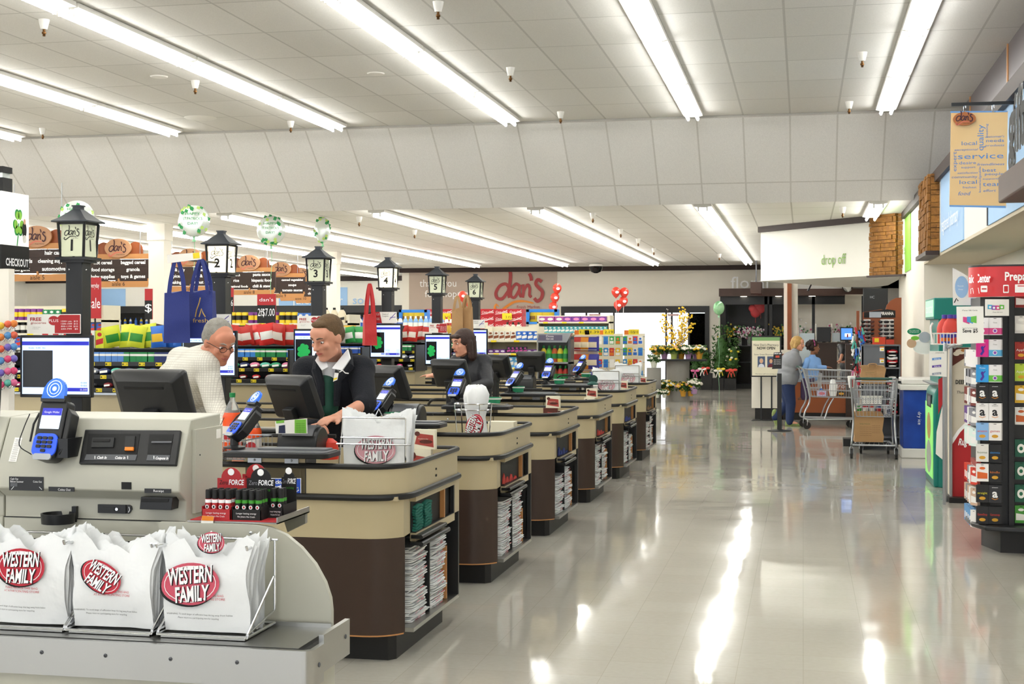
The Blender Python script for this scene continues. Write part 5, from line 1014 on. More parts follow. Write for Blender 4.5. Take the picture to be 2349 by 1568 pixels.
# soda cartons and blue display boxes
Yc_ = 30.0; zt = atY(1000, 708, Yc_).z; xL, xR = atY(975, 0, Yc_).x, atY(1212, 0, Yc_).x
t = thing('display_platform', 'wooden pallet platform under the stack of red soda cartons', 'platform', ((xL+xR)/2, Yc_, 0)); MB(t).m('wood_light').bx(xL, xR+1.2, Yc_, Yc_+.6, 0, zt-.6).build('deck')
mbp = MB().m(mat('coke_red', '#b8202a', .45)).bx(-.155, .155, 0, .4, 0, .147); mbp.fr((0, -.002, 0), (1, 0, 0), (0, 0, 1)).m('letter_white').textw('Coca-Cola', -.13, .14, .055, .05, 0, .2).stroke([(-.14, .03), (0, .045), (.14, .12)], .008, .0005); cm = mbp.mesh('soda_carton')
nx = int((xR-xL)/.315)
for r in range(4):
    for q in range(nx):
        o = bpy.data.objects.new('soda_carton', cm); COL.objects.link(o); o.location = (xL+.16+q*.315, Yc_+random.uniform(0, .02), zt-.6+r*.149); tag(o, 'red soda carton stacked in the wall of cartons below the back wall logo', 'carton', 'wall of red soda cartons')
pl = Pl((0, Yc_-.02, 1), (1, 0, 0), (0, 0, 1))
for x, w in ((1012, 'left'), (1152, 'right')):
    mb = MB(); mb.M = pl.M; mb.m('sale_yellow').prism(pl.q([(x, 733), (x+22, 733), (x+22, 718), (x, 718)]), 0, .005); mb.m('letter_black'); pl.text(mb, '3.15', x+8, x+20, 730, 6, .007); tag(mb.build('price_sign'), f'yellow price sign on the soda cartons, {w} of the two', 'price sign')
def blue_display(x0, x1, y0, y1, Y, lab):
    a = atY(x0, y0, Y); b_ = atY(x1, y1, Y); t = thing('blue_display_box', lab, 'display box', ((a.x+b_.x)/2, Y, b_.z)); W = b_.x-a.x; H = a.z-b_.z; mb = MB(t).m(C_('#2a7fd8'))
    mb.bx(a.x, b_.x, Y+.02, Y+.25, b_.z, b_.z+.02).bx(a.x, b_.x, Y+.24, Y+.26, b_.z, a.z).bx(a.x, b_.x, Y, Y+.02, a.z-H*.18, a.z).bx(a.x, b_.x, Y, Y+.02, b_.z, b_.z+H*.15).bx(a.x, a.x+W*.09, Y, Y+.24, b_.z, a.z).bx(b_.x-W*.09, b_.x, Y, Y+.24, b_.z, a.z).build('box')
    for k in range(4): put('bag', '#e8c82e', '#9a6a20', H*.65/.23, (a.x+W*(.18+.215*k), Y+.11, b_.z+H*.15), 0, 'of noodles in the '+lab.split(',')[0].split('blue')[0].strip()+' blue display box')
    MB(t).m('cream_card').bx(a.x+.05, b_.x-.05, Y+.02, Y+.24, 0, b_.z).build('stand')
blue_display(915, 979, 710, 743, 27.5, 'left blue display box, yellow bags inside, above fourth lane screen')
blue_display(1207, 1278, 709, 743, 27.5, 'right blue display box, yellow bags inside, beside red soda cartons')
# end display: columns of snack bags and peg racks
for (x0, x1, Y, nm) in ((1314, 1368, 21.0, 'snack'), (1370, 1425, 21.6, 'left peg'), (1428, 1476, 21.9, 'right peg')):
    a = atY(x0, 765, Y); b_ = atY(x1, 870, Y); t = thing('wire_display_rack', f'cream {nm} display rack right of the grey tower', 'display rack', ((a.x+b_.x)/2, Y, 0)); mb = MB(t).m('cream_card').bx(a.x, b_.x, Y+.2, Y+.22, .2, a.z).build('back_panel'); MB(t).m('cream_card').bx(a.x, b_.x, Y-.1, Y+.3, 0, .2).build('base')
    for k in range(6): z = .5+k*.2; MB(t).m('wire_grey').tube([(a.x, Y, z), (b_.x, Y, z), (b_.x, Y+.2, z), (a.x, Y+.2, z)], .006, 6, closed=True).build('wire_tier')
    W = b_.x-a.x
    if nm == 'snack':
        for r in range(3):
            for k, c in enumerate(('#c0302a', '#e08a1e', '#3a3a9a')): 
                for dd in range(2): put('bag', c, '#f0e0c0', .98, (a.x+W*(.17+.33*k), Y+.02+dd*.07, 1.28-r*.27), 0, f'in the {ORD[r]} row of the snack display rack')
    else:
        for r in range(6):
            for k in range(4): put('peg', random.choice(['#f2f0ea', '#2f8ad0', '#e8e4da', '#3aa84a', '#c8303a', '#e8c02e', '#5ab8d8']), random.choice(['#f2f0ea', '#2f6fd0', '#e07a2a']), .9, (a.x+W*(.12+.25*k), Y-.03, 1.38-r*.18), random.uniform(-.3, .3), f'in the {ORD[r]} row of the {nm} display rack')
    for k in range(1 if nm != 'snack' else 2):
        p_ = Pl((0, Y-.05, 1), (1, 0, 0), (0, 0, 1)); mb = MB(t); mb.M = p_.M; xx = x0+4+k*24; mb.m(C_('#e87a1e')).prism(p_.q([(xx, 767), (xx+10, 767), (xx+10, 757), (xx, 757)]), 0, .004); mb.m('sale_yellow').prism(p_.q([(xx+10, 767), (xx+34, 767), (xx+34, 755), (xx+10, 755)]), 0, .004).m('letter_black'); p_.text(mb, ('1.39', '2.19', '10/$10')[(x0 > 1400)+(x0 > 1350)], xx+13, xx+32, 764, 6, .006); mb.build('price_header')
# entrance -----------------------------------------------------------
t = thing('entrance_doors', 'black framed automatic entrance doors with bright daylight outside', 'doors', ((ED0+ED1)/2, YB, 0)); fz = atY(0, 712, YB).z; mb = MB(t).m('black_plastic')
mb.bx(ED0, ED1, YB-.08, YB+.12, fz-.12, EDZ).bx(ED0, ED0+.09, YB-.05, YB+.1, 0, EDZ).bx(ED1-.12, ED1, YB-.05, YB+.1, 0, EDZ); mb.build('frame')
for px in (1345, 1375, 1408, 1528, 1541, 1580): x = atY(px, 0, YB).x; MB(t).m('black_plastic').bx(x-.025, x+.025, YB, YB+.06, 0, fz-.1).build('mullion')
MB(t).m('black_plastic').bx(ED0, atY(1408, 0, YB).x, YB, YB+.06, atY(0, 736, YB).z, atY(0, 728, YB).z).build('transom')
for a_, b_ in ((1290, 1345), (1345, 1408), (1541, 1620)): MB(t).m('glass').bx(atY(a_, 0, YB).x, atY(b_, 0, YB).x, YB+.02, YB+.03, .05, fz-.12).build('glass_pane')
MB(t).m('screen_dark').bx(atY(1581, 0, YB).x, ED1-.12, YB+.03, YB+.05, .05, fz-.14).build('dark_pane')
for px in (1352, 1532): p_ = Pl((0, YB-.1, 0), (1, 0, 0), (0, 0, 1)); mb = MB(t); mb.M = p_.M; mb.m(C_('#c98a84')).prism(p_.q([(px, 724), (px+25, 724), (px+25, 720), (px, 720)]), 0, .01).m('letter_white'); p_.text(mb, 'AUTOMATIC DOOR', px+1, px+24, 723.2, 2.4, .012); mb.build('door_sticker')
# ---------------- balloons ----------------
mat('foil', '#e6eee8', .18, .35, var=.05); mat('clover', '#1c9a4c', .35); mat('clover_pale', '#b8d86a', .35); mat('latex_red', '#ee4a3a', .22, var=.05); mat('ribbon', '#8fd0a0', .4); mat('foil_green', '#2f9a58', .2, .3, col2='#c8e8c0', scale=9)
def clover(mb, c, M, r, m_):
    mb.m(m_)
    for k in range(4): a = k*PI/2+.4; q = MB(); 
    for k in range(4):
        a = k*PI/2+.4; ctr = (c[0]+r*.55*math.cos(a), c[1]+r*.55*math.sin(a)); mb.add([(ctr[0]+r*.48*math.cos(j*PI/4), ctr[1]+r*.48*math.sin(j*PI/4), c[2]) for j in range(8)], [tuple(range(8))])
def foil_balloon(px, py, rx, ry, D, lab, tail_px, green=False):
    P = atD(px, py, D); RX = rx/FPX*D; RZ = ry/FPX*D; t = thing('foil_balloon', lab, 'balloon', P); u = V((cs, sn, 0)); f = V((sn, -cs, 0)); M = reframe(P, u, (0, 0, 1)); th = RZ*.38
    mb = MB(t); mb.M = M; mb.m('foil_green' if green else 'foil'); N_ = 28; rings = []
    for j in range(11): a = PI*(j/10)-PI/2; c = max(.02, math.cos(a)); rings.append([(RX*c**.5*math.cos(k*2*PI/N_)*(1-.012*(k % 2)*c**.0), RZ*c**.5*math.sin(k*2*PI/N_)*(1-.012*(k % 2)), th*math.sin(a)) for k in range(N_)])
    mb.loft(rings); mb.build('foil_body')
    if not green:
        mb = MB(t); mb.M = M; r_ = random.Random(px)
        for k in range(22):
            a = r_.uniform(0, 2*PI); q = r_.choice([.93, .86, .8, .72, .95]); 
            if abs(math.sin(a)) < .35 and q < .8: continue
            zz = th*math.sqrt(max(0, 1-(q)**4))+.006; clover(mb, (RX*q*math.cos(a), RZ*q*math.sin(a), zz), M, RZ*.12, r_.choice(['clover', 'clover', 'clover_pale']))
        if rx > 25:
            mb.m('clover')
            for k, s_ in enumerate(('HAPPY', "ST.PATRICK'S", 'DAY!')): mb.textw(s_, -RX*(.45, .6, .3)[k], RX*(.45, .6, .3)[k], RZ*(.35-.3*k), RZ*.17, th+.004)
        mb.build('print')
    mb = MB(t).m('ribbon'); b0 = P-V((0, 0, RZ)); mb.tube([b0+V((.01*math.sin(k*.9), 0, -k*.12)) for k in range(int((P.z-RZ)/.12)+2)], .004, 5); mb.lathe([(.03, 0), (.012, .04), (.02, .07)], b0-V((0, 0, .06)), 8); mb.build('ribbon')
foil_balloon(177, 497, 40, 38, 18, 'shamrock foil balloon half hidden behind the first lane lamp', 230)
foil_balloon(445, 507, 37, 37, 19.0, 'shamrock foil balloon above the blue tote bags', 240)
foil_balloon(622, 528, 33, 34, 21.5, 'shamrock foil balloon between second and third lane lamps', 250)
foil_balloon(740, 527, 18.5, 30, 22.5, 'narrow shamrock foil balloon seen edge-on above third lane lamp', 200)
foil_balloon(1649, 706, 13, 16, 35, 'small green foil balloon in front of the floral cooler', 80, True)
def red_balloons(px0, D, pts, lab, Ytail):
    for k, (px, py) in enumerate(pts):
        P = atD(px, py, D+k*.05); t = thing('red_balloon', f'{lab}, {["top","middle","lower","bottom"][k] if len(pts)>1 else "single"} one', 'balloon', P); r = 10.5/FPX*D
        MB(t).m('latex_red').lathe([(.004, -r*1.35), (.02, -r*1.28), (.012, -r*1.22), (r*.45, -r*.95), (r*.85, -r*.4), (r, .1*r), (r*.92, .55*r), (r*.6, .95*r), (r*.25, 1.13*r), (.003, 1.17*r)], P, 18).build('balloon_body')
        mb = MB(t); mb.M = reframe(P+V((sn, -cs, 0))*(r+.004), (cs, sn, 0), (0, 0, 1)); mb.m('letter_white').ell(.02, 0, r*.4, r*.3).build('logo_spot')
        e = V((atD(px0, 800, D).x, P.y, .02)); MB(t).m('letter_white').tube([P-V((0, 0, r*1.3)), (P+e)/2, e], .004, 4).build('string')
red_balloons(1271, 37, [(1278, 662), (1273, 683), (1269, 704)], 'red balloon left of the entrance', 0)
red_balloons(1420, 36.5, [(1413, 670), (1432, 671), (1430, 691), (1418, 700)], 'red balloon in the cluster before the entrance', 0)
red_balloons(1078, 30, [(1061, 679), (1078, 695), (1080, 716)], 'red balloon behind brown paper bags', 0)
# ---------------- hanging tote bags ----------------
mat('tote_blue', '#22327e', .55, bump=.3, bscale=200); mat('tote_red', '#c02a2c', .5, bump=.2); mat('kraft', '#b08a5e', .7, bump=.15)
def tote(x0, x1, yt, yb, yh, Y, m_, lab, rz=0, print_=True, cat='bag', narrow=None):
    a = atY(x0, yt, Y); b_ = atY(x1, yb, Y); hz = atY(x0, yh, Y).z; w_ = (b_.x-a.x)/2; cx = (a.x+b_.x)/2; t = thing('tote_bag' if m_ != 'kraft' else 'paper_bag', lab, cat, (cx, Y, b_.z), rz); M = Matrix.Translation((cx, Y, b_.z)) @ Matrix.Rotation(rz, 4, 'Z'); H = a.z-b_.z
    mb = MB(t); mb.M = M; mb.m(m_); R_ = []
    for k in range(7): z = k/6; q = [(-w_*(1.02-.1*z), -.05-.01*math.sin(k)), (-w_*.3, -.065+.012*math.sin(k*2)), (w_*.35, -.06+.012*math.sin(k*1.5)), (w_*(1.02-.08*z), -.05), (w_*(.96-.05*z), .05), (0, .065), (-w_*(.97-.05*z), .05)]; R_.append([(x, y*(1-.5*z), z*H+(.01*math.sin(x*30) if k == 6 else 0)) for x, y in q])
    mb.loft(R_); mb.build('bag_body', bev=0)
    for y in (-.03, .03):
        mb = MB(t); mb.M = M; mb.m(m_); p_ = crv([(-w_*.6, y, H*.93), (-w_*.4, y, H*.97+(hz-a.z)*.5), (0, y*.3, H+(hz-a.z)), (w_*.45, y, H*.97+(hz-a.z)*.5), (w_*.6, y, H*.93)], 4); mb.loft([[(p.x-.014, p.y-.002, p.z), (p.x+.014, p.y-.002, p.z), (p.x+.014, p.y+.002, p.z), (p.x-.014, p.y+.002, p.z)] for p in p_]); mb.build('handle')
    if print_:
        mb = MB(t); mb.M = M @ reframe((w_*.2, -.078, H*.45), (1, 0, 0), (0, 0, 1)); mb.m(mat('gold_ink', '#c9a24a', .5)).stroke([(-.03, 0), (-.02, .05), (0, .10), (.01, .14)], .008).stroke([(.0, 0), (.02, .06), (.03, .03), (.05, .0)], .008).textw('fresh', -.05, .07, -.04, .03).build('print')
tote(378, 432, 670, 786, 592, 9.35, 'tote_blue', 'dark blue tote bag on the left of the hanging pair', .5, False)
tote(430, 494, 668, 775, 594, 9.5, 'tote_blue', 'dark blue tote bag with gold print, right of the hanging pair', -.05)
t = thing('bag_hook', 'black hook arm on second lane lamp post holding the blue tote bags', 'hook', (LP[1][1], LP[1][2], 1.9)); P = atY(432, 590, 9.45); mb = MB(t).m('black_plastic'); mb.tube([(LP[1][1], LP[1][2]-.055, P.z-.02), (P.x, P.y, P.z-.02), (P.x, P.y-.12, P.z-.01)], .008, 6).build('arm'); mb = MB(t).m('paper_white').fr((P.x-.08, 9.28, P.z-.05), (1, 0, .1), (0, 0, 1)).prism([(0, 0), (.26, 0), (.26, .05), (0, .06)], 0, .002).m('sale_yellow').flat([(.2, .01), (.25, .01), (.25, .05), (.2, .05)], .003).build('price_label')
tote(834, 862, 720, 792, 650, YI[3]+1.2, 'tote_red', 'folded red bag hanging left of the fourth lane lamp post', .6, False)
tote(1036, 1062, 707, 775, 678, YI[4]+1.3, 'kraft', 'brown paper bag with blue mark, left of the hanging pair', .2, False); tote(1058, 1084, 705, 772, 676, YI[4]+1.4, 'kraft', 'brown paper bag, right of the hanging pair by the sixth lamp', -.2, False)
# ---------------- lollipop stand and checkout light box ----------------
Yl = 7.25; P = atY(10, 950, Yl); t = thing('lollipop_stand', 'white post of a lollipop stand at the left edge', 'display stand', (P.x, Yl, 0)); zt = atY(10, 616, Yl).z; w_ = .035
MB(t).m('wall_cream').bx(P.x-.06, P.x+.028, Yl, Yl+.06, 0, zt).build('post'); mb = MB(t).m('sale_red').bx(P.x-.005, P.x+.022, Yl-.002, Yl, atY(0, 958, Yl).z, atY(0, 942, Yl).z); mb.m('paper_white').bx(P.x-.003, P.x+.020, Yl-.003, Yl-.001, atY(0, 953, Yl).z, atY(0, 947, Yl).z).build('sticker')
LC = ['#f06a4a', '#e8487a', '#f0c03a', '#5a9ad8', '#e86a9a', '#f08a3a', '#7a6ac8', '#60b8a8']
for r, y in enumerate((743, 769, 796, 823, 851, 878)):
    for k, (dx, dy, dz) in enumerate(((16, 0, -.02), (30, -1, 0), (0, 4, -.04), (-14, -4, -.02))):
        q = atY(dx+2, y+dy, Yl+dz-.03); c = LC[(r*3+k*5) % 8]; t = thing('lollipop', f'round wrapped {cname(c)} lollipop, {ORD[r]} row of the stand at left edge', 'lollipop', q, 0, f'lollipops in the {ORD[r]} row')
        MB(t).m(mat('candy'+c, c, .12, var=.45, scale=45)).ball(q, .021, 14, 10).build('ball'); MB(t).m('clear_plastic').tube([q+V((0, 0, 0)), q+V((-.05-.02*k*0, .04, -.035))], .003, 6).build('stick')
        MB(t).m('clear_plastic').lathe([(.002, -.034), (.012, -.030), (.004, -.020), (.014, -.014)], q, 10).build('wrapper')
XS = -4.61; q0 = atX(3, 614, XS); q1 = atX(66, 437, XS); y0, y1 = q0.y, q1.y; zb_, zt_ = q0.z, atX(3, 437, XS).z; bz = atX(3, 560, XS).z
pl = Pl((XS, 0, 0), (0, 1, 0), (0, 0, 1)); t = thing('checkout_light_box', 'white light box reading CHECKOUT with clover poster at the left edge', 'sign', (XS-.15, (y0+y1)/2, zb_)); w_ = y1-y0
mat('lightbox', '#f4f1ea', .5, emit=.3)
MB(t).m('lightbox').bx(XS-w_, XS, y0, y1, bz, zt_).build('lit_panel'); mb = MB(t).m('letter_black').bx(XS-w_-.002, XS+.002, y0-.002, y1+.002, zb_, bz); mb.M = pl.M; mb.m('letter_white'); pl.text(mb, '*CHECKOUT', 12, 64, 608, 17, .004)
mb.fr((XS-w_, y0-.004, 0), (1, 0, 0), (0, 0, 1)).textw('*SELF CHECKOUT', .02, w_-.02, zb_+.03, .05).build('name_band')
mb = MB(t); mb.M = pl.M; q = pl.l(42, 512); s_ = w_/11.
def leaf3(r, z):
    for a0 in (PI/2, PI/2+2.1, PI/2-2.1):
        for k in (-1, 1): mb.prism([(q[0]+r*.62*math.cos(a0)+r*.30*k*math.sin(a0)+r*.42*math.cos(j*PI/8), q[1]+r*1.0*math.sin(a0)-r*.30*k*math.cos(a0)*1.3+r*.55*math.sin(j*PI/8)) for j in range(16)], z-.001, z)
mb.m('clover'); leaf3(s_*2.0, .002); mb.m(C_('#8fd04a')); leaf3(s_*1.7, .0035)
mb.m('clover').stroke([(q[0], q[1]), (q[0]-s_*.2, q[1]-s_*3), (q[0]-s_*.6, q[1]-s_*5)], s_*.4, .002); c = pl.l(54, 528); mb.m('letter_black').ell(c[0], c[1], s_*.9, s_*1.8, .006).m('paper_white').ell(c[0], c[1]-s_*2.0, s_*.8, s_*.9, .007).m(C_('#d8a888')).ell(c[0], c[1]+s_*1.9, s_*.45, s_*.65, .007).build('poster')
z1_, z2_, z3_ = atX(3, 435, XS).z, atX(3, 404, XS).z, atX(3, 378, XS).z; mb = MB(t).m('letter_black').bx(XS-.2, XS-.02, y0+.05, y0+.15, zt_, z2_).bx(XS-.2, XS-.02, y0+.05, y0+.15, z2_+.03, z3_).m('foil').bx(XS-.19, XS-.03, y0+.06, y0+.14, z2_, z2_+.03); mb.m('letter_black').bx(XS-.18, XS-.10, y0+.10, y0+.18, 0, zb_+.01); mb.build('pole')
# ---------------- floral department ----------------
mat('leaf', '#3f6a2a', .5, col2='#1f4018', scale=20); mat('leaf_dark', '#24421f', .5, col2='#122a12', scale=20)
def plant(px, py, D, wpx, hf, flowers, wrap, lab, name='potted_mum', nf=46, tall=False, potr=None):
    P = atD(px, py, D); w_ = wpx/FPX*D/2; t = thing(name, lab, 'plant', P, 0); r_ = random.Random(int(px*7+py)); ph = w_*1.05*.9; pr = potr or w_*.55
    mb = MB(t).m(wrap); N_ = 16; rg = [(pr*.62, 0, 0), (pr*.8, ph*.6, 0), (pr*1.15, ph, .03), (pr*1.1, ph*.96, .03), (pr*.7, ph*.6, 0)]
    mb.loft([[(P.x+r*math.cos(k*PI/8), P.y+r*math.sin(k*PI/8), P.z+z+(jj*(1 if k % 4 == 0 else -.5) if jj else 0)) for k in range(N_)] for r, z, jj in rg], caps=True); mb.build('pot_wrapper')
    mb = MB(t).m('leaf'); C0 = P+V((0, 0, ph+hf*w_*(.3 if hf < 2 else .5)))
    for k in range(240):
        a, q, h = r_.uniform(0, 2*PI), r_.random()**.5, r_.random(); c = C0+V((w_*.9*q*math.cos(a), w_*.9*q*math.sin(a), (h-.5)*hf*w_*1.0)); d = V((r_.uniform(-1, 1), r_.uniform(-1, 1), r_.uniform(-.4, 1))).normalized()*w_*.34; e = d.orthogonal().normalized()*w_*.09; mb.add([c-d*.5, c+e, c+d*.6, c-e], [(0, 1, 2, 3)])
    mb.ball(C0-V((0, 0, hf*w_*.15)), (w_*.62, w_*.62, hf*w_*.38), 12, 8)
    mb.build('foliage', smooth=3)
    if flowers:
        mb = MB(t)
        for k in range(nf):
            a, q = r_.uniform(0, 2*PI), r_.random()**.5; x, y = w_*q*math.cos(a), w_*q*math.sin(a); z = hf*w_*.75*(1-.6*q*q)+r_.uniform(-.1, .05)*w_; mb.m(r_.choice(flowers)).ball(P+V((x, y, ph+z)), (w_*.2, w_*.2, w_*.15), 7, 4)
        mb.build('blossoms')
    return t
YE, PE, WB, PK = C_('#f0c828'), C_('#e8b088'), C_('#f4f0e2'), C_('#d8a8b8'); wr = {'y': C_('#dda53a'), 'p': C_('#b894c0'), 'g': C_('#b8c86a')}
for k, (px, fl, w) in enumerate(((1507, [YE, PE], 'y'), (1524, [YE, YE, PE], 'p'), (1546, [PE, YE], 'g'), (1563, [YE, PE, PK], 'y'), (1579, [WB, WB], 'p'), (1596, [PE, PK], 'p'), (1604, [WB, YE], 'y'))):
    plant(px, 823, 31.5+.15*(k % 2), 34, 1.1, fl, wr[w], f'potted chrysanthemum on the upper flower tier, {["first","second","third","fourth","fifth","sixth","seventh"][k]} from left')
for k, (px, py, fl, w) in enumerate(((1512, 905, [YE, PE], 'g'), (1530, 906, [WB, YE], 'y'), (1549, 908, [YE, PK], 'p'), (1566, 909, [PE, YE], 'y'), (1583, 908, [WB, YE], 'y'), (1592, 903, [WB], 'p'))):
    plant(px, py, 31.3-.1*(k % 2), 36, 1.2, fl, wr[w], f'potted chrysanthemum on the floor below the flower tier, {["first","second","third","fourth","fifth","sixth"][k]} from left')
for k, px in enumerate((1494, 1508, 1524)): plant(px, 912, 30.6, 22, 1.0, [WB], C_('#dfe4da'), f'small white-flowered pot in the front floor row, {["left","middle","right"][k]}', 'potted_primrose', 24)
plant(1500, 843, 30.8, 34, 1.0, [WB], C_('#d8dcd0'), 'leafy pot on the small stand left of the flower tier', 'potted_plant', 6)
D_ = 31.5; a = atD(1487, 823, D_); b_ = atD(1622, 823, D_); t = thing('flower_table', 'dark flower table with grey drum legs holding the upper row of pots', 'table', ((a.x+b_.x)/2, a.y, 0))
MB(t).m('black_plastic').bx(a.x, b_.x, a.y-.3, a.y+.35, a.z-.04, a.z-.002).build('table_top')
q0, q1 = atD(1530, 823, D_), atD(1582, 823, D_); MB(t).m(mat('concrete', '#8d8c88', .8, bump=.5, bscale=90)).lathe([(.26, 0), (.26, a.z-.04)], ((q0.x+q1.x)/2, a.y+.05, 0), 24).build('drum_leg')
q0 = atD(1500, 843, 30.8); t = thing('plant_stand', 'low grey drum stand left of the flower table', 'stand', (q0.x, q0.y, 0)); MB(t).m('concrete').lathe([(.16, 0), (.16, q0.z-.002)], (q0.x, q0.y, 0), 20).build('drum')
# branch vase
P = atD(1556, 800, 31.7); t = thing('branch_arrangement', 'tall arrangement of pussy willow and yellow forsythia above the potted flowers', 'flowers', V((P.x, P.y, a.z))); r_ = random.Random(5); mb = MB(t).m(C_('#6a5040')); pts = []
for k in range(16):
    e = atD(r_.uniform(1520, 1592), r_.uniform(706, 760), 31.7+r_.uniform(-.2, .2)); c0 = V((P.x, P.y, a.z+.05)); m_ = (c0+e)/2+V((r_.uniform(-.05, .05), 0, 0)); c_ = crv([c0, m_, e], 5); mb.tube(c_, .005, 5); pts.append(c_)
mb.build('twigs'); mb = MB(t)
for k, c_ in enumerate(pts):
    for p_ in c_[4:]:
        for _ in range(2 if k % 2 else 4): mb.m('paper_white' if k % 2 else YE).ball(p_+V((r_.uniform(-.05, .05), r_.uniform(-.05, .05), r_.uniform(-.05, .05)))*(.5 if k % 2 else 1.3), .010 if k % 2 else .022, 6, 4)
mb.build('buds'); MB(t).m('concrete').lathe([(.06, 0), (.09, .1), (.07, .28), (.08, .3)], (P.x, P.y, a.z), 16).build('vase')
# green plants on black boxes
for k, (px0, px1, py0, py1) in enumerate(((1607, 1633, 856, 889), (1634, 1660, 867, 890), (1661, 1688, 868, 890), (1583, 1606, 868, 889))):
    p0, p1 = atY(px0, py1, 37.7), atY(px1, py1, 37.7); h = atY(px0, py0, 37.7).z; t = MB().m('letter_black').bx(p0.x, p1.x, p0.y, p0.y+.35, 0, h); tag(t.build('planter_box', origin=True), f'black planter box at the floor under green plants, {["second","third","rightmost","leftmost"][k]} of four', 'box')
RB = [C_('#d8483a'), C_('#f2eee8'), C_('#3a58c0'), C_('#d86aa0'), C_('#e8d040')]
for k, (px, py, w_, lab) in enumerate(((1620, 862, 34, 'green leafy plant with blue basket above second planter box'), (1648, 868, 34, 'dark leafy plant with white ribbon'), (1675, 868, 38, 'leafy plant with orange bow above rightmost planter box'), (1596, 868, 30, 'leafy plant with pink bow above leftmost planter box'), (1655, 864, 46, 'large tall green plant with red bow in front of the cooler'), (1682, 866, 36, 'tall leafy plant with yellow flowers by the floral cooler'), (1612, 864, 28, 'trailing green plant with green bow beside the flower table'))):
    P = atY(px, py, 37.9); P = atD(px, py, (P-V((0, 0, CH))).dot(V((-sn, cs, 0)))); Dq = (P-V((0, 0, CH))).dot(V((-sn, cs, 0))); t = plant(px, py, Dq, w_, 4.2 if k > 3 else 2.3, [RB[4], WB] if k == 5 else None, 'leaf_dark', lab, 'green_plant', 14); 
    mb = MB(t).m(RB[k % 5 if k != 2 else 0]); c = P+V((0, -.22, .2))
    for s_ in (-1, 1): mb.ball(c+V((s_*.06, 0, .02)), (.06, .02, .035), 8, 5); mb.tube([c, c+V((s_*.03, 0, -.09)), c+V((s_*.05, 0, -.16))], .012, 5)
    mb.build('ribbon_bow')
# floral cooler
Yk = YB-.9; x0, x1 = atY(1652, 0, Yk).x, 1.1; zt = atY(0, 688, Yk).z; t = thing('floral_cooler', 'long dark glass fronted flower cooler with brown header below floral sign', 'cooler', ((x0+x1)/2, Yk, 0)); mb = MB(t).m('letter_black').bx(x0, x1, YB-.1, YB-.02, 0, zt).bx(x0, x1, Yk, YB-.05, 0, .12).bx(x0, x0+.15, Yk, YB-.05, .1, zt).bx(x0, x1, Yk, YB-.05, zt-.03, zt).build('cooler_body')
for px in (1757, 1768, 1866, 1980): x = atY(px, 0, Yk).x; MB(t).m('black_plastic').bx(x-.04, x+.04, Yk-.01, Yk+.04, .1, zt).build('mullion')
MB(t).m('black_plastic').bx(x0, x1, Yk-.01, Yk+.04, zt-.22, zt).build('top_frame'); MB(t).m('wood_dark').bx(atY(1652, 0, Yk).x-.02, x1, Yk-.25, Yk, zt, atY(0, 672, Yk).z).build('header')
MB(t).m('glass').bx(x0+.15, x1, Yk+.01, Yk+.018, .12, zt-.22).build('glass_front')
for z in (.7, 1.15): MB(t).m('dark_metal').bx(x0+.15, x1, Yk+.12, YB-.12, z, z+.02).build('shelf')
mat('down_glow', '#fff2d8', .4, emit=6)
for px in (1706, 1786, 1863): P = atY(px, 0, Yk-.12); MB(t).m('down_glow').lathe([(.002, 0), (.08, 0), (.09, .008)], (P.x, Yk-.13, zt+.0-.008), 16).build('downlight')
pl = Pl((0, Yk-.02, 1), (1, 0, 0), (0, 0, 1)); mb = MB(); mb.M = reframe((0, YB-.34, 0), (1, 0, 0), (0, 0, 1)); mb.m('letter_white').textw('floral', atY(1676, 0, YB-.34).x, atY(1762, 0, YB-.34).x, atY(0, 671, YB-.34).z, .33).build('dummy') if 0 else None
t_, f_, a0, a1 = text_mesh('floral'); mb = MB().m('letter_white'); xa, xb = atY(1676, 0, YB-.4).x, atY(1762, 0, YB-.4).x; z_ = atY(0, 671, YB-.4).z
for d_ in (0, -.05): mb.fr((0, YB-.30+d_, 0), (1, 0, 0), (0, 0, 1)).textw('floral', xa, xb, z_, .33)
tag(mb.build('floral_sign'), 'white dimensional letters reading floral above the flower cooler', 'sign')
BQ = [C_('#f6f2f0'), C_('#f6f2f0'), C_('#e8d0e0'), C_('#d05a8a'), C_('#f0d040'), C_('#3a7a3a')]
for k, (px, py, cs_) in enumerate(((1697, 758, 0), (1719, 752, 0), (1740, 748, 0), (1785, 745, 4), (1672, 752, 4), (1905, 748, 0), (1925, 746, 0), (1945, 750, 3), (1835, 760, 2))):
    Yq = Yk+.35; P = atY(px, py+10, Yq); P.z = 1.17; t = thing('flower_bouquet', f'{"yellow" if cs_ == 4 else "white and pink"} flower bouquet in cooler, {["second","third","fourth","fifth","first","seventh","eighth","ninth","sixth"][k]} from left', 'flowers', P); r_ = random.Random(k); mb = MB(t)
    for q in range(60): mb.m(r_.choice(BQ[:4]+[BQ[5]] if cs_ != 4 else [BQ[4], BQ[4], BQ[5]])).ball(P+V((r_.gauss(0, .09), r_.gauss(0, .07), .38+r_.gauss(0, .09))), .028, 6, 4)
    mb.build('blossoms'); MB(t).m('clear_plastic').lathe([(.05, 0), (.06, .12), (.05, .25)], P, 12).build('vase'); MB(t).m('leaf').cyl(P+V((0, 0, .05)), P+V((0, 0, .34)), .03, .05, 8).build('stems')
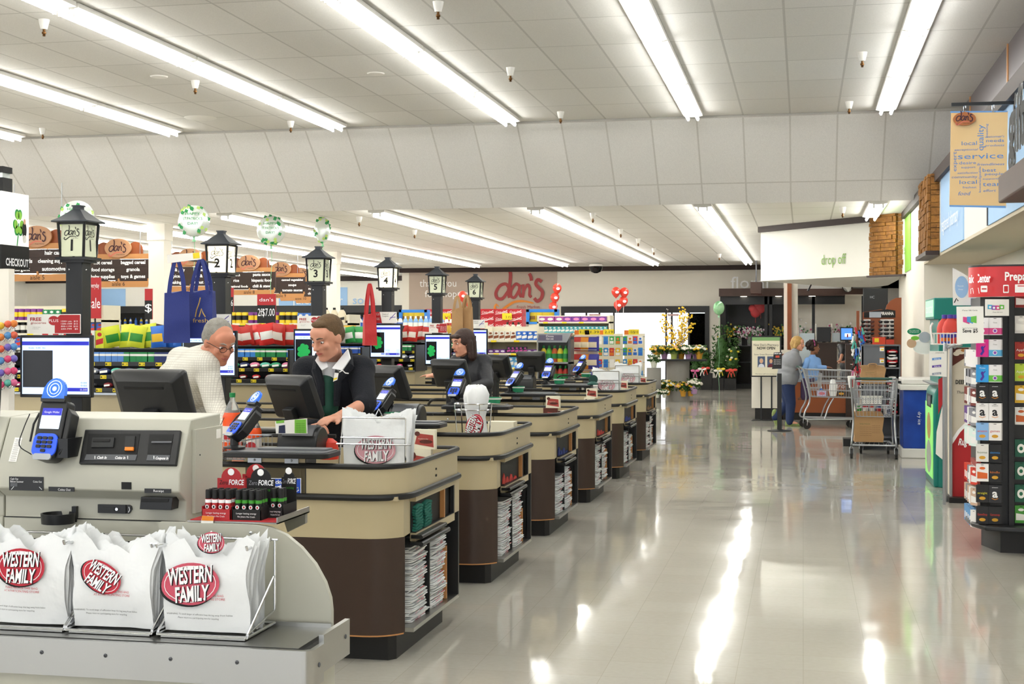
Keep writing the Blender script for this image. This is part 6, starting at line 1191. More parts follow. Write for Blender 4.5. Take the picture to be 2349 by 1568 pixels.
for k, (px, py) in enumerate(((1733, 715), (1745, 705))): P = atY(px, py, Yk+.25); mb = MB().m(C_('#c0282c')).ball(P, (.14, .06, .16), 12, 8).ball(P+V((.09, 0, .1)), (.1, .06, .1), 10, 6).ball(P+V((-.09, 0, .1)), (.1, .06, .1), 10, 6).tube([P, P-V((0, 0, .3))], .006, 5); tag(mb.build('heart_balloon'), f'dark red heart balloon inside the floral cooler, {["lower","upper"][k]} one', 'balloon')
# ---------------- right side: canopy, pharmacy counter, kiosks ----------------
CL = atD(1745, HY, 24.6); CR = atD(2000, HY, 22.2); zc = CH+.865; dirc = (CR-CL).normalized(); nrm = V((dirc.y, -dirc.x, 0)); CE = V((XB+.05, 0, 0)); CE = CR+dirc*((XB+.05-CR.x)/dirc.x)
def xy(v): return (v.x, v.y)
mb = MB().m('wall_white').prism([xy(CL), xy(CR+dirc*.0), xy(CE), (CE.x, CE.y+5.5), (CL.x+1.9, CL.y+5.2)], zc, H2)
mb.fr((CL.x, CL.y, zc), dirc, (0, 0, 1)); mb.m(C_('#7aa63a')); W = (CR-CL).length; mb.textw('drop off', W*.575, W*.79, .22, .17, .012); mb.fr(); struct(mb, 'wall_canopy')
mb = MB().m('trim_dark').fr((CL.x, CL.y, zc), dirc, (0, 0, 1)).bx(-.02, W, H2-zc-.10, H2-zc, 0, .05); mb.fr(); struct(mb, 'trim_6')
t = thing('stone_pilaster', 'wide stone-clad pilaster at the right end of the drop off canopy', 'pilaster', (CR.x, CR.y, zc)); mb = MB(t); s1 = (CE-CR).length*.72

o_ = CR+V((0, 0, 0)); stone_face(mb, (o_.x, o_.y, 0), dirc, s1, zc, H2, .05); e_ = CR+dirc*s1; stone_face(mb, (e_.x, e_.y, 0), V((dirc.x, dirc.y+.5, 0)), (CE-CR).length*.28, zc, H2, .03); mb.build('stone_cladding')
MB(t).m('trim_dark').fr((CR.x, CR.y, zc-.03), dirc, (0, 0, 1)).bx(-.02, (CE-CR).length, -.0, .03, 0, .10).build('ledge')
P = atY(1735, 640, YB-2); t = MB().m('wood_dark').bx(P.x-.12, P.x+.16, YB-3, YB-2, CH+.95, CH+1.25); t.m('grey_plastic').bx(P.x, P.x+.03, YB-2.6, YB-2.5, CH+1.25, H2); tag(t.build('hanging_sign_box', origin=True), 'brown box hanging from the low ceiling left of the drop off canopy', 'sign')
# grey wall with opening under the canopy
grey = mat('wall_grey', '#b4b2ae', .6); YG = 29.0
x0 = atY(1830, 0, YG).x; zg = atY(0, 673, YG).z; mb = MB().m(grey).bx(x0, XB+1, YG, YG+.12, zg, H2).bx(atY(2022, 0, YG).x, XB+1, YG, YG+.12, 0, H2).bx(atY(1798, 0, YG).x, x0, YG, YG+.12, 0, H2); mb.m('wall_cream').bx(atY(1798, 0, YG).x, x0, YG-.01, YG, 0, zc+.1); struct(mb, 'wall_pharmacy_back')
struct(MB().m('wood_dark').bx(x0, atY(2022, 0, YG).x, YG-.03, YG, zg-.12, zg), 'trim_7')
struct(MB().m('wood_orange').bx(atY(1806, 0, YG-.1).x, atY(1816, 0, YG-.1).x, YG-.12, YG-.011, 0, atY(0, 662, YG).z), 'trim_8')
P = atY(1944, 653, YG-.15); t = thing('convex_mirror', 'round convex security mirror with black rim on the grey wall', 'mirror', P); M = reframe(P, (cs, sn*.3, 0), (0, 0, 1)); mb = MB(t); mb.M = M @ Matrix.Rotation(.5, 4, 'Y'); mb.m('black_plastic').tube([(.125*math.cos(a*PI/12), .14*math.sin(a*PI/12), 0) for a in range(24)], .01, 6, closed=True).build('rim'); mb = MB(t); mb.M = M @ Matrix.Rotation(.5, 4, 'Y'); mb.m('chrome').loft([[(.125*math.sin(r*.25)/.84*math.cos(a*PI/12), .14*math.sin(r*.25)/.84*math.sin(a*PI/12), .05*math.cos(r*.25)*1.6-.03) for a in range(24)] for r in (4, 3, 2, 1, .1)]).build('mirror_face'); MB(t).m('black_plastic').tube([P+V((-.14, .12, .10)), P+V((-.14, .02, .06)), P+V((-.02, .02, 0))], .01, 6).build('bracket')
P = atY(1856, 652, 27); tag(MB().m('black_plastic').tube([(P.x+.04, 27, zc), (P.x-.02, 27, zc-.12)], [.012, .02], 8).build('ceiling_spot', origin=True), 'small black rod spotlight under the canopy', 'light')
# counter
D0 = 23.4; def_ = 0
cl = atZ(1796, 962, 0); YCn = cl.y; xr_ = atY(1948, 0, YCn).x; zq = lambda y: atY(0, y, YCn).z
t = thing('pharmacy_counter', 'orange wood drop off counter with dark base behind the shopping cart', 'counter', ((cl.x+xr_)/2, YCn, 0)); MB(t).m('wood_orange').bx(cl.x, xr_, YCn, YCn+.5, .13, zq(862)).build('front_panel'); MB(t).m('kick_black').bx(cl.x, xr_, YCn+.03, YCn+.5, 0, .13).build('base'); MB(t).m('wire_grey').bx(cl.x-.02, xr_, YCn-.03, YCn+.52, zq(862), zq(858)).build('counter_top')
MB(t).m('brown_laminate').bx(atY(1872, 0, YCn).x, atY(1921, 0, YCn).x, YCn+.35, YCn+.5, zq(858), zq(785)).bx(atY(1940, 0, YCn).x, atY(1962, 0, YCn).x, YCn-.04, YCn+.5, 0, zq(785)).build('upper_panel'); MB(t).m('brown_laminate').bx(atY(1868, 0, YCn).x, atY(1965, 0, YCn).x, YCn+.3, YCn+.6, zq(785), zq(782)).build('upper_shelf')
mb = MB(t).m('letter_white').fr((0, YCn-.006, 0), (1, 0, 0), (0, 0, 1)).textw('drop off', atY(1914, 0, YCn).x, atY(1990, 0, YCn).x, zq(874), .09); mb.build('lettering') if 0 else None
mb = MB(t).m('letter_white').fr((0, YCn-.006, 0), (1, 0, 0), (0, 0, 1)).textw('drop', atY(1914, 0, YCn).x, xr_-.01, zq(874), .075).build('lettering')
Ye = YCn+.05; t = thing('counter_end', 'cream panelled counter end with black base behind pharmacy poster', 'counter', (atY(1760, 0, Ye).x, Ye, 0)); a, b_ = atY(1724, 0, Ye).x, atY(1795, 0, Ye).x-.01
mb = MB(t).m('wall_cream').bx(a, b_, Ye, Ye+.5, .2, 1.0); mb.m('letter_black')
for px in (1746, 1770): x = atY(px, 0, Ye).x; mb.bx(x-.012, x+.012, Ye-.008, Ye, .2, 1.0)
mb.build('panels'); MB(t).m('kick_black').bx(a+.06, b_, Ye+.03, Ye+.5, 0, .2).build('base'); MB(t).m('wood_orange').bx(a+.3, cl.x+.8, Ye+.55, Ye+.62, 0, 1.17).m('wall_cream').bx(a+.3, cl.x+.8, Ye+.5, Ye+.56, 1.17, 1.24).build('back_rail')
# poster stand
Yp = YCn-.35; pl = Pl((0, Yp, 0), (1, 0, 0), (0, 0, 1)); q = pl.l(1757, 970); t = thing('poster_stand', 'black framed pharmacy poster with green band and two portraits', 'poster stand', (q[0], Yp, 0)); mb = MB(t); mb.M = pl.M; mb.m('black_plastic').prism(pl.q([(1722, 864), (1792, 864), (1792, 770), (1722, 770)]), -.03, 0).build('frame')
mb = MB(t); mb.M = pl.M; mb.m('cream_card').prism(pl.q([(1725, 861), (1789, 861), (1789, 773), (1725, 773)]), 0, .003); mb.m(C_('#7aa66a')).flat(pl.q([(1725, 781), (1789, 781), (1789, 773), (1725, 773)]), .004); mb.m('letter_black'); pl.text(mb, "New Dan's Pharmacy", 1729, 1786, 793, 5, .005); pl.text(mb, '*NOW OPEN', 1737, 1778, 801, 6, .005); pl.text(mb, 'Same Great Pharmacy Staff', 1730, 1786, 814, 3, .005); pl.text(mb, 'Pharmacy staff now serving you', 1733, 1783, 858, 2, .005)
for x0, sh, hr in ((1738, '#dfe2ea', '#b8b0a8'), (1760, '#6a2030', '#5a2a18')):
    mb.m(C_('#4a5a7a')).flat(pl.q([(x0, 842), (x0+17, 842), (x0+17, 817), (x0, 817)]), .004); c = pl.l(x0+8.5, 828); k = pl.l(x0+9.5, 828)[0]-c[0]; mb.m(C_(hr)).ell(c[0], c[1]+k, k*4.6, k*5.8, .0045); mb.m(C_('#d9a888')).ell(c[0], c[1], k*3.6, k*5, .005); mb.m(C_(sh)).flat(pl.q([(x0+1, 842), (x0+16, 842), (x0+14, 836), (x0+10, 834), (x0+7, 834), (x0+3, 836)]), .0048)
mb.build('poster')
for px in (1746, 1770): x = pl.l(px, 900)[0]; MB(t).m('black_plastic').bx(x-.012, x+.012, Yp+.0, Yp+.02, 0, pl.l(px, 862)[1]).build('leg')
MB(t).m('black_plastic').bx(q[0]-.25, q[0]+.2, Yp-.1, Yp+.2, 0, .012).build('foot_plate')
# stanchion
P = atZ(1788, 988, 0); t = thing('sign_stanchion', 'black post on round base with small black sign beside pharmacy poster', 'stanchion', P); MB(t).m('dark_metal').lathe([(.001, 0), (.19, 0), (.19, .01), (.03, .03)], P, 24).build('base'); MB(t).m('dark_metal').bx(P.x-.035, P.x+.035, P.y-.02, P.y+.02, .02, atY(0, 845, P.y).z).build('post')
pl = Pl((0, P.y-.02, 0), (1, 0, 0), (0, 0, 1)); mb = MB(t); mb.M = pl.M; mb.m('black_plastic').prism(pl.q([(1771, 846), (1793, 845), (1794, 807), (1775, 808)]), -.01, .004); mb.m('letter_white'); pl.text(mb, '*DROP OFF', 1776, 1792, 812, 3, .006)
for k in range(3): pl.text(mb, 'please wait here', 1775, 1791, 826+k*4.5, 2.4, .006)
mb.m(C_('#c8503a')).flat(pl.q([(1779, 820), (1788, 820), (1788, 815), (1779, 815)]), .006).build('sign_plate')
# glass screen, computers, tv
Yg = YCn+.45; t = thing('glass_partition', 'glass partition with silver posts on the pharmacy counter', 'partition', (atY(1850, 0, Yg).x, Yg, zq(785)))
for px in (1832, 1871, 1908): x = atY(px, 0, Yg).x; MB(t).m('chrome').cyl((x, Yg, zq(860)), (x, Yg, atY(0, 744, Yg).z), .013, .013, 10).build('post')
MB(t).m(mat('frosted', '#d6e4ea', .3, alpha=.6)).bx(atY(1834, 0, Yg).x, atY(1868, 0, Yg).x, Yg-.004, Yg+.004, zq(860), atY(0, 763, Yg).z).bx(atY(1908, 0, Yg).x, atY(1928, 0, Yg).x, Yg-.004, Yg+.004, atY(0, 780, Yg).z, atY(0, 762, Yg).z).build('frosted_pane'); MB(t).m('glass').bx(atY(1834, 0, Yg).x, atY(1868, 0, Yg).x, Yg-.004, Yg+.004, atY(0, 763, Yg).z, atY(0, 746, Yg).z).build('clear_pane')
def flat_tv(x0, y0, x1, y1, Y, lab, screen=None, foot=None):
    a, b_ = atY(x0, y0, Y), atY(x1, y1, Y); t = thing('monitor', lab, 'monitor', ((a.x+b_.x)/2, Y, b_.z)); MB(t).m('black_plastic').bx(a.x, b_.x, Y, Y+.05, b_.z, a.z).build('housing', bev=.006)
    if screen:
        mb = MB(t).m(screen).bx(a.x+.02, b_.x-.02, Y-.003, Y, b_.z+.02, a.z-.02); W = b_.x-a.x; mb.m('screen_pale').bx(a.x+W*.35, a.x+W*.8, Y-.005, Y-.003, b_.z+W*.3, b_.z+W*.55); mb.m('sale_red').bx(a.x+W*.5, a.x+W*.6, Y-.006, Y-.005, b_.z+W*.25, b_.z+W*.5).build('screen')
    if foot is not None: MB(t).m('black_plastic').bx((a.x+b_.x)/2-.03, (a.x+b_.x)/2+.03, Y+.02, Y+.06, foot, b_.z+.05).build('stand')
    return t
mat('screen_mid', '#4f86d8', .3, emit=.6)
flat_tv(1874, 750, 1906, 784, YCn+.4, 'black computer monitor back on pharmacy counter left', None, zq(785)); flat_tv(1927, 750, 1958, 781, YCn+.42, 'computer with blue screen on the pharmacy counter', 'screen_mid', zq(785))
tv = flat_tv(1980, 661, 2037, 752, 22.6, 'large black television back above the sunglasses rack'); MB(tv).m('black_plastic').bx(atY(2010, 0, 22.66).x-.03, atY(2010, 0, 22.66).x+.03, 22.66, 22.72, 0, 1.9).build('stand_pole'); mb = MB(tv).m('wire_grey').fr((0, 22.598, 0), (1, 0, 0), (0, 0, 1)).textw('HC', atY(1996, 0, 22.6).x, atY(2006, 0, 22.6).x, atY(0, 693, 22.6).z, .04).build('logo')
# curved wooden end panel
Yw = 20.6; pl = Pl((0, Yw, 0), (1, 0, 0), (0, 0, 1)); t = MB(); t.M = pl.M; t.m('wood_orange').prism([(pl.l(2031, 880)[0], 0), (pl.l(2068, 880)[0], 0)]+pl.q([(2068, 682), (2055, 683), (2043, 689), (2034, 700), (2030, 715)]), -.05, 0); tag(t.build('wood_end_panel', origin=True), 'tall orange-brown wooden end panel with rounded top behind sunglasses rack', 'panel')
# sunglasses rack
Yr = 20.0; pl = Pl((0, Yr, 0), (1, 0, 0), (0, 0, 1)); t = thing('sunglasses_rack', 'wooden sunglasses rack with black header sign and white display panels', 'display rack', (pl.l(2018, 790)[0], Yr, 0)); mb = MB(t); mb.M = pl.M
zb = pl.l(2000, 790)[1]; mb.m('wood_orange').prism([(pl.l(1979, 0)[0], zb), (pl.l(2052, 0)[0], zb)]+pl.q([(2052, 713), (2020, 709), (1979, 716)]), -.05, -.01).prism(pl.q([(1998, 790), (2018, 790), (2018, 730), (1998, 730)]), -.01, .03).build('rack_frame')
mb = MB(t); mb.M = pl.M; mb.m('letter_black').prism(pl.q([(1982, 728), (2054, 728), (2054, 712), (2036, 709), (2016, 711), (1982, 716)]), 0, .01); mb.m('paper_white'); pl.text(mb, '*PIRANHA', 2020, 2050, 722, 7, .012); mb.m('wire_grey').prism(pl.q([(1994, 728), (2021, 728), (2021, 715), (1994, 715)]), .011, .02).build('header_sign')
mb = MB(t); mb.M = pl.M; mb.m('paper_white').prism(pl.q([(1981, 788), (1997, 788), (1997, 732), (1981, 732)]), -.01, .005).prism(pl.q([(2019, 775), (2050, 775), (2050, 732), (2019, 732)]), -.01, .005).build('display_panels')
MB(t).m('wood_orange').bx(pl.l(1985, 0)[0], pl.l(2050, 0)[0], Yr+.05, Yr+.25, 0, zb).build('pedestal')
r_ = random.Random(3)
def shades(px, py, Y, c, lab):
    P = atY(px, py, Y); t = thing('sunglasses', lab, 'sunglasses', P, 0, 'sunglasses on the wooden rack'); s_ = .5
    for sx in (-1, 1): MB(t).m(c).ball(P+V((sx*.033, 0, 0)), (.028, .008, .019), 10, 6).build('lens')
    MB(t).m('letter_black').tube([P+V((-.066, .04, .012)), P+V((-.06, 0, .012)), P+V((0, -.003, .012)), P+V((.06, 0, .012)), P+V((.066, .04, .012))], .004, 6).build('frame')
for r, py in enumerate((738, 747, 756, 765, 774, 783)):
    for px in ((1986, 1995) if r != 9 else ()): shades(px, py, Yr-.05, r_.choice(['smoke_dome', 'screen_dark', 'choc']), f'dark sunglasses on the left panel of the rack, {ORD[r]} row')
    if r < 5:
        for px in (2026, 2041): shades(px, py, Yr-.06, r_.choice(['smoke_dome', 'choc', 'screen_dark']), f'dark sunglasses on the right panel of the rack, {ORD[r]} row')
tag(MB().m(C_('#d8482a')).bx(atY(2002, 0, 19.5).x, atY(2031, 0, 19.5).x, 19.5, 19.6, atY(0, 790, 19.5).z, atY(0, 771, 19.5).z).m('sale_yellow').bx(atY(2006, 0, 19.5).x, atY(2016, 0, 19.5).x, 19.497, 19.5, atY(0, 781, 19.5).z, atY(0, 773, 19.5).z).build('snack_box', origin=True), 'red box with yellow lettering on top of grey shelf, left one', 'box')
tag(MB().m(C_('#c23a26')).bx(atY(2032, 0, 19.5).x, atY(2051, 0, 19.5).x, 19.5, 19.6, atY(0, 790, 19.5).z, atY(0, 776, 19.5).z).build('snack_box', origin=True), 'plain red box on top of grey shelf, right one', 'box')
# keychain tower left
P = atY(1968, 800, 19.9); t = thing('spinner_rack', 'narrow spinner rack of colourful hanging keychains left of grey shelf', 'display rack', (P.x, P.y, 0)); MB(t).m('wood_orange').bx(P.x-.02, P.x+.02, P.y, P.y+.04, 0, atY(0, 718, P.y).z).build('post'); MB(t).m('kick_black').bx(P.x-.2, P.x+.2, P.y-.12, P.y+.2, 0, .1).build('base')
for k in range(90):
    py = r_.uniform(748, 880); px = r_.uniform(1956, 1981); q = atY(px, py, P.y+r_.uniform(-.12, .0)); c = r_.choice(['#f2f0ea', '#d86aa0', '#2f6fd0', '#f2f0ea', '#c8303a', '#202020', '#5ab8a8'] if py < 820 else ['#c8303a', '#202020', '#f2f0ea', '#d86aa0'])
    o = bpy.data.objects.new('keychain', PM.get(('kc', c)) or PM.setdefault(('kc', c), MB().m(C_(c)).bx(-.012, .012, -.004, .004, -.07, 0).ball((0, 0, -.08), (.02, .008, .022), 8, 5).tube([(0, 0, 0), (0, .1, .005)], .003, 4).mesh('keychain'))); COL.objects.link(o); o.location = q; o.rotation_euler = (0, r_.uniform(-.3, .3), r_.uniform(-.5, .5)); tag(o, f'{cname(c)} keychain hanging on the spinner rack, {"upper" if py < 820 else "lower"} part', 'keychain', f'keychains, {"upper" if py < 820 else "lower"} part')
# grey shelf with shirts
Yh = 19.2; pl = Pl((0, Yh, 0), (1, 0, 0), (0, 0, 1)); xa, xm, xb = pl.l(1977, 0)[0], pl.l(2030, 0)[0], pl.l(2066, 0)[0]; zt = pl.l(0+2000, 790)[1]; t = thing('merchandise_shelf', 'grey metal shelf unit with folded team shirts behind the loaded cart', 'shelving', ((xa+xb)/2, Yh, 0)); shg = mat('shelf_grey', '#6d7075', .45, .2)
MB(t).m(shg).bx(xa, xb, Yh+.32, Yh+.34, 0, zt).bx(xa, xm, Yh, Yh+.02, pl.l(2000, 838)[1]-.6, zt).bx(xa, xa+.02, Yh, Yh+.34, 0, zt).bx(xb-.02, xb, Yh, Yh+.34, 0, zt).build('panels')
for py in (790, 842, 900, 950, 1000): z = pl.l(2000, py)[1]; MB(t).m(shg).bx(xa, xb, Yh-.01, Yh+.33, z-.02, z).build('shelf_board')
for py in (800, 827): mb = MB(t); mb.M = pl.M; mb.m('paper_white').prism(pl.q([(2018, py+5), (2028, py+5), (2028, py-6), (2018, py-6)]), 0, .003); mb.m(C_('#f08a1d')).flat(pl.q([(2018, py-3), (2028, py-3), (2028, py-6), (2018, py-6)]), .004).m('sale_yellow').flat(pl.q([(2021, py+3), (2027, py+3), (2027, py), (2021, py)]), .004).build('price_tag')
for r, py in enumerate((842, 900, 950)):
    z = pl.l(2040, py)[1]
    for k in range(5):
        c = (['#141416', '#b8202a', '#d8d8da', '#141416', '#b8202a'] if r == 0 else ['#b8202a', '#141416', '#b8202a', '#5a1418', '#141416'])[k]; w_ = xb-xm-.07; mb = MB().m(mat('shirt'+c, c, .85, bump=.2)); zz = z+k*.047
        mb.loft([[(xm+.03+w_*u, y, zz+zc_+.008*math.sin(u*7+k)) for y, zc_ in ((Yh+.02, .01), (Yh+.0, .022), (Yh+.02, .042), (Yh+.28, .042), (Yh+.28, .004), (Yh+.04, .002))] for u in (0, .25, .5, .75, 1)]); mb.m('paper_white').fr((xm+.05+w_*.35, Yh-.002, zz+.018), (1, 0, 0), (0, 0, 1)).ell(0, 0, .05, .008)
        tag(mb.build('folded_shirt', origin=True), f'folded {cname(c)} team shirt on the {["upper","middle","lower"][r]} shelf of grey unit, {["bottom","second","third","fourth","top"][k]} of pile', 'shirt')
# ---------------- coin kiosk, freezer box, rug cleaner, gift cards, banner ----------------
teal = mat('teal', '#157a70', .35); tg = mat('kiosk_green', '#5fc86a', .3, emit=.35, col2='#c8e85a', scale=3)
XK, YK0, YK1 = 1.30, 14.75, 15.75; zk = 1.93; t = thing('coin_kiosk', 'tall teal coin counting kiosk with green illuminated front', 'kiosk', (XK+.4, 15.2, 0))
MB(t).m('teal').bx(XK+.045, XK+.85, YK0+.02, YK1-.02, 0, zk).build('cabinet', bev=.01); MB(t).m('teal').bx(XK, XK+.3, YK0, YK1, zk-.22, zk).build('head_box', bev=.01)
mb = MB(t).m(mat('kiosk_sign', '#8fe0a0', .3, emit=.6)).bx(XK-.003, XK, YK0+.05, YK1-.05, zk-.19, zk-.02); mb.m('letter_white').fr((XK-.006, YK1-.12, zk-.15), (0, -1, 0), (0, 0, 1)).textw('coinstar', 0, .8, 0, .10).build('head_sign')
pr = [(XK, .0), (XK-.0, .85), (XK+.01, .97), (XK+.06, 1.04), (XK+.06, 0)]; mb = MB(t).m('teal').fr((0, YK0+.98, 0), (1, 0, 0), (0, 0, 1)); mb.prism(pr, 0, .95); mb.fr(); mb.build('console', bev=.02)
mb = MB(t).m('kiosk_green').bx(XK-.006, XK-.001, YK0+.08, YK1-.06, .08, .84).build('lit_panel')
mb = MB(t).fr((XK-.008, YK0+.5, .6), (0, -1, 0), (0, 0, 1)).m(mat('coin_gold', '#d8b060', .4, col2='#8a6a30', scale=20)).ell(0, 0, .22, .14).fr((XK-.008, YK0+.5, .28), (0, -1, 0), (0, 0, 1)).m(mat('coin_silver', '#c4c8c0', .4, col2='#7a8078', scale=20)).ell(0, 0, .28, .17); mb.build('coin_pictures')
MB(t).m('screen_dark').bx(XK-.01, XK, YK0+.25, YK1-.3, .80, .93).m('grey_plastic').bx(XK-.012, XK-.009, YK0+.3, YK0+.55, .82, .91).build('screen'); MB(t).m('wire_grey').bx(XK-.03, XK+.2, YK0, YK1, 1.045, 1.06).build('counter_ledge')
P = atX(2095, 780, XK+.02); mb = MB(t); P = atY(2095, 780, YK1+.15); pl = Pl((0, YK1+.15, 0), (1, 0, 0), (0, 0, 1)); mb.M = pl.M; s_ = pl.l(2101, 0)[0]-pl.l(2100, 0)[0]
for (px, py, rx, ry, m_, z) in ((2120, 796, 26, 17, 'paper_white', 0), (2121, 773, 14, 13, C_('#b8bcc4'), .004), (2097, 760, 16, 8, C_('#1d8a60'), .006), (2099, 775, 9.5, 5, C_('#7ac03a'), .008), (2091, 787, 11, 11, C_('#d0a888'), .004)): c = pl.l(px, py); mb.m(m_).prism([(c[0]+rx*s_*math.cos(a*PI/12), c[1]+ry*s_*math.sin(a*PI/12)) for a in range(24)], z-.004, z)
mb.m('letter_white'); [pl.text(mb, q, 2086, 2108, 759+k*3.2, 2, .009) for k, q in enumerate(('Pay with cash', 'and digital gift cards'))]; mb.build('coin_bubbles')['label'] = 'cardboard bubbles and coin discs'
P = atZ(2068, 1050, 0); XF = P.x; YF_ = P.y; t = thing('freezer_box', 'blue freezer box with white lid between coin kiosk and loaded cart', 'freezer', (XF+.25, YF_+.3, 0)); mat('blue_print', '#2a5ac8', .3, col2='#0e1f6a', scale=4)
MB(t).m('blue_print').bx(XF+.02, XF+.5, YF_+.02, YF_+.6, .12, .85).build('body', bev=.01); MB(t).m('white_plastic').bx(XF, XF+.52, YF_, YF_+.62, 0, .12).build('base', bev=.01); MB(t).m('white_plastic').bx(XF-.02, XF+.54, YF_-.02, YF_+.64, .85, .92).build('rim', bev=.01); MB(t).m('white_plastic').bx(XF+.0, XF+.5, YF_+.0, YF_+.6, .92, 1.0).build('lid', bev=.02); MB(t).m('black_plastic').bx(XF-.06, XF+.02, YF_+.1, YF_+.2, .93, .96).build('latch')
mb = MB(t).fr((XF+.2, YF_+.016, .5), (0, 0, -1), (1, 0, 0)).m('letter_white').text('dry ice', 0, 0, .06).build('print')
# rug cleaner display
Yu = 13.6; pl = Pl((0, Yu, 0), (1, 0, 0), (0, 0, 1)); t = thing('rug_cleaner_display', 'cream and red rug cleaner rental display with dog picture and silver rails', 'display stand', (pl.l(2220, 1100)[0], Yu, 0)); xa, xb = pl.l(2180, 0)[0], pl.l(2275, 0)[0]; zt = pl.l(2200, 797)[1]
mb = MB(t); mb.M = pl.M; mb.m(mat('board_cream', '#cfc6b4', .5)).prism([(xa, .0), (xb, .0), (xb, zt), (xa, zt)], -.3, 0); mb.m('sale_red').flat([(xa, 0), (xb, 0)]+pl.q([(2275, 940), (2230, 960), (2200, 990), (2180, 1020)]), .003); mb.m('letter_white').stroke(pl.q([(2275, 938), (2230, 958), (2200, 988), (2180, 1018)]), .03, .004)
mb.m('choc').flat(pl.q([(2180, 842), (2222, 815), (2222, 797), (2180, 797)]), .003); c = pl.l(2204, 806); mb.m(C_('#e8dcc8')).ell(c[0], c[1], .05, .025, .005).ell(c[0]-.04, c[1]-.02, .03, .02, .006).m(C_('#b8783a')).ell(c[0]+.03, c[1]+.012, .03, .015, .006)
mb.m('letter_black'); pl.text(mb, '*DEEP DOWN', 2192, 2250, 880, 9, .004, 0); pl.text(mb, 'That works', 2193, 2240, 902, 6, .004, .3); mb.m('letter_white'); pl.text(mb, '*Rug Doctor', 2198, 2262, 1020, 15, .005, .2); mb.build('board')
MB(t).m('kick_black').bx(xa-.02, xb, Yu-.12, Yu+.3, 0, .05).build('base')
for px in (2160, 2170, 2181): a = pl.l(px, 790); x = a[0]; b_ = -.02 if px != 2160 else -.25; MB(t).m('wire_grey').tube(crv([(x, Yu+b_, 0), (x, Yu+b_, zt-.08), (x+.03, Yu+b_, zt+.0), (x+.10, Yu+b_, zt+.03)], 5), .014, 8).build('rail')
mb = MB(t); mb.M = pl.M; mb.m('paper_white').prism(pl.q([(2146, 1040), (2172, 1062), (2172, 900), (2160, 935), (2148, 990)]), .02, .03); mb.m('sale_red').prism(pl.q([(2152, 950), (2168, 910), (2168, 860), (2152, 870)]), .015, .02).build('side_panel')
mb = MB(t); mb.M = reframe((0, Yu-.35, 0), (1, 0, 0), (0, 0, 1)); p2 = Pl((0, Yu-.35, 0), (1, 0, 0), (0, 0, 1)); mb.m('paper_white').prism(p2.q([(2131, 861), (2172, 864), (2172, 805), (2132, 805)]), -.006, 0)
for k, c in enumerate(('#6aa0e0', '#6a4ab0', '#9aa0b0')): mb.m(C_(c)).flat(p2.q([(2138, 826+k*17), (2159, 824+k*17), (2159, 819+k*17), (2138, 821+k*17)]), .002); mb.m('letter_white'); p2.text(mb, '$24.99', 2143, 2156, 824.5+k*17, 3, .003)
mb.m('letter_black'); p2.text(mb, '24 HOUR RENTAL', 2146, 2166, 810, 2.5, .002); mb.build('price_placard')['label'] = 'white placard with blue and purple ribbons'
zs2 = p2.l(2180, 790)[1]; t = thing('wire_tray', 'white wire tray of red cleaner jugs above the rug cleaner display', 'tray', (pl.l(2178, 0)[0], Yu, zs2)); mb = MB(t).m('white_plastic'); xa, xb = pl.l(2140, 0)[0], pl.l(2200, 0)[0]
for z in (zs2, zs2+.10): mb.tube([(xa, Yu-.1, z), (xb, Yu-.1, z), (xb, Yu+.2, z), (xa, Yu+.2, z)], .006, 6, closed=True)
for k in range(9): x = xa+(xb-xa)*k/8; mb.tube([(x, Yu-.1, zs2+.1), (x, Yu-.1, zs2), (x, Yu+.2, zs2), (x, Yu+.2, zs2+.1)], .004, 5)
mb.tube(crv([(xa, Yu, zs2), (xa-.02, Yu, zs2+.15), (xa+.0, Yu, zs2+.2)], 4), .01, 6); mb.build('wires')
for k, (px, yy) in enumerate(((2167, .1), (2180, -.02), (2193, .08))): P = atY(px, 785, Yu+yy); put('jug', '#d8483e', '#4a3aa0', 1.0, (P.x, Yu+yy, zs2+.006), 0, f'in the wire tray above rug display, {["left","middle","right"][k]}')
for k, px in enumerate((2164, 2174)): P = atY(px, 780, Yu-.05); put('bottle', '#3a5ac0', '#e87a2a', .55, (P.x, Yu-.06, zs2+.006), 0, f'small, in the wire tray front, {["left","right"][k]}')
# gift card rack
XG, YG0 = 1.235, 10.55; t = thing('gift_card_rack', 'black gift card rack with curved red Prepaid Center header at the right edge', 'display rack', (1.6, 10.9, 0)); G = 'black_plastic'
base = [(1.24, 11.3), (1.19, 10.95), (1.20, 10.62), (1.27, 10.42), (1.5, 10.36), (2.05, 10.36), (2.05, 11.3)]
MB(t).m(G).prism(base[::1], .17, .205).build('base_tray', bev=.01); MB(t).m('kick_black').prism([(1.36, 11.2), (1.30, 10.9), (1.39, 10.55), (2.0, 10.5), (2.0, 11.2)], 0, .17).build('plinth')
MB(t).m(G).prism([(1.26, 11.2), (1.26, 10.62), (1.32, 10.56), (2.0, 10.56), (2.0, 11.2)], .205, 1.84).build('back_column'); MB(t).m(G).bx(1.442, 1.478, 10.50, 10.58, .2, 1.84).build('post')
hp = arcp(1.42, 10.72, .235, 185, 262, 8)+[(1.6, 10.47), (2.1, 10.44)]; h2 = [(x+.02, y+.03) for x, y in hp][::-1]; z0h, z1h = atY(2250, 680, 10.5).z, atY(2250, 611, 10.5).z
mb = MB(t).m(mat('header_red', '#c4282c', .3, emit=.06)).prism(hp+h2, z0h, z1h).build('header'); MB(t).m(G).prism([(x*1.0, y-.004) for x, y in hp]+h2, z1h, z1h+.012).build('header_cap')
pl = Pl((0, 10.46, 0), (1, .0-.02, 0), (0, 0, 1)); mb = MB(t); mb.M = pl.M; mb.m('letter_white'); pl.text(mb, '*Prepaid Center', 2304, 2440, 643, 19, .03); z_ = .03
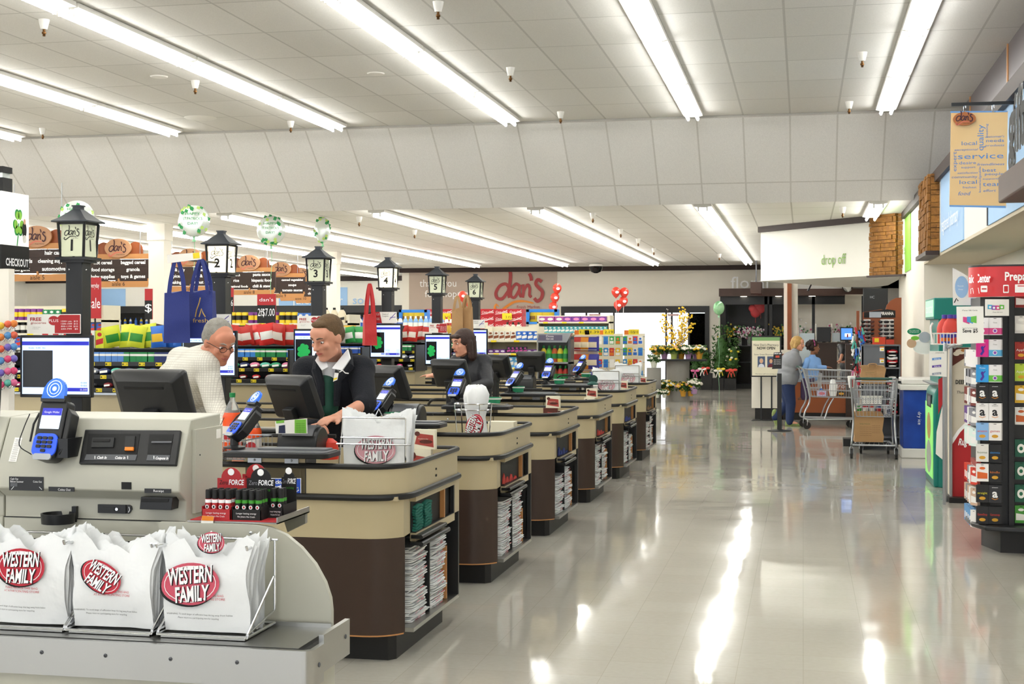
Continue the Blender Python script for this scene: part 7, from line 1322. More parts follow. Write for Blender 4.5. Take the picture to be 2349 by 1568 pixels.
mb.prism(rrect(*pl.rect(2300, 653, 2313, 672), .006), z_-.002, z_).m('header_red').prism(rrect(*pl.rect(2302, 656, 2311, 669), .003), z_, z_+.001); mb.m('letter_white').prism(rrect(*pl.rect(2327, 652, 2360, 671), .004), z_-.002, z_).m('header_red').flat(pl.q([(2333, 657), (2349, 657), (2349, 655), (2333, 655)]), z_+.001)
mb.m('letter_white').prism(rrect(*pl.rect(2249, 655, 2264, 670), .006), z_-.008, z_-.004).m('header_red').flat(pl.q([(2251, 664), (2262, 664), (2262, 661), (2251, 661)]), z_-.003); mb.build('header_icons')
p3 = Pl((1.25, 10.56, 0), (.75, -1, 0), (0, 0, 1)); mb = MB(t); mb.fr((1.195, 10.66, 0), (.55, -.84, 0), (0, 0, 1)); zz = atY(2220, 648, 10.6).z; mb.m('letter_white').textw('*aid Center', .0, .23, zz, .06, .012); [mb.stroke([(x, zz-.08), (x, zz-.045), (x+.02, zz-.04), (x+.03, zz-.08)], .006, .012) for x in (.02, .08)]; mb.build('header_letters')
CD = {}
def card(c, c2, sym=None, sc_=None):
    k = (c, c2, sym)
    if k in CD: return CD[k]
    mb = MB().m(C_(c)).bx(-.0425, .0425, -.022, 0, 0, .125); mb.m(C_('#d8d6d2'))
    for q in range(4): mb.bx(-.0425, .0428, -.0018-q*.0055, -.0012-q*.0055, -.0005, .1245)
    mb.fr((0, -.0225, 0), (1, 0, 0), (0, 0, 1)).m(C_(c2)); 
    if sym in ('a', 'A'): mb.text('*a', 0, .038, .085, z=.0005); mb.m(C_('#e8902a')).stroke([(-.022, .03), (0, .022), (.022, .03)], .004, .0006); mb.m(C_(c2)).textw('amazon', -.02, .02, .105, .008, .0005)
    elif sym == 'half': mb.flat([(-.0425, .005), (.0425, .005), (.0425, .05), (-.0425, .05)], .0004).m(C_('#efeaf4')).ell(0, .03, .015, .015, .0006).m(C_('#8a4ab8')).ell(0, .03, .010, .010, .0008).m('letter_black').textw('iTunes', -.012, .014, .085, .008, .0005)
    elif sym == 'cup': mb.ell(0, .06, .026, .033, .0005).m(C_('#1a6a4a')).ell(0, .06, .012, .014, .0008)
    elif sym == 'dance': mb.ell(0, .065, .010, .012, .0005).stroke([(0, .06), (.006, .04), (-.01, .015)], .016, .0005).stroke([(0, .055), (.02, .08)], .006, .0006); mb.m('letter_white').textw('iTunes', -.02, .02, .098, .009, .0005)
    elif sym: mb.textw(sym, -.033, .033, .06, .016, .0005); mb.m(C_('#d8a02a')).ell(0, .03, .022, .012, .0005)
    else: mb.flat([(-.035, .02), (.035, .02), (.035, .06), (-.035, .07)], .0004).ell(0, .095, .02, .01, .0005)
    mb.m('letter_black').ell(0, .118, .012, .002, .0008, 10); mb.fr(); CD[k] = mb.mesh('gift_card'); return CD[k]
def put_card(P, rz, c, c2, sym, where):
    o = bpy.data.objects.new('gift_card', card(c, c2, sym)); COL.objects.link(o); o.location = P; o.rotation_euler = (0, 0, rz); tag(o, f'{cname(c)} gift card hanging {where}', 'gift card', f'gift cards {where}')
RW = [(768, ('#f2f0f2', '#d8488a', 'half'), ('#f2f0f2', '#d8488a', 'half')), (818, ('#d8208a', '#3a2a9a', 'dance'), ('#f2f0f2', '#5ab0e0', 'half')), (876, ('#2a9ae0', '#4a2a9a', 'dance'), ('#f2f0f2', '#6ac04a', 'half')), (920, ('#18181a', '#f4f4f4', 'a'), ('#18181a', '#f4f4f4', 'A')), (964, ('#f2f0ee', '#18181a', 'a'), ('#f2f0ee', '#18181a', 'A')), (1009, ('#8ab8e8', '#e84a3a', 'amazon'), ('#f2f0ee', '#c83a3a', 'games')), (1058, ('#e8e6e0', '#4a6a3a', 'home'), ('#141416', '#3a8ad0', 'electronics')), (1103, ('#f2f0ee', '#e0682a', None), ('#1e1e20', '#e0782a', 'kindle')), (1151, ('#1a1a1c', '#e0d82a', 'straight'), ('#2a2a2e', '#f4f4f4', 'a')), (1200, ('#1c1c1e', '#d8382a', 'GameStop'), ('#1c1c1e', '#d8382a', 'Gamestop'))]
for r, (py, c1, c2) in enumerate(RW):
    z = atY(2280, py, 10.54).z
    for k, (c, px) in enumerate(((c1, 2254), (c2, 2283))):
        for dd in range(2): put_card(V((atY(px, 0, 10.5).x+dd*.012, 10.555-.028*(1-dd)-.0, z)), -.05, *c, f'on the front of the card rack, {ORD[r]} row {["left","right"][k]}')
PC = ['#8a1f1a', '#e0ddd8', '#a02a20', '#b8d040', '#e0b02a', '#e8e8e4', '#1a5a44', '#1a5a44', '#1a5a44', '#4a9a3a']
for r, c in enumerate(PC): 
    z = atY(2340, (705, 764, 824, 874, 924, 974, 1048, 1100, 1152, 1200)[r], 10.5).z; put_card(V((1.527, 10.545, z)), 0, c, '#f2f0ea' if r not in (5,) else '#c8602a', 'cup' if r in (6, 7, 8) else ('Apple' if r in (2, 3) else None), f'right of the rack post, {ORD[r]} row')
SR = ['#e8e4e4', '#3a3a40', '#7a3a34', '#6a4a8a', '#d8e8e0', None, '#d0402e', '#c8a890', '#6a9ac8']
for r, c in enumerate(SR):
    if c is None: continue
    z = atY(2225, (835, 880, 923, 968, 1015, 0, 1103, 1150, 1200)[r], 10.7).z
    for k in range(5): put_card(V((1.262-.025+.0*k, 11.05-k*.10, z-.02)), -PI/2+.5, random.Random(r*7+k).choice([c, c, '#e8e6e2', '#8a8a90']), '#e8e6e2', None, f'on the left side of the card rack, {ORD[r]} row')
mb = MB(t).m(C_('#a03028')).bx(1.235, 1.262, 10.6, 11.0, atY(0, 1040, 10.6).z, atY(0, 1018, 10.6).z); mb.m('letter_white').fr((1.233, 10.95, atY(0, 1034, 10.6).z), (0, -1, 0), (0, 0, 1)).textw('Shopping', 0, .3, 0, .03).build('section_label')
pl = Pl((0, 10.5, 0), (1, 0, 0), (0, 0, 1)); mb = MB(t); mb.M = pl.M; mb.m('paper_white').prism(pl.q([(2261, 724), (2315, 724), (2315, 686), (2261, 686)]), -.03, 0)
for k, c in enumerate(('#4ab0d8', '#8a5ab8', '#d8488a', '#6ac04a')): q = pl.l(2271+k*9, 704+2*math.sin(k)); mb.m(C_(c)).flat([(q[0]-.016, q[1]-.014), (q[0]+.016, q[1]-.014), (q[0]+.016, q[1]+.016), (q[0]-.016, q[1]+.018)], .001+k*.0005).m('letter_white').ell(q[0], q[1], .008, .008, .003+k*.0003)
mb.m('letter_black'); pl.text(mb, 'iTunes Gift Card', 2277, 2299, 717, 2.5, .004); mb.build('picture_sign')
pl = Pl((0, 10.25, 0), (1, -.05, 0), (0, 0, 1)); mb = MB(t); mb.M = pl.M; mb.m('paper_white').prism(pl.q([(2196, 789), (2257, 786), (2256, 702), (2194, 703)]), -.004, 0); mb.m('letter_black'); pl.text(mb, 'iTunes Gift Cards', 2207, 2242, 713, 3, .001); pl.text(mb, '*Save $5', 2208, 2243, 762, 8, .001); pl.text(mb, 'Buy Any Two Featured Cards', 2208, 2242, 753, 2, .001)
for k, c in enumerate(('#d8488a', '#4a9ad8', '#6ac04a')): mb.m(C_(c)).flat(pl.q([(2209+k*9, 738), (2224+k*8, 743-k), (2224+k*8, 728-k*2), (2209+k*9, 726)]), .0012+k*.0006)
mb.build('offer_sign')['label'] = 'white sign reading Save $5'
pl = Pl((0, 11.3, 0), (1, 0, 0), (0, 0, 1)); mb = MB(t); mb.M = pl.M; mb.m('paper_white').prism(pl.q([(2186, 700), (2240, 700), (2240, 650), (2209, 626), (2185, 614)]), -.004, 0); q = pl.l(2206, 658); mb.m('wall_blue').ell(q[0], q[1], .05, .085, .001); mb.m('letter_white'); pl.text(mb, 'Thousands', 2196, 2210, 657, 3, .002); pl.text(mb, 'Free', 2199, 2209, 665, 3, .002); mb.m('letter_black').stroke(pl.q([(2189, 694), (2194, 684), (2198, 690)]), .008, .001); mb.build('oval_sign')
pl = Pl((0, 11.25, 0), (1, 0, 0), (0, 0, 1)); mb = MB(t); mb.M = pl.M; mb.m(C_('#5a64b8')).prism(pl.q([(2228, 860), (2258, 860), (2258, 684), (2228, 684)]), -.03, 0); mb.m(C_('#a87ac0')).flat(pl.q([(2228, 720), (2258, 710), (2258, 695), (2228, 700)]), .001); mb.build('poster_board')
# hanging banner
YBn = 10.9; pl = Pl((0, YBn, 0), (1, 0, 0), (0, 0, 1)); t = thing('hanging_banner', 'tan wood hanging banner covered in blue words, service largest', 'banner', (pl.l(2245, 258)[0], YBn, pl.l(2245, 472)[1])); mb = MB(t); mb.M = pl.M; q = pl.q([(2178, 473), (2308, 476), (2312, 255), (2182, 257)]); mb.m(mat('maple', '#e0bd88', .45, col2='#d6b078', scale=3)).prism(q, -.015, 0); mb.m(C_('#6a9ad0')).flat(pl.q([(2180, 259), (2311, 257), (2311, 254), (2180, 255)]), .001).flat(pl.q([(2178, 474), (2307, 477), (2307, 472), (2178, 470)]), .001)
mb.m(mat('word_blue', '#5a86c0', .5))
for s_, x0, x1, y, h, k in (('local', 2206, 2241, 333, 9, 0), ("customer's", 2259, 2303, 316, 5, .3), ('needs', 2262, 2303, 326, 7, 0), ('products', 2260, 2303, 336, 5, .3), ('exceptional', 2189, 2242, 346, 5, .3), ('service', 2197, 2302, 365, 13, 0), ('desire', 2200, 2239, 377, 7, 0), ('friendliness', 2241, 2303, 380, 6, .3), ('support', 2205, 2238, 386, 5, 0), ('best', 2254, 2285, 394, 8, 0), ('satisfaction', 2196, 2242, 399, 5, .3), ('people', 2259, 2302, 402, 6, 0), ('community', 2183, 2242, 409, 6, 0), ('supportive', 2254, 2300, 412, 4, .3), ('local', 2201, 2241, 422, 9, 0), ('team', 2254, 2304, 427, 10, 0), ('freshest', 2208, 2240, 432, 5, 0), ('effort', 2255, 2284, 440, 6, .3), ('food', 2197, 2224, 448, 9, .3)): pl.text(mb, s_, x0, x1, y, h, .002, k)
def vtext(mb, pl, s_, px, y0, y1, h):
    a = pl.l(px, y0); b_ = pl.l(px, y1); M0 = mb.M; mb.M = M0 @ Matrix.Translation((a[0], a[1], .002)) @ Matrix.Rotation(PI/2, 4, 'Z'); mb.textw(s_, 0, b_[1]-a[1], 0, h*(pl.l(101, 300)[0]-pl.l(100, 300)[0])); mb.M = M0
vtext(mb, pl, 'quality', 2256, 345, 286, 11); vtext(mb, pl, 'expert', 2194, 393, 348, 7); vtext(mb, pl, 'knowledgeable', 2250, 441, 382, 4); vtext(mb, pl, 'meeting', 2266, 316, 284, 4)
mb.build('panel'); mb = MB(t); mb.M = pl.M; q = pl.l(2212, 273); s1 = pl.l(2213, 273)[0]-q[0]; mb.m(mat('oval_brown', '#a8622e', .4)).prism([(q[0]+26*s1*math.cos(a*PI/14), q[1]+16*s1*math.sin(a*PI/14)) for a in range(28)], .0, .02); logo(mb, q[0], q[1]+2*s1, 40*s1, 'sign_ink', 'pink_ink', z=.021, bold=1.2); mb.build('oval_badge')
for px in (2213, 2278): a = pl.l(px, 257); MB(t).m('chrome').tube([(a[0]+.008*math.cos(k*.7), YBn-.005, a[1]+.03+.03*math.sin(k*.7)) for k in range(9)], .004, 6).build('hook')
zr_ = pl.l(2250, 238)[1]; MB(t).m('black_plastic').bx(pl.l(2182, 0)[0], XB, YBn-.015, YBn+.01, zr_-.012, zr_+.012).build('arm'); MB(t).m('black_plastic').bx(XB-.02, XB, YBn-.03, YBn+.03, zr_-.12, zr_+.06).build('wall_plate')
# gift ledge with letters
q = atX(2290, 466, 1.24); t = thing('letter_ledge', 'dark wood ledge on the bulkhead carrying large black and white letters', 'ledge', (1.4, q.y-1, q.z)); zl = atX(2290, 405, 1.24).z; MB(t).m('wood_dark').bx(1.24, XB-.025, q.y-3.5, q.y, q.z, zl).build('ledge_box', bev=.01)
mb = MB(t)
for s_, m_, d_ in (('gift', 'letter_black', 0), ('gift', 'letter_white', .012)): mb.m(m_).fr((1.26+d_, q.y-.30, zl+.10), (0, -1, 0), (0, 0, 1)).text('*'+s_, .0, 0, .52, 'l')
mb.build('letters')
# ---------------- shopping carts ----------------
def cart(label, loc, rz):
    t = thing('shopping_cart', label, 'shopping cart', (0, 0, 0)); G = 'wire_grey'; mb = MB(t).m(G)
    def bw(y, z): f = (z-.5)/.5; return .21+.07*f   # half width
    zf, zr = .97, 1.0; y0, y1 = .06, .86
    def ring(z, y0_, y1_): return [(-bw(y0_, z), y0_, z), (-bw(y1_, z)*.85, y1_, z-.02), (bw(y1_, z)*.85, y1_, z-.02), (bw(y0_, z), y0_, z)]
    for k in range(5): z = .52+k*.11; mb.tube(ring(z, y0+.08*(4-k)/4, y1-.04*(4-k)/4), .005 if k < 4 else .008, 6, closed=True)
    for k in range(17):
        u = k/16; ya = y0+.08+(y1-y0-.12)*u; yb = y0+(y1-y0)*u
        for s_ in (-1, 1): mb.tube([(s_*bw(0, .52)*(1-.15*u), ya, .52-.02*u), (s_*bw(0, .96)*(1-.15*u), yb, .96-.02*u)], .003, 5)
    for k in range(11): u = -1+k/5; mb.tube([(u*.24*.85*1.1, y1, .94), (u*.178, y1-.04, .50), (u*.21, y0+.08, .52), (u*.27, y0, .96)], .003, 5)
    mb.build('basket')
    mb = MB(t).m(G)
    for s_ in (-1, 1): mb.tube(crv([(s_*.27, -.04, 1.0), (s_*.275, .0, .92), (s_*.25, .10, .5), (s_*.26, .02, .28), (s_*.27, .02, .17), (s_*.25, .25, .16), (s_*.18, .84, .16)], 5), .013, 8); mb.tube(crv([(s_*.22, .48, .5), (s_*.22, .40, .35), (s_*.23, .34, .17)], 4), .011, 8)
    mb.tube([(-.18, .84, .16), (.18, .84, .16)], .011, 8).tube([(-.26, .03, .17), (.26, .03, .17)], .011, 8)
    for k in range(7): mb.tube([(-.18+.06*k, .05, .18), (-.15+.05*k, .82, .17)], .004, 5)
    mb.build('frame')
    MB(t).m(mat('handle_green', '#1d4a3c', .35)).cyl((-.22, -.05, 1.0), (.22, -.05, 1.0), .017, n=12).build('handle_grip'); MB(t).m(G).tube(crv([(-.275, .0, .95), (-.27, -.05, 1.0), (-.22, -.05, 1.0)], 4), .013, 8).tube(crv([(.275, .0, .95), (.27, -.05, 1.0), (.22, -.05, 1.0)], 4), .013, 8).build('handle_ends')
    mb = MB(t).m(G); mb.tube([(-.2, .1, .66), (.2, .1, .66), (.2, .28, .66), (-.2, .28, .66)], .005, 6, closed=True).tube([(-.2, .28, .66), (-.2, .30, .9), (.2, .30, .9), (.2, .28, .66)], .005, 6)
    for k in range(9): mb.tube([(-.18+.045*k, .1, .66), (-.18+.045*k, .28, .66), (-.18+.045*k, .30, .9)], .003, 5)
    mb.build('child_seat')
    for sx, y in ((-.27, .05), (.27, .05), (-.17, .80), (.17, .80)):
        w = MB(t).m('black_rubber'); w.cyl((sx-.015, y, .062), (sx+.015, y, .062), .062, n=18); w = w.build('wheel'); MB(w).m('wire_grey') if 0 else None
        MB(t).m(G).tube([(sx-.02, y, .062), (sx-.022, y+.01, .13), (sx, y+.01, .155), (sx+.022, y+.01, .13), (sx+.02, y, .062)], .007, 6).build('caster_fork')
    t.location = loc; t.rotation_euler = (0, 0, rz); return t
P2 = atZ(2004, 1052, 0); c2 = cart('loaded shopping cart seen from behind, paper bags and drink cup in it', (P2.x, P2.y-.05, 0), -.06)
P1 = atZ(1832, 982, 0); c1 = cart('shopping cart pushed by the blond woman, child riding in its seat', (P1.x+.05, P1.y+.1, 0), -PI/2+.12)
def kraft(x0, y0, x1, y1, Y, lab, hand=True, d=.15):
    a, b_ = atY(x0, y0, Y), atY(x1, y1, Y); t = thing('paper_bag', lab, 'bag', ((a.x+b_.x)/2, Y, b_.z)); mb = MB(t).m('kraft'); R_ = []
    for k in range(6): z = b_.z+(a.z-b_.z)*k/5; w_ = .012*math.sin(k*2.1); R_.append([(a.x+w_, Y, z), ((a.x+b_.x)/2, Y-.015*math.sin(k*1.4), z+(.012 if k == 5 else 0)), (b_.x+w_, Y, z-(.01 if k == 5 else 0)), (b_.x+w_, Y+d, z), ((a.x+b_.x)/2, Y+d+.01, z), (a.x+w_, Y+d, z)])
    mb.loft(R_, caps=True).build('bag_body'); W = b_.x-a.x; H = a.z-b_.z; mb = MB(t).fr((a.x, Y-.018, b_.z), (1, 0, 0), (0, 0, 1)).m(C_('#3f6a3a')); mb.textw('Paper Bags: The Natural Choice', W*.2, W*.55, H*.6, H*.04).m(C_('#6a4a30'))
    for k in range(5): mb.textw('recycle reuse reduce renew', W*.2, W*.6, H*(.5-.07*k), H*.025).textw('handle with care', W*.62, W*.9, H*(.55-.06*k), H*.02)
    mb.build('print')
    if hand: MB(t).m('kraft').tube(crv([(a.x+W*.32, Y-.02, a.z-.02), (a.x+W*.33, Y-.02, a.z+.02), (a.x+W*.62, Y-.02, a.z+.02), (a.x+W*.63, Y-.02, a.z-.02)], 3), .008, 5).build('handle')
kraft(1975, 838, 2031, 880, P2.y+.35, 'brown paper bag with handles in the upper basket of loaded cart'); kraft(1959, 945, 2026, 1014, P2.y+.12, 'brown paper bag with green print on lower rack of loaded cart', False, .3)
mb = MB(); a, b_ = atY(1976, 908, P2.y+.15), atY(2024, 926, P2.y+.15); t = thing('plastic_basket', 'white perforated plastic basket inside the loaded cart', 'basket', ((a.x+b_.x)/2, P2.y+.2, b_.z)); mb = MB(t).m('white_plastic').bx(a.x, b_.x, P2.y+.15, P2.y+.155, b_.z, a.z).bx(a.x, b_.x, P2.y+.28, P2.y+.285, b_.z, a.z).bx(a.x, a.x+.005, P2.y+.15, P2.y+.28, b_.z, a.z).bx(b_.x-.005, b_.x, P2.y+.15, P2.y+.28, b_.z, a.z).bx(a.x, b_.x, P2.y+.15, P2.y+.285, b_.z-.004, b_.z).bx(a.x-.006, b_.x+.006, P2.y+.144, P2.y+.29, a.z-.012, a.z); mb.m('grey_plastic')
for i in range(8):
    for j in range(3): mb.fr((a.x+.02+i*(b_.x-a.x-.04)/7, P2.y+.149, b_.z+.02+j*.024), (1, 0, 0), (0, 0, 1)).ell(0, 0, .005, .005, n=8)
mb.build('basket_body')
for k, (px, py, kd, c, c_2, s_) in enumerate(((1985, 905, 'can', '#c8303a', '#f2f0ea', 1.0), (2016, 903, 'bottle', '#2f4a8a', '#c8303a', .8), (1968, 914, 'box', '#f2f0ea', '#3aa84a', 1.0), (2000, 903, 'bottle', '#d8483e', '#f2f0ea', .8), (2035, 914, 'box', '#e8e8e8', '#8a8a90', .9))):
    P = atY(px, py, P2.y+.4); put(kd, c, c_2, s_, (P.x, P.y, .535), .2*k, f'lying in the loaded cart, {ORD[k] if k else "first"} item')
P = atY(1953, 878, P2.y+.02); t = thing('drink_cup', 'white drink cup with red logo, lid and straw on the loaded cart handle', 'cup', P); MB(t).m('paper_white').lathe([(.03, -.06), (.046, .07)], P, 18).build('cup_body'); MB(t).m('white_plastic').lathe([(.049, .07), (.049, .08), (.04, .088), (.001, .088)], P, 18).build('lid'); MB(t).m('clear_plastic').tube([P+V((0, 0, .08)), P+V((.01, 0, .13))], .004, 6).build('straw'); MB(t).m('sale_red').fr(P+V((.005, -.047, -.02)), (1, 0, 0), (0, .1, 1)).flat([(-.012, -.03), (.014, -.03), (.012, .07), (-.002, .07)]).build('logo')
P = P1; 
for k, (px, py, kd, c, c_2, s_, lab) in enumerate(((1885, 895, 'wide', '#c8c0e0', '#e07a8a', .9, 'tray of wrapped fruit'), (1884, 890, 'bottle', '#2f6fd0', '#e8f0f8', .8, 'blue bottle'), (1930, 897, 'wide', '#3a3228', '#e8a83a', .8, 'dark box'))):
    q = atY(px, py, P1.y+.1); put(kd, c, c_2, s_, (q.x, P1.y+.1+.05*k, .525), 0, f'in the cart pushed by the blond woman')
q = atY(1911, 895, P1.y+.02); t = MB().m('film_white').lathe([(.001, 0), (.05, .0), (.065, .08), (.06, .17), (.045, .24), (.03, .27), (.001, .275)], (q.x, P1.y+.05, .53), 14, 1, .8); tag(t.build('grocery_bag', origin=True), 'white plastic grocery bag standing in the cart of the blond woman', 'bag')
# ---------------- people ----------------
mat('skin', '#d9a185', .5, col2='#c98a70', scale=12); mat('skin_warm', '#cf8f72', .5, col2='#c07a60', scale=12); mat('skin_brown', '#8a5a40', .5)
mat('eye_white', '#efeae4', .2); mat('eye_dark', '#2a201c', .2); mat('lip', '#b8685a', .4)
def baked(mb, name, parent, m_, vox, it=6, smooth=3):
    mb.m(m_); me = bpy.data.meshes.new(name); me.from_pydata([tuple(mb.base @ q) for q in mb.v], [], mb.f); me.update()
    o = bpy.data.objects.new(name, me); COL.objects.link(o)
    r = o.modifiers.new('Remesh', 'REMESH'); r.mode = 'VOXEL'; r.voxel_size = vox; r.use_smooth_shade = True
    s_ = o.modifiers.new('Smooth', 'SMOOTH'); s_.factor = .5; s_.iterations = it
    bm_ = bpy.data.meshes.new_from_object(o.evaluated_get(bpy.context.evaluated_depsgraph_get())); o.modifiers.clear(); o.data = bm_; bpy.data.meshes.remove(me)
    bm_.materials.clear(); bm_.materials.append(MATS[m_]); o.parent = parent; o.name = name; return o
class Head:
    def __init__(s, c, yaw, pitch, roll=0, k=1.0):   # yaw 0 faces the camera side (-Y); positive turns to +X
        s.M = Matrix.Translation(c) @ Matrix.Rotation(yaw, 4, 'Z') @ Matrix.Rotation(pitch, 4, 'X') @ Matrix.Rotation(roll, 4, 'Y') @ Matrix.Scale(k, 4)
    def skull(s, mb):
        mb.M = s.M; b = mb.ball
        b((0, .012, .03), (.076, .098, .092), 20, 14); b((0, -.03, -.04), (.060, .060, .078), 18, 12); b((0, -.062, -.098), (.028, .026, .022)); mb.cap((-.045, -.01, -.075), (-.012, -.066, -.10), .02, .018).cap((.045, -.01, -.075), (.012, -.066, -.10), .02, .018)
        b((0, -.06, .045), (.062, .035, .045)); mb.cap((0, -.092, .012), (0, -.114, -.026), .009, .0125); b((-.012, -.102, -.030), .009); b((.012, -.102, -.030), .009)
        mb.cap((-.040, -.080, .026), (-.012, -.092, .022), .010, .010).cap((.040, -.080, .026), (.012, -.092, .022), .010, .010); b((-.040, -.066, -.02), (.022, .02, .02)); b((.040, -.066, -.02), (.022, .02, .02)); b((0, -.086, -.058), (.024, .012, .014))
        for sx in (-1, 1): b((sx*.078, .010, -.005), (.010, .020, .032)); b((sx*.073, .0, -.01), (.012, .014, .02))
        mb.M = Matrix(); return mb
    def face(s, t, brow='#5a4030', glasses=False):
        for sx in (-1, 1):
            mb = MB(t); mb.M = s.M; mb.m('eye_white').ball((sx*.031, -.079, .006), (.0120, .008, .0058), 12, 8); mb.m('eye_dark').ball((sx*.031, -.0855, .005), (.0055, .003, .006), 10, 6); mb.build('eye')
            mb = MB(t); mb.M = s.M; mb.m(C_(brow)).tube([(sx*.015, -.100, .030), (sx*.032, -.096, .036), (sx*.048, -.083, .031)], [.004, .0045, .002], 6); mb.build('eyebrow')
        mb = MB(t); mb.M = s.M; mb.m('lip').tube([(-.024, -.087, -.058), (-.010, -.0985, -.054), (0, -.099, -.056), (.010, -.0985, -.054), (.024, -.087, -.058)], [.002, .0045, .004, .0045, .002], 6).tube([(-.02, -.089, -.062), (0, -.0985, -.066), (.02, -.089, -.062)], [.002, .005, .002], 6); mb.build('lips')
        if glasses:
            g = thing('x', 'x', 'x') if 0 else None; mb = MB(t); mb.M = s.M; mb.m('letter_black')
            for sx in (-1, 1): mb.tube([(sx*.033+.022*math.cos(a*PI/8), -.108, .004+.016*math.sin(a*PI/8)) for a in range(16)], .0016, 5, closed=True); mb.tube([(sx*.055, -.107, .01), (sx*.08, -.03, .012), (sx*.083, .02, .0)], .0018, 5)
            mb.tube([(-.011, -.108, .008), (.011, -.108, .008)], .0016, 5); mb.build('glasses')
def hand(mb, w, d, up, sc_=1.0, curl=.5, side=1):   # palm at wrist w pointing d, back of hand towards up
    d = V(d).normalized(); up = V(up); up = (up-d*up.dot(d)).normalized(); r = d.cross(up)*side
    P = lambda a, b_, c: V(w)+(d*a+r*b_+up*c)*sc_
    mb.cap(w, P(.03, 0, 0), .026*sc_, .026*sc_)
    for k in range(4): mb.cap(P(.02, -.022+.015*k, 0), P(.085-.004*abs(k-1.5), -.032+.021*k, 0), .016*sc_, .012*sc_, 10)
    L = (.062, .074, .078, .068)
    for k in range(4):
        b0 = P(.085, -.033+.021*k, 0); l = L[3-k]*.5; a1 = curl*.7; a2 = curl*1.6
        b1 = b0+(d*math.cos(a1)-up*math.sin(a1))*l*sc_; b2 = b1+(d*math.cos(a2)-up*math.sin(a2))*l*.9*sc_
        mb.cap(b0, b1, .0098*sc_, .0088*sc_, 10).cap(b1, b2, .0088*sc_, .0072*sc_, 10)
    t0 = P(.03, .028, -.005); t1 = P(.06, .052, -.012); t2 = P(.088, .058, -.02); mb.cap(t0, t1, .0125*sc_, .0105*sc_, 10).cap(t1, t2, .0105*sc_, .0085*sc_, 10)
def limb(mb, pts, rs):
    for a, b_, r0, r1 in zip(pts, pts[1:], rs, rs[1:]): mb.cap(a, b_, r0, r1)
def torso(mb, pel, ch, nk, shL, shR, g=0.0, fat=1.0):
    u = (V(shL)-V(shR)).normalized(); 
    mb.cap(V(pel)-u*.07, V(pel)+u*.07, .13*fat+g, .13*fat+g).cap(V(pel), V(ch), .145*fat+g, .145*fat+g)
    m_ = (V(pel)+V(ch))/2; mb.cap(m_-u*.06, m_+u*.06, .12*fat+g, .12*fat+g); mb.cap(V(ch)-u*.08, V(ch)+u*.08, .125*fat+g, .125*fat+g); mb.cap(shL, shR, .065+g, .065+g)
    mb.cap(V(ch)+(V(shL)-V(ch))*.35, V(shL), .11+g, .062+g).cap(V(ch)+(V(shR)-V(ch))*.35, V(shR), .11+g, .062+g).cap((V(shL)+V(shR))/2, V(nk), .085+g*.5, .058+g*.3)
def A(px, py, D): return atD(px, py, D)
# --- grey haired man, leaning over the nearest counter ---
H = Head(A(503, 785, 8.05), .95, .42, -.05, 1.02); base = A(400, HY, 8.3)
t = thing('person', 'grey-haired man with glasses and cream knit sweater leaning forward, reaching down', 'person', (base.x, base.y, 0))
pel, ch, nk = A(392, 1010, 8.45), A(422, 880, 8.3), A(470, 812, 8.15); sL, sR = A(472, 838, 8.02), A(414, 826, 8.5)
J = dict(hL=A(415, 1030, 8.3), kL=V((0, 0, 0))); hip1, hip2 = pel+V((.09, -.05, -.06)), pel+V((-.09, .05, -.06))
fl = lambda v, z, dx=0, dy=0: V((v.x+dx, v.y+dy, z))
body = MB(t).m('skin_warm'); H.skull(body); torso(body, pel, ch, nk, sL, sR); body.cap(nk, H.M @ V((0, .02, -.05)), .056, .052)
aL = [sL, A(493, 930, 7.98), A(540, 1032, 7.72)]; aR = [sR, A(470, 930, 8.6), A(525, 1010, 8.3)]
for a in (aL, aR): limb(body, a, (.05, .04, .028))
hand(body, aL[2], (A(548, 1058, 7.62)-aL[2]), (1, -.6, .3), 1.0, .5); hand(body, aR[2], A(545, 1040, 8.2)-aR[2], (1, -.4, .3), 1.0, .5, -1)
for h_ in (hip1, hip2): limb(body, [h_, fl(h_, .48, .02, -.04), fl(h_, .10)], (.085, .06, .045)); body.cap(fl(h_, .05), fl(h_, .05, .04, -.14), .045, .035)
baked(body, 'body', t, 'skin_warm', .007, 4); H.face(t, '#9a9288', True)
m, nt, p, tc, b = brickmat('knit_sweater', .014, .014, .0016, '#dedbd0', '#d6d3c8', '#c2beb3', .9, rot=(PI/2, 0, 0))
top = MB(t); torso(top, pel, ch, nk, sL, sR, .022, 1.04); 
for a in (aL, aR): limb(top, a, (.075, .062, .044))
baked(top, 'sweater', t, 'knit_sweater', .010, 8)
tr = MB(t); tr.cap(pel, pel-V((0, 0, .08)), .165, .15)
for h_ in (hip1, hip2): limb(tr, [h_, fl(h_, .48, .02, -.04), fl(h_, .08)], (.115, .085, .072))
baked(tr, 'trousers', t, mat('trouser_grey', '#4a4c52', .8), .012)
sh = MB(t); [sh.cap(fl(h_, .045, 0, .03), fl(h_, .04, .04, -.17), .048, .04) for h_ in (hip1, hip2)]; baked(sh, 'shoes', t, 'black_rubber', .01)
mat('hair_grey', '#a5a199', .8, col2='#6e6a62', scale=40, bump=.6, bscale=150); mat('hair_brown', '#4a3524', .75, col2='#33241a', scale=40, bump=.6, bscale=150); mat('hair_dark', '#46302a', .6, col2='#2a1c16', scale=30, bump=.5, bscale=90); mat('hair_blond', '#c9a566', .65, col2='#94703c', scale=30, bump=.6, bscale=80); mat('hair_curly', '#2a1c16', .8, bump=1, bscale=50)
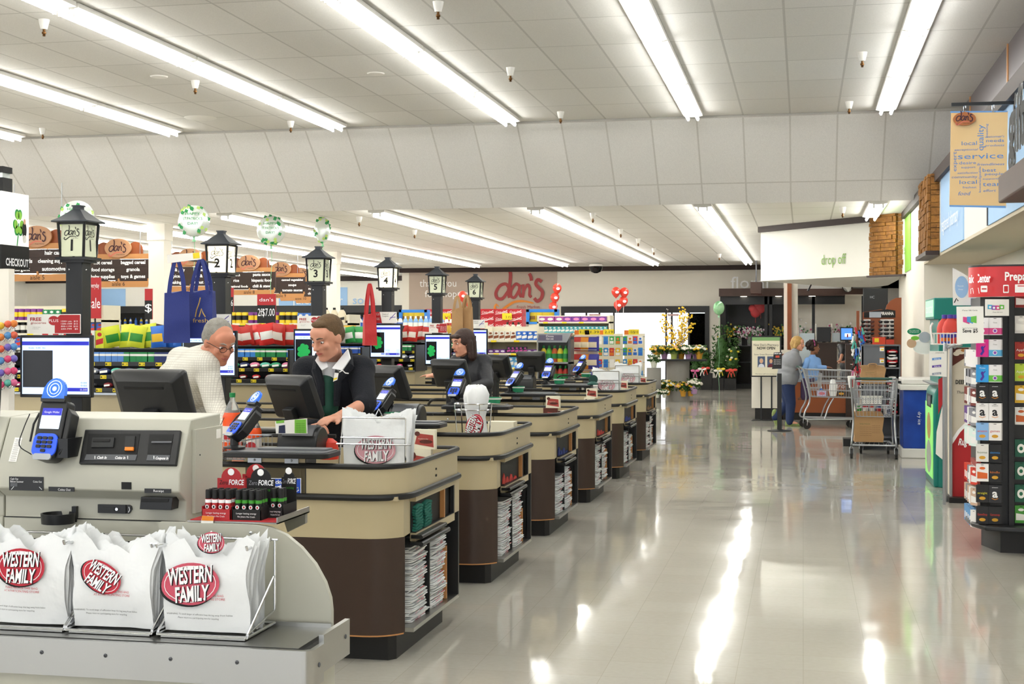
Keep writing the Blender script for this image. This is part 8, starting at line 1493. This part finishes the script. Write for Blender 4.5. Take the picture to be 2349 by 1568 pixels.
hr = MB(t); hr.M = H.M; hr.ball((0, .03, .045), (.082, .094, .088), 18, 12).ball((0, .075, .01), (.072, .05, .075), 16, 10); [hr.ball((sx*.068, .03, .03), (.018, .045, .045), 12, 8) for sx in (-1, 1)]; hr.M = Matrix(); baked(hr, 'hair', t, 'hair_grey', .006, 4)
# --- cashier ---
H = Head(A(751, 775, 8.1), -.42, .36, .05, 1.03); base = A(760, HY, 8.3)
t = thing('person', 'young cashier with short brown hair, navy fleece and white polo collar, looking down', 'person', (base.x, base.y, 0))
pel, ch, nk = A(775, 1010, 8.45), A(765, 890, 8.35), A(765, 826, 8.28); sL, sR = A(826, 848, 8.25), A(704, 850, 8.35)
hip1, hip2 = pel+V((.09, 0, -.06)), pel+V((-.09, 0, -.06)); body = MB(t).m('skin'); H.skull(body); torso(body, pel, ch, nk, sL, sR); body.cap(nk, H.M @ V((0, .015, -.05)), .058, .056)
aL = [sL, A(838, 925, 8.05), A(775, 957, 7.75)]; aR = [sR, A(690, 930, 8.2), A(722, 975, 7.9)]
for a in (aL, aR): limb(body, a, (.052, .042, .029))
hand(body, aL[2], A(745, 963, 7.65)-aL[2], (0, -.2, 1), 1.0, .35, -1); hand(body, aR[2], A(745, 985, 7.75)-aR[2], (0, 0, 1), 1.0, .4)
for h_ in (hip1, hip2): limb(body, [h_, fl(h_, .48, 0, -.03), fl(h_, .10)], (.085, .06, .045)); body.cap(fl(h_, .05), fl(h_, .05, 0, -.14), .045, .035)
baked(body, 'body', t, 'skin', .007, 4); H.face(t, '#5a4632')
mat('fleece_navy', '#14171f', .9, var=.2, bump=.4, bscale=120); mat('polo_white', '#e9eaec', .8); mat('apron_green', '#17493a', .7)
top = MB(t); torso(top, pel, ch, nk, sL, sR, .028, 1.06); limb(top, [aL[0], aL[1], aL[1]+(aL[2]-aL[1])*.12], (.082, .068, .06)); limb(top, aR, (.082, .066, .05)); baked(top, 'fleece', t, 'fleece_navy', .010, 6)
F = V((-sn*-1, -cs, 0)); tocam = (V((0, 0, CH))-ch).normalized()
sh = MB(t); n0 = A(758, 852, 8.08); sh.ball(A(760, 845, 8.22), (.075, .06, .05)); sh.cap(A(757, 850, 8.19), A(752, 925, 8.19), .05, .05); baked(sh, 'polo_shirt', t, 'polo_white', .007)
for pts in ([(735, 803), (752, 842), (738, 850), (722, 826)], [(797, 800), (803, 822), (785, 850), (760, 845)]):
    mb = MB(t).m('polo_white'); q = [A(x, y, 8.06+(.10 if k in (0, ) else 0)) for k, (x, y) in enumerate(pts)]; bk = [v+V((0, .02, 0)) for v in q]; mb.add(q+bk, [(0, 1, 2, 3), (7, 6, 5, 4), (0, 4, 5, 1), (1, 5, 6, 2), (2, 6, 7, 3), (3, 7, 4, 0)]).build('collar_wing', bev=.004)
mb = MB(t).m('fleece_navy'); mb.tube([A(730, 812, 8.2), A(726, 850, 8.12), A(735, 880, 8.1), A(738, 930, 8.1)], [.02, .03, .025, .02], 8).tube([A(800, 805, 8.22), A(800, 840, 8.1), A(775, 870, 8.08), A(772, 930, 8.1)], [.02, .032, .025, .02], 8).build('fleece_collar')
ap = MB(t); ap.cap(A(750, 880, 8.17), A(752, 935, 8.16), .06, .065); baked(ap, 'apron', t, 'apron_green', .009)
pl = Pl(A(774, 870, 8.02), (cs, sn, 0), (.0, 0, 1)); mb = MB(t); mb.M = pl.M; mb.m('paper_white').prism(pl.q([(764, 875), (774, 871), (777, 855), (768, 853)]), 0, .003).m('sale_yellow').flat(pl.q([(765, 872), (773, 869), (774, 865), (766, 867)]), .004).m('letter_black').prism(pl.q([(768, 854), (776, 855), (774, 848), (769, 847)]), 0, .004); mb.m('white_plastic').stroke(pl.q([(778, 853), (786, 849), (792, 855), (800, 856)]), .006, -.0).build('name_badge')
hr = MB(t); hr.M = H.M; hr.ball((0, .024, .048), (.080, .096, .084), 18, 12).ball((0, .06, .01), (.070, .058, .070), 16, 10); [hr.ball((sx*.070, .02, .035), (.012, .038, .034), 12, 8) for sx in (-1, 1)]; hr.ball((0, -.045, .098), (.050, .032, .020)); hr.M = Matrix(); baked(hr, 'hair', t, mat('hair_short', '#6e5639', .8, col2='#4e3b26', scale=60, bump=.5, bscale=150), .006, 4)
# --- dark haired woman at the third lane ---
H = Head(A(1062, 787, 12.5), -.75, .12, 0, 1.0); base = A(1075, HY, 12.6)
t = thing('person', 'woman with shoulder-length dark hair and black jacket behind the third counter', 'person', (base.x, base.y, 0))
pel, ch, nk = A(1083, 930, 12.7), A(1078, 860, 12.65), A(1070, 815, 12.55); sL, sR = A(1108, 832, 12.6), A(1050, 833, 12.65); hip1, hip2 = pel+V((.08, 0, -.06)), pel+V((-.08, 0, -.06))
body = MB(t).m('skin'); H.skull(body); torso(body, pel, ch, nk, sL, sR, 0, .9); body.cap(nk, H.M @ V((0, .01, -.05)), .048, .046)
aL = [sL, A(1118, 880, 12.4), A(1082, 888, 12.2)]; aR = [sR, A(1030, 868, 12.4), A(1000, 861, 12.2)]
for a in (aL, aR): limb(body, a, (.045, .036, .025))
hand(body, aL[2], (-1, -.3, -.1), (0, 0, 1), .92, .5); hand(body, aR[2], (-1, -.1, .05), (0, 0, 1), .92, .3, -1)
for h_ in (hip1, hip2): limb(body, [h_, fl(h_, .48, 0, -.03), fl(h_, .09)], (.085, .06, .042)); body.cap(fl(h_, .05), fl(h_, .05, 0, -.13), .04, .03)
baked(body, 'body', t, 'skin', .009, 4); H.face(t, '#3a2418')
top = MB(t); torso(top, pel, ch, nk, sL, sR, .022, .95); limb(top, aL, (.07, .058, .042)); limb(top, [aR[0], aR[1], aR[1]+(aR[2]-aR[1])*.2], (.07, .058, .05)); baked(top, 'jacket', t, mat('jacket_black', '#24252a', .55, bump=.3), .011)
hr = MB(t); hr.M = H.M; hr.ball((0, .02, .04), (.090, .105, .095), 18, 12).cap((0, .06, .0), (0, .07, -.12), .075, .06); [hr.cap((sx*.07, .02, .01), (sx*.075, .02, -.12), .032, .026) for sx in (-1, 1)]; hr.cap((-.05, -.08, .07), (.05, -.08, .07), .02, .02); hr.M = Matrix(); baked(hr, 'hair', t, 'hair_dark', .008, 3)
tr = MB(t); [limb(tr, [h_, fl(h_, .48, 0, -.03), fl(h_, .05)], (.11, .08, .065)) for h_ in (hip1, hip2)]; baked(tr, 'trousers', t, 'fleece_navy', .014)
# --- blond woman pushing the cart ---
Dw = 23.4; H = Head(A(1831, 788, Dw), 1.25, .12, 0, .98); base = atZ(1812, 976, 0)
t = thing('person', 'blond woman in grey sweatshirt and blue jeans walking, pushing a shopping cart', 'person', (base.x, base.y, 0))
pel, ch, nk = A(1806, 868, Dw), A(1815, 830, Dw), A(1824, 805, Dw); sL, sR = A(1822, 818, Dw-.12), A(1820, 818, Dw+.16)
body = MB(t).m('skin'); H.skull(body); torso(body, pel, ch, nk, sL, sR, 0, .95); body.cap(nk, H.M @ V((0, .01, -.05)), .048, .046)
aL = [sL, A(1812, 845, Dw-.15), A(1832, 843, Dw-.12)]; aR = [sR, A(1822, 845, Dw+.25), A(1838, 842, Dw+.2)]
for a in (aL, aR): limb(body, a, (.045, .036, .025))
hand(body, aL[2], (1, 0, -.1), (0, -.3, 1), .92, .9); hand(body, aR[2], (1, 0, -.1), (0, .3, 1), .92, .9, -1)
f1 = [pel+V((.0, -.09, -.05)), A(1814, 925, Dw-.1), A(1811, 968, Dw-.1)]; f2 = [pel+V((0, .09, -.05)), A(1806, 925, Dw+.1), A(1779, 957, Dw+.12)]
for f_ in (f1, f2): limb(body, f_, (.085, .06, .042))
body.cap(f1[2], f1[2]+V((.12, 0, -.03)), .04, .032); body.cap(f2[2], f2[2]+V((.02, 0, -.13)), .04, .03); baked(body, 'body', t, 'skin', .010, 4); H.face(t, '#8a6a40')
top = MB(t); torso(top, pel, ch, nk, sL, sR, .028, 1.08); [limb(top, a[:2]+[a[1]+(a[2]-a[1])*.9], (.075, .062, .042)) for a in (aL, aR)]; baked(top, 'sweatshirt', t, mat('sweat_grey', '#8c8e94', .9, bump=.3), .011)
tr = MB(t); tr.cap(pel+V((0, -.05, -.03)), pel+V((0, .05, -.03)), .155, .155); limb(tr, f1, (.125, .085, .065)); limb(tr, f2, (.125, .085, .065)); baked(tr, 'jeans', t, mat('denim', '#26365e', .85, var=.25, scale=14, bump=.3), .012)
for k, (a, d) in enumerate(((f1[2]+V((-.03, 0, -.04)), V((.23, 0, -.01))), (f2[2]+V((-.02, 0, .04)), V((.06, 0, -.22))))):
    sh = MB(t); sh.cap(a, a+d, .045, .036).cap(a+V((0, 0, .02)), a+V((.01, 0, .06)), .045, .045); baked(sh, 'sneaker', t, mat('sneaker_purple', '#6a3a58', .6, col2='#8ab84a', scale=30), .010, 3)
hr = MB(t); hr.M = H.M; hr.ball((0, .025, .035), (.096, .108, .098), 18, 12).cap((0, .06, -.01), (0, .06, -.07), .085, .065); [hr.cap((sx*.07, .01, .01), (sx*.07, .02, -.06), .034, .028) for sx in (-1, 1)]; hr.M = Matrix(); baked(hr, 'hair', t, 'hair_blond', .009, 3)
# --- child in the cart seat ---
Dc = 23.35; H = Head(A(1866, 797, Dc), 1.9, .0, 0, .92)
pel, ch, nk = A(1858, 862, Dc), A(1862, 838, Dc), A(1864, 818, Dc); t = thing('person', 'child with curly dark hair and light blue hoodie riding in the cart seat', 'person', pel)
sL, sR = A(1852, 826, Dc-.05), A(1876, 826, Dc+.05); body = MB(t).m('skin_brown'); H.skull(body); torso(body, pel, ch, nk, A(1854, 826, Dc), A(1874, 826, Dc), -.03, .68); body.cap(nk, H.M @ V((0, .01, -.04)), .038, .038)
aL = [sL, A(1846, 845, Dc-.1), A(1838, 846, Dc-.15)]; aR = [sR, A(1880, 842, Dc-.05), A(1896, 842, Dc-.1)]
for a in (aL, aR): limb(body, a, (.034, .028, .02))
hand(body, aL[2], (-1, 0, 0), (0, 0, 1), .68, .6); hand(body, aR[2], (1, 0, 0), (0, 0, 1), .68, .4, -1)
lg = [[pel+V((s_*.05, 0, -.0)), A(1848+s_*4, 880, Dc-.05), A(1846+s_*4, 912, Dc-.02)] for s_ in (-1, 1)]
for l_ in lg: limb(body, l_, (.055, .042, .032)); body.cap(l_[2], l_[2]+V((-.07, 0, -.02)), .03, .022)
baked(body, 'body', t, 'skin_brown', .009, 4); H.face(t, '#1a1210')
top = MB(t); torso(top, pel, ch, nk, A(1854, 826, Dc), A(1874, 826, Dc), -.008, .74); [limb(top, a[:2]+[a[1]+(a[2]-a[1])*.85], (.052, .042, .034)) for a in (aL, aR)]; top.cap(nk+V((-.02, .04, -.02)), nk+V((.04, .03, -.05)), .05, .045); baked(top, 'hoodie', t, mat('hoodie_blue', '#7fa8e0', .9, bump=.3), .010)
tr = MB(t); [limb(tr, l_, (.075, .055, .042)) for l_ in lg]; baked(tr, 'leggings', t, mat('leg_purple', '#4a3a58', .8), .011)
hr = MB(t); hr.M = H.M; r_ = random.Random(9)
for k in range(60): a = V((r_.gauss(0, 1), r_.gauss(.35, 1), r_.gauss(.5, .8))).normalized(); hr.ball((a.x*.09, .03+a.y*.10, .04+a.z*.09), .026, 8, 5)
hr.ball((0, .03, .04), (.09, .095, .095)); hr.M = Matrix(); baked(hr, 'hair', t, 'hair_curly', .008, 1); mb = MB(t); mb.M = H.M; mb.m(C_('#b84a8a')).tube([(.098*math.cos(a*PI/10), .01, .04+.105*math.sin(a*PI/10)) for a in range(0, 11)], .010, 6).build('headband')
# --- clerk bending behind the pharmacy counter ---
Dk = YCn+.95; H = Head(A(1943, 770, Dk+.35), -.6, .5, 0, .98); base = A(1938, HY, Dk)
t = thing('person', 'clerk in black top mostly hidden behind the pharmacy counter computer', 'person', (base.x, base.y, 0)); pel, ch, nk = A(1950, 860, Dk+.5), A(1947, 815, Dk+.4), A(1943, 788, Dk+.35); sL, sR = A(1957, 797, Dk+.3), A(1931, 795, Dk+.2)
body = MB(t).m('skin'); H.skull(body); torso(body, pel, ch, nk, sL, sR, 0, .9); body.cap(nk, H.M @ V((0, .01, -.05)), .048, .046)
aL = [sL, A(1955, 815, Dk), A(1938, 830, Dk-.2)]; aR = [sR, A(1934, 805, Dk-.05), A(1927, 828, Dk-.3)]
for a in (aL, aR): limb(body, a, (.045, .036, .025))
hand(body, aR[2], (-.6, -.5, -.1), (0, 0, 1), .92, .4); hand(body, aL[2], (-.8, -.3, 0), (0, 0, 1), .92, .4, -1)
for s_ in (-1, 1): limb(body, [pel+V((s_*.08, 0, -.05)), fl(pel, .48, s_*.08), fl(pel, .08, s_*.08)], (.085, .06, .045))
baked(body, 'body', t, 'skin', .011, 4); H.face(t, '#3a2418'); top = MB(t); torso(top, pel, ch, nk, sL, sR, .022, .95); [limb(top, a[:2]+[a[1]+(a[2]-a[1])*.3], (.07, .056, .045)) for a in (aL, aR)]; baked(top, 'top', t, 'jacket_black', .012)
tr = MB(t); [limb(tr, [pel+V((s_*.08, 0, -.02)), fl(pel, .48, s_*.08), fl(pel, .05, s_*.08)], (.11, .08, .065)) for s_ in (-1, 1)]; baked(tr, 'trousers', t, 'fleece_navy', .014); hr = MB(t); hr.M = H.M; hr.ball((0, .025, .045), (.088, .1, .09), 16, 10); hr.M = Matrix(); baked(hr, 'hair', t, 'hair_brown', .009, 3)
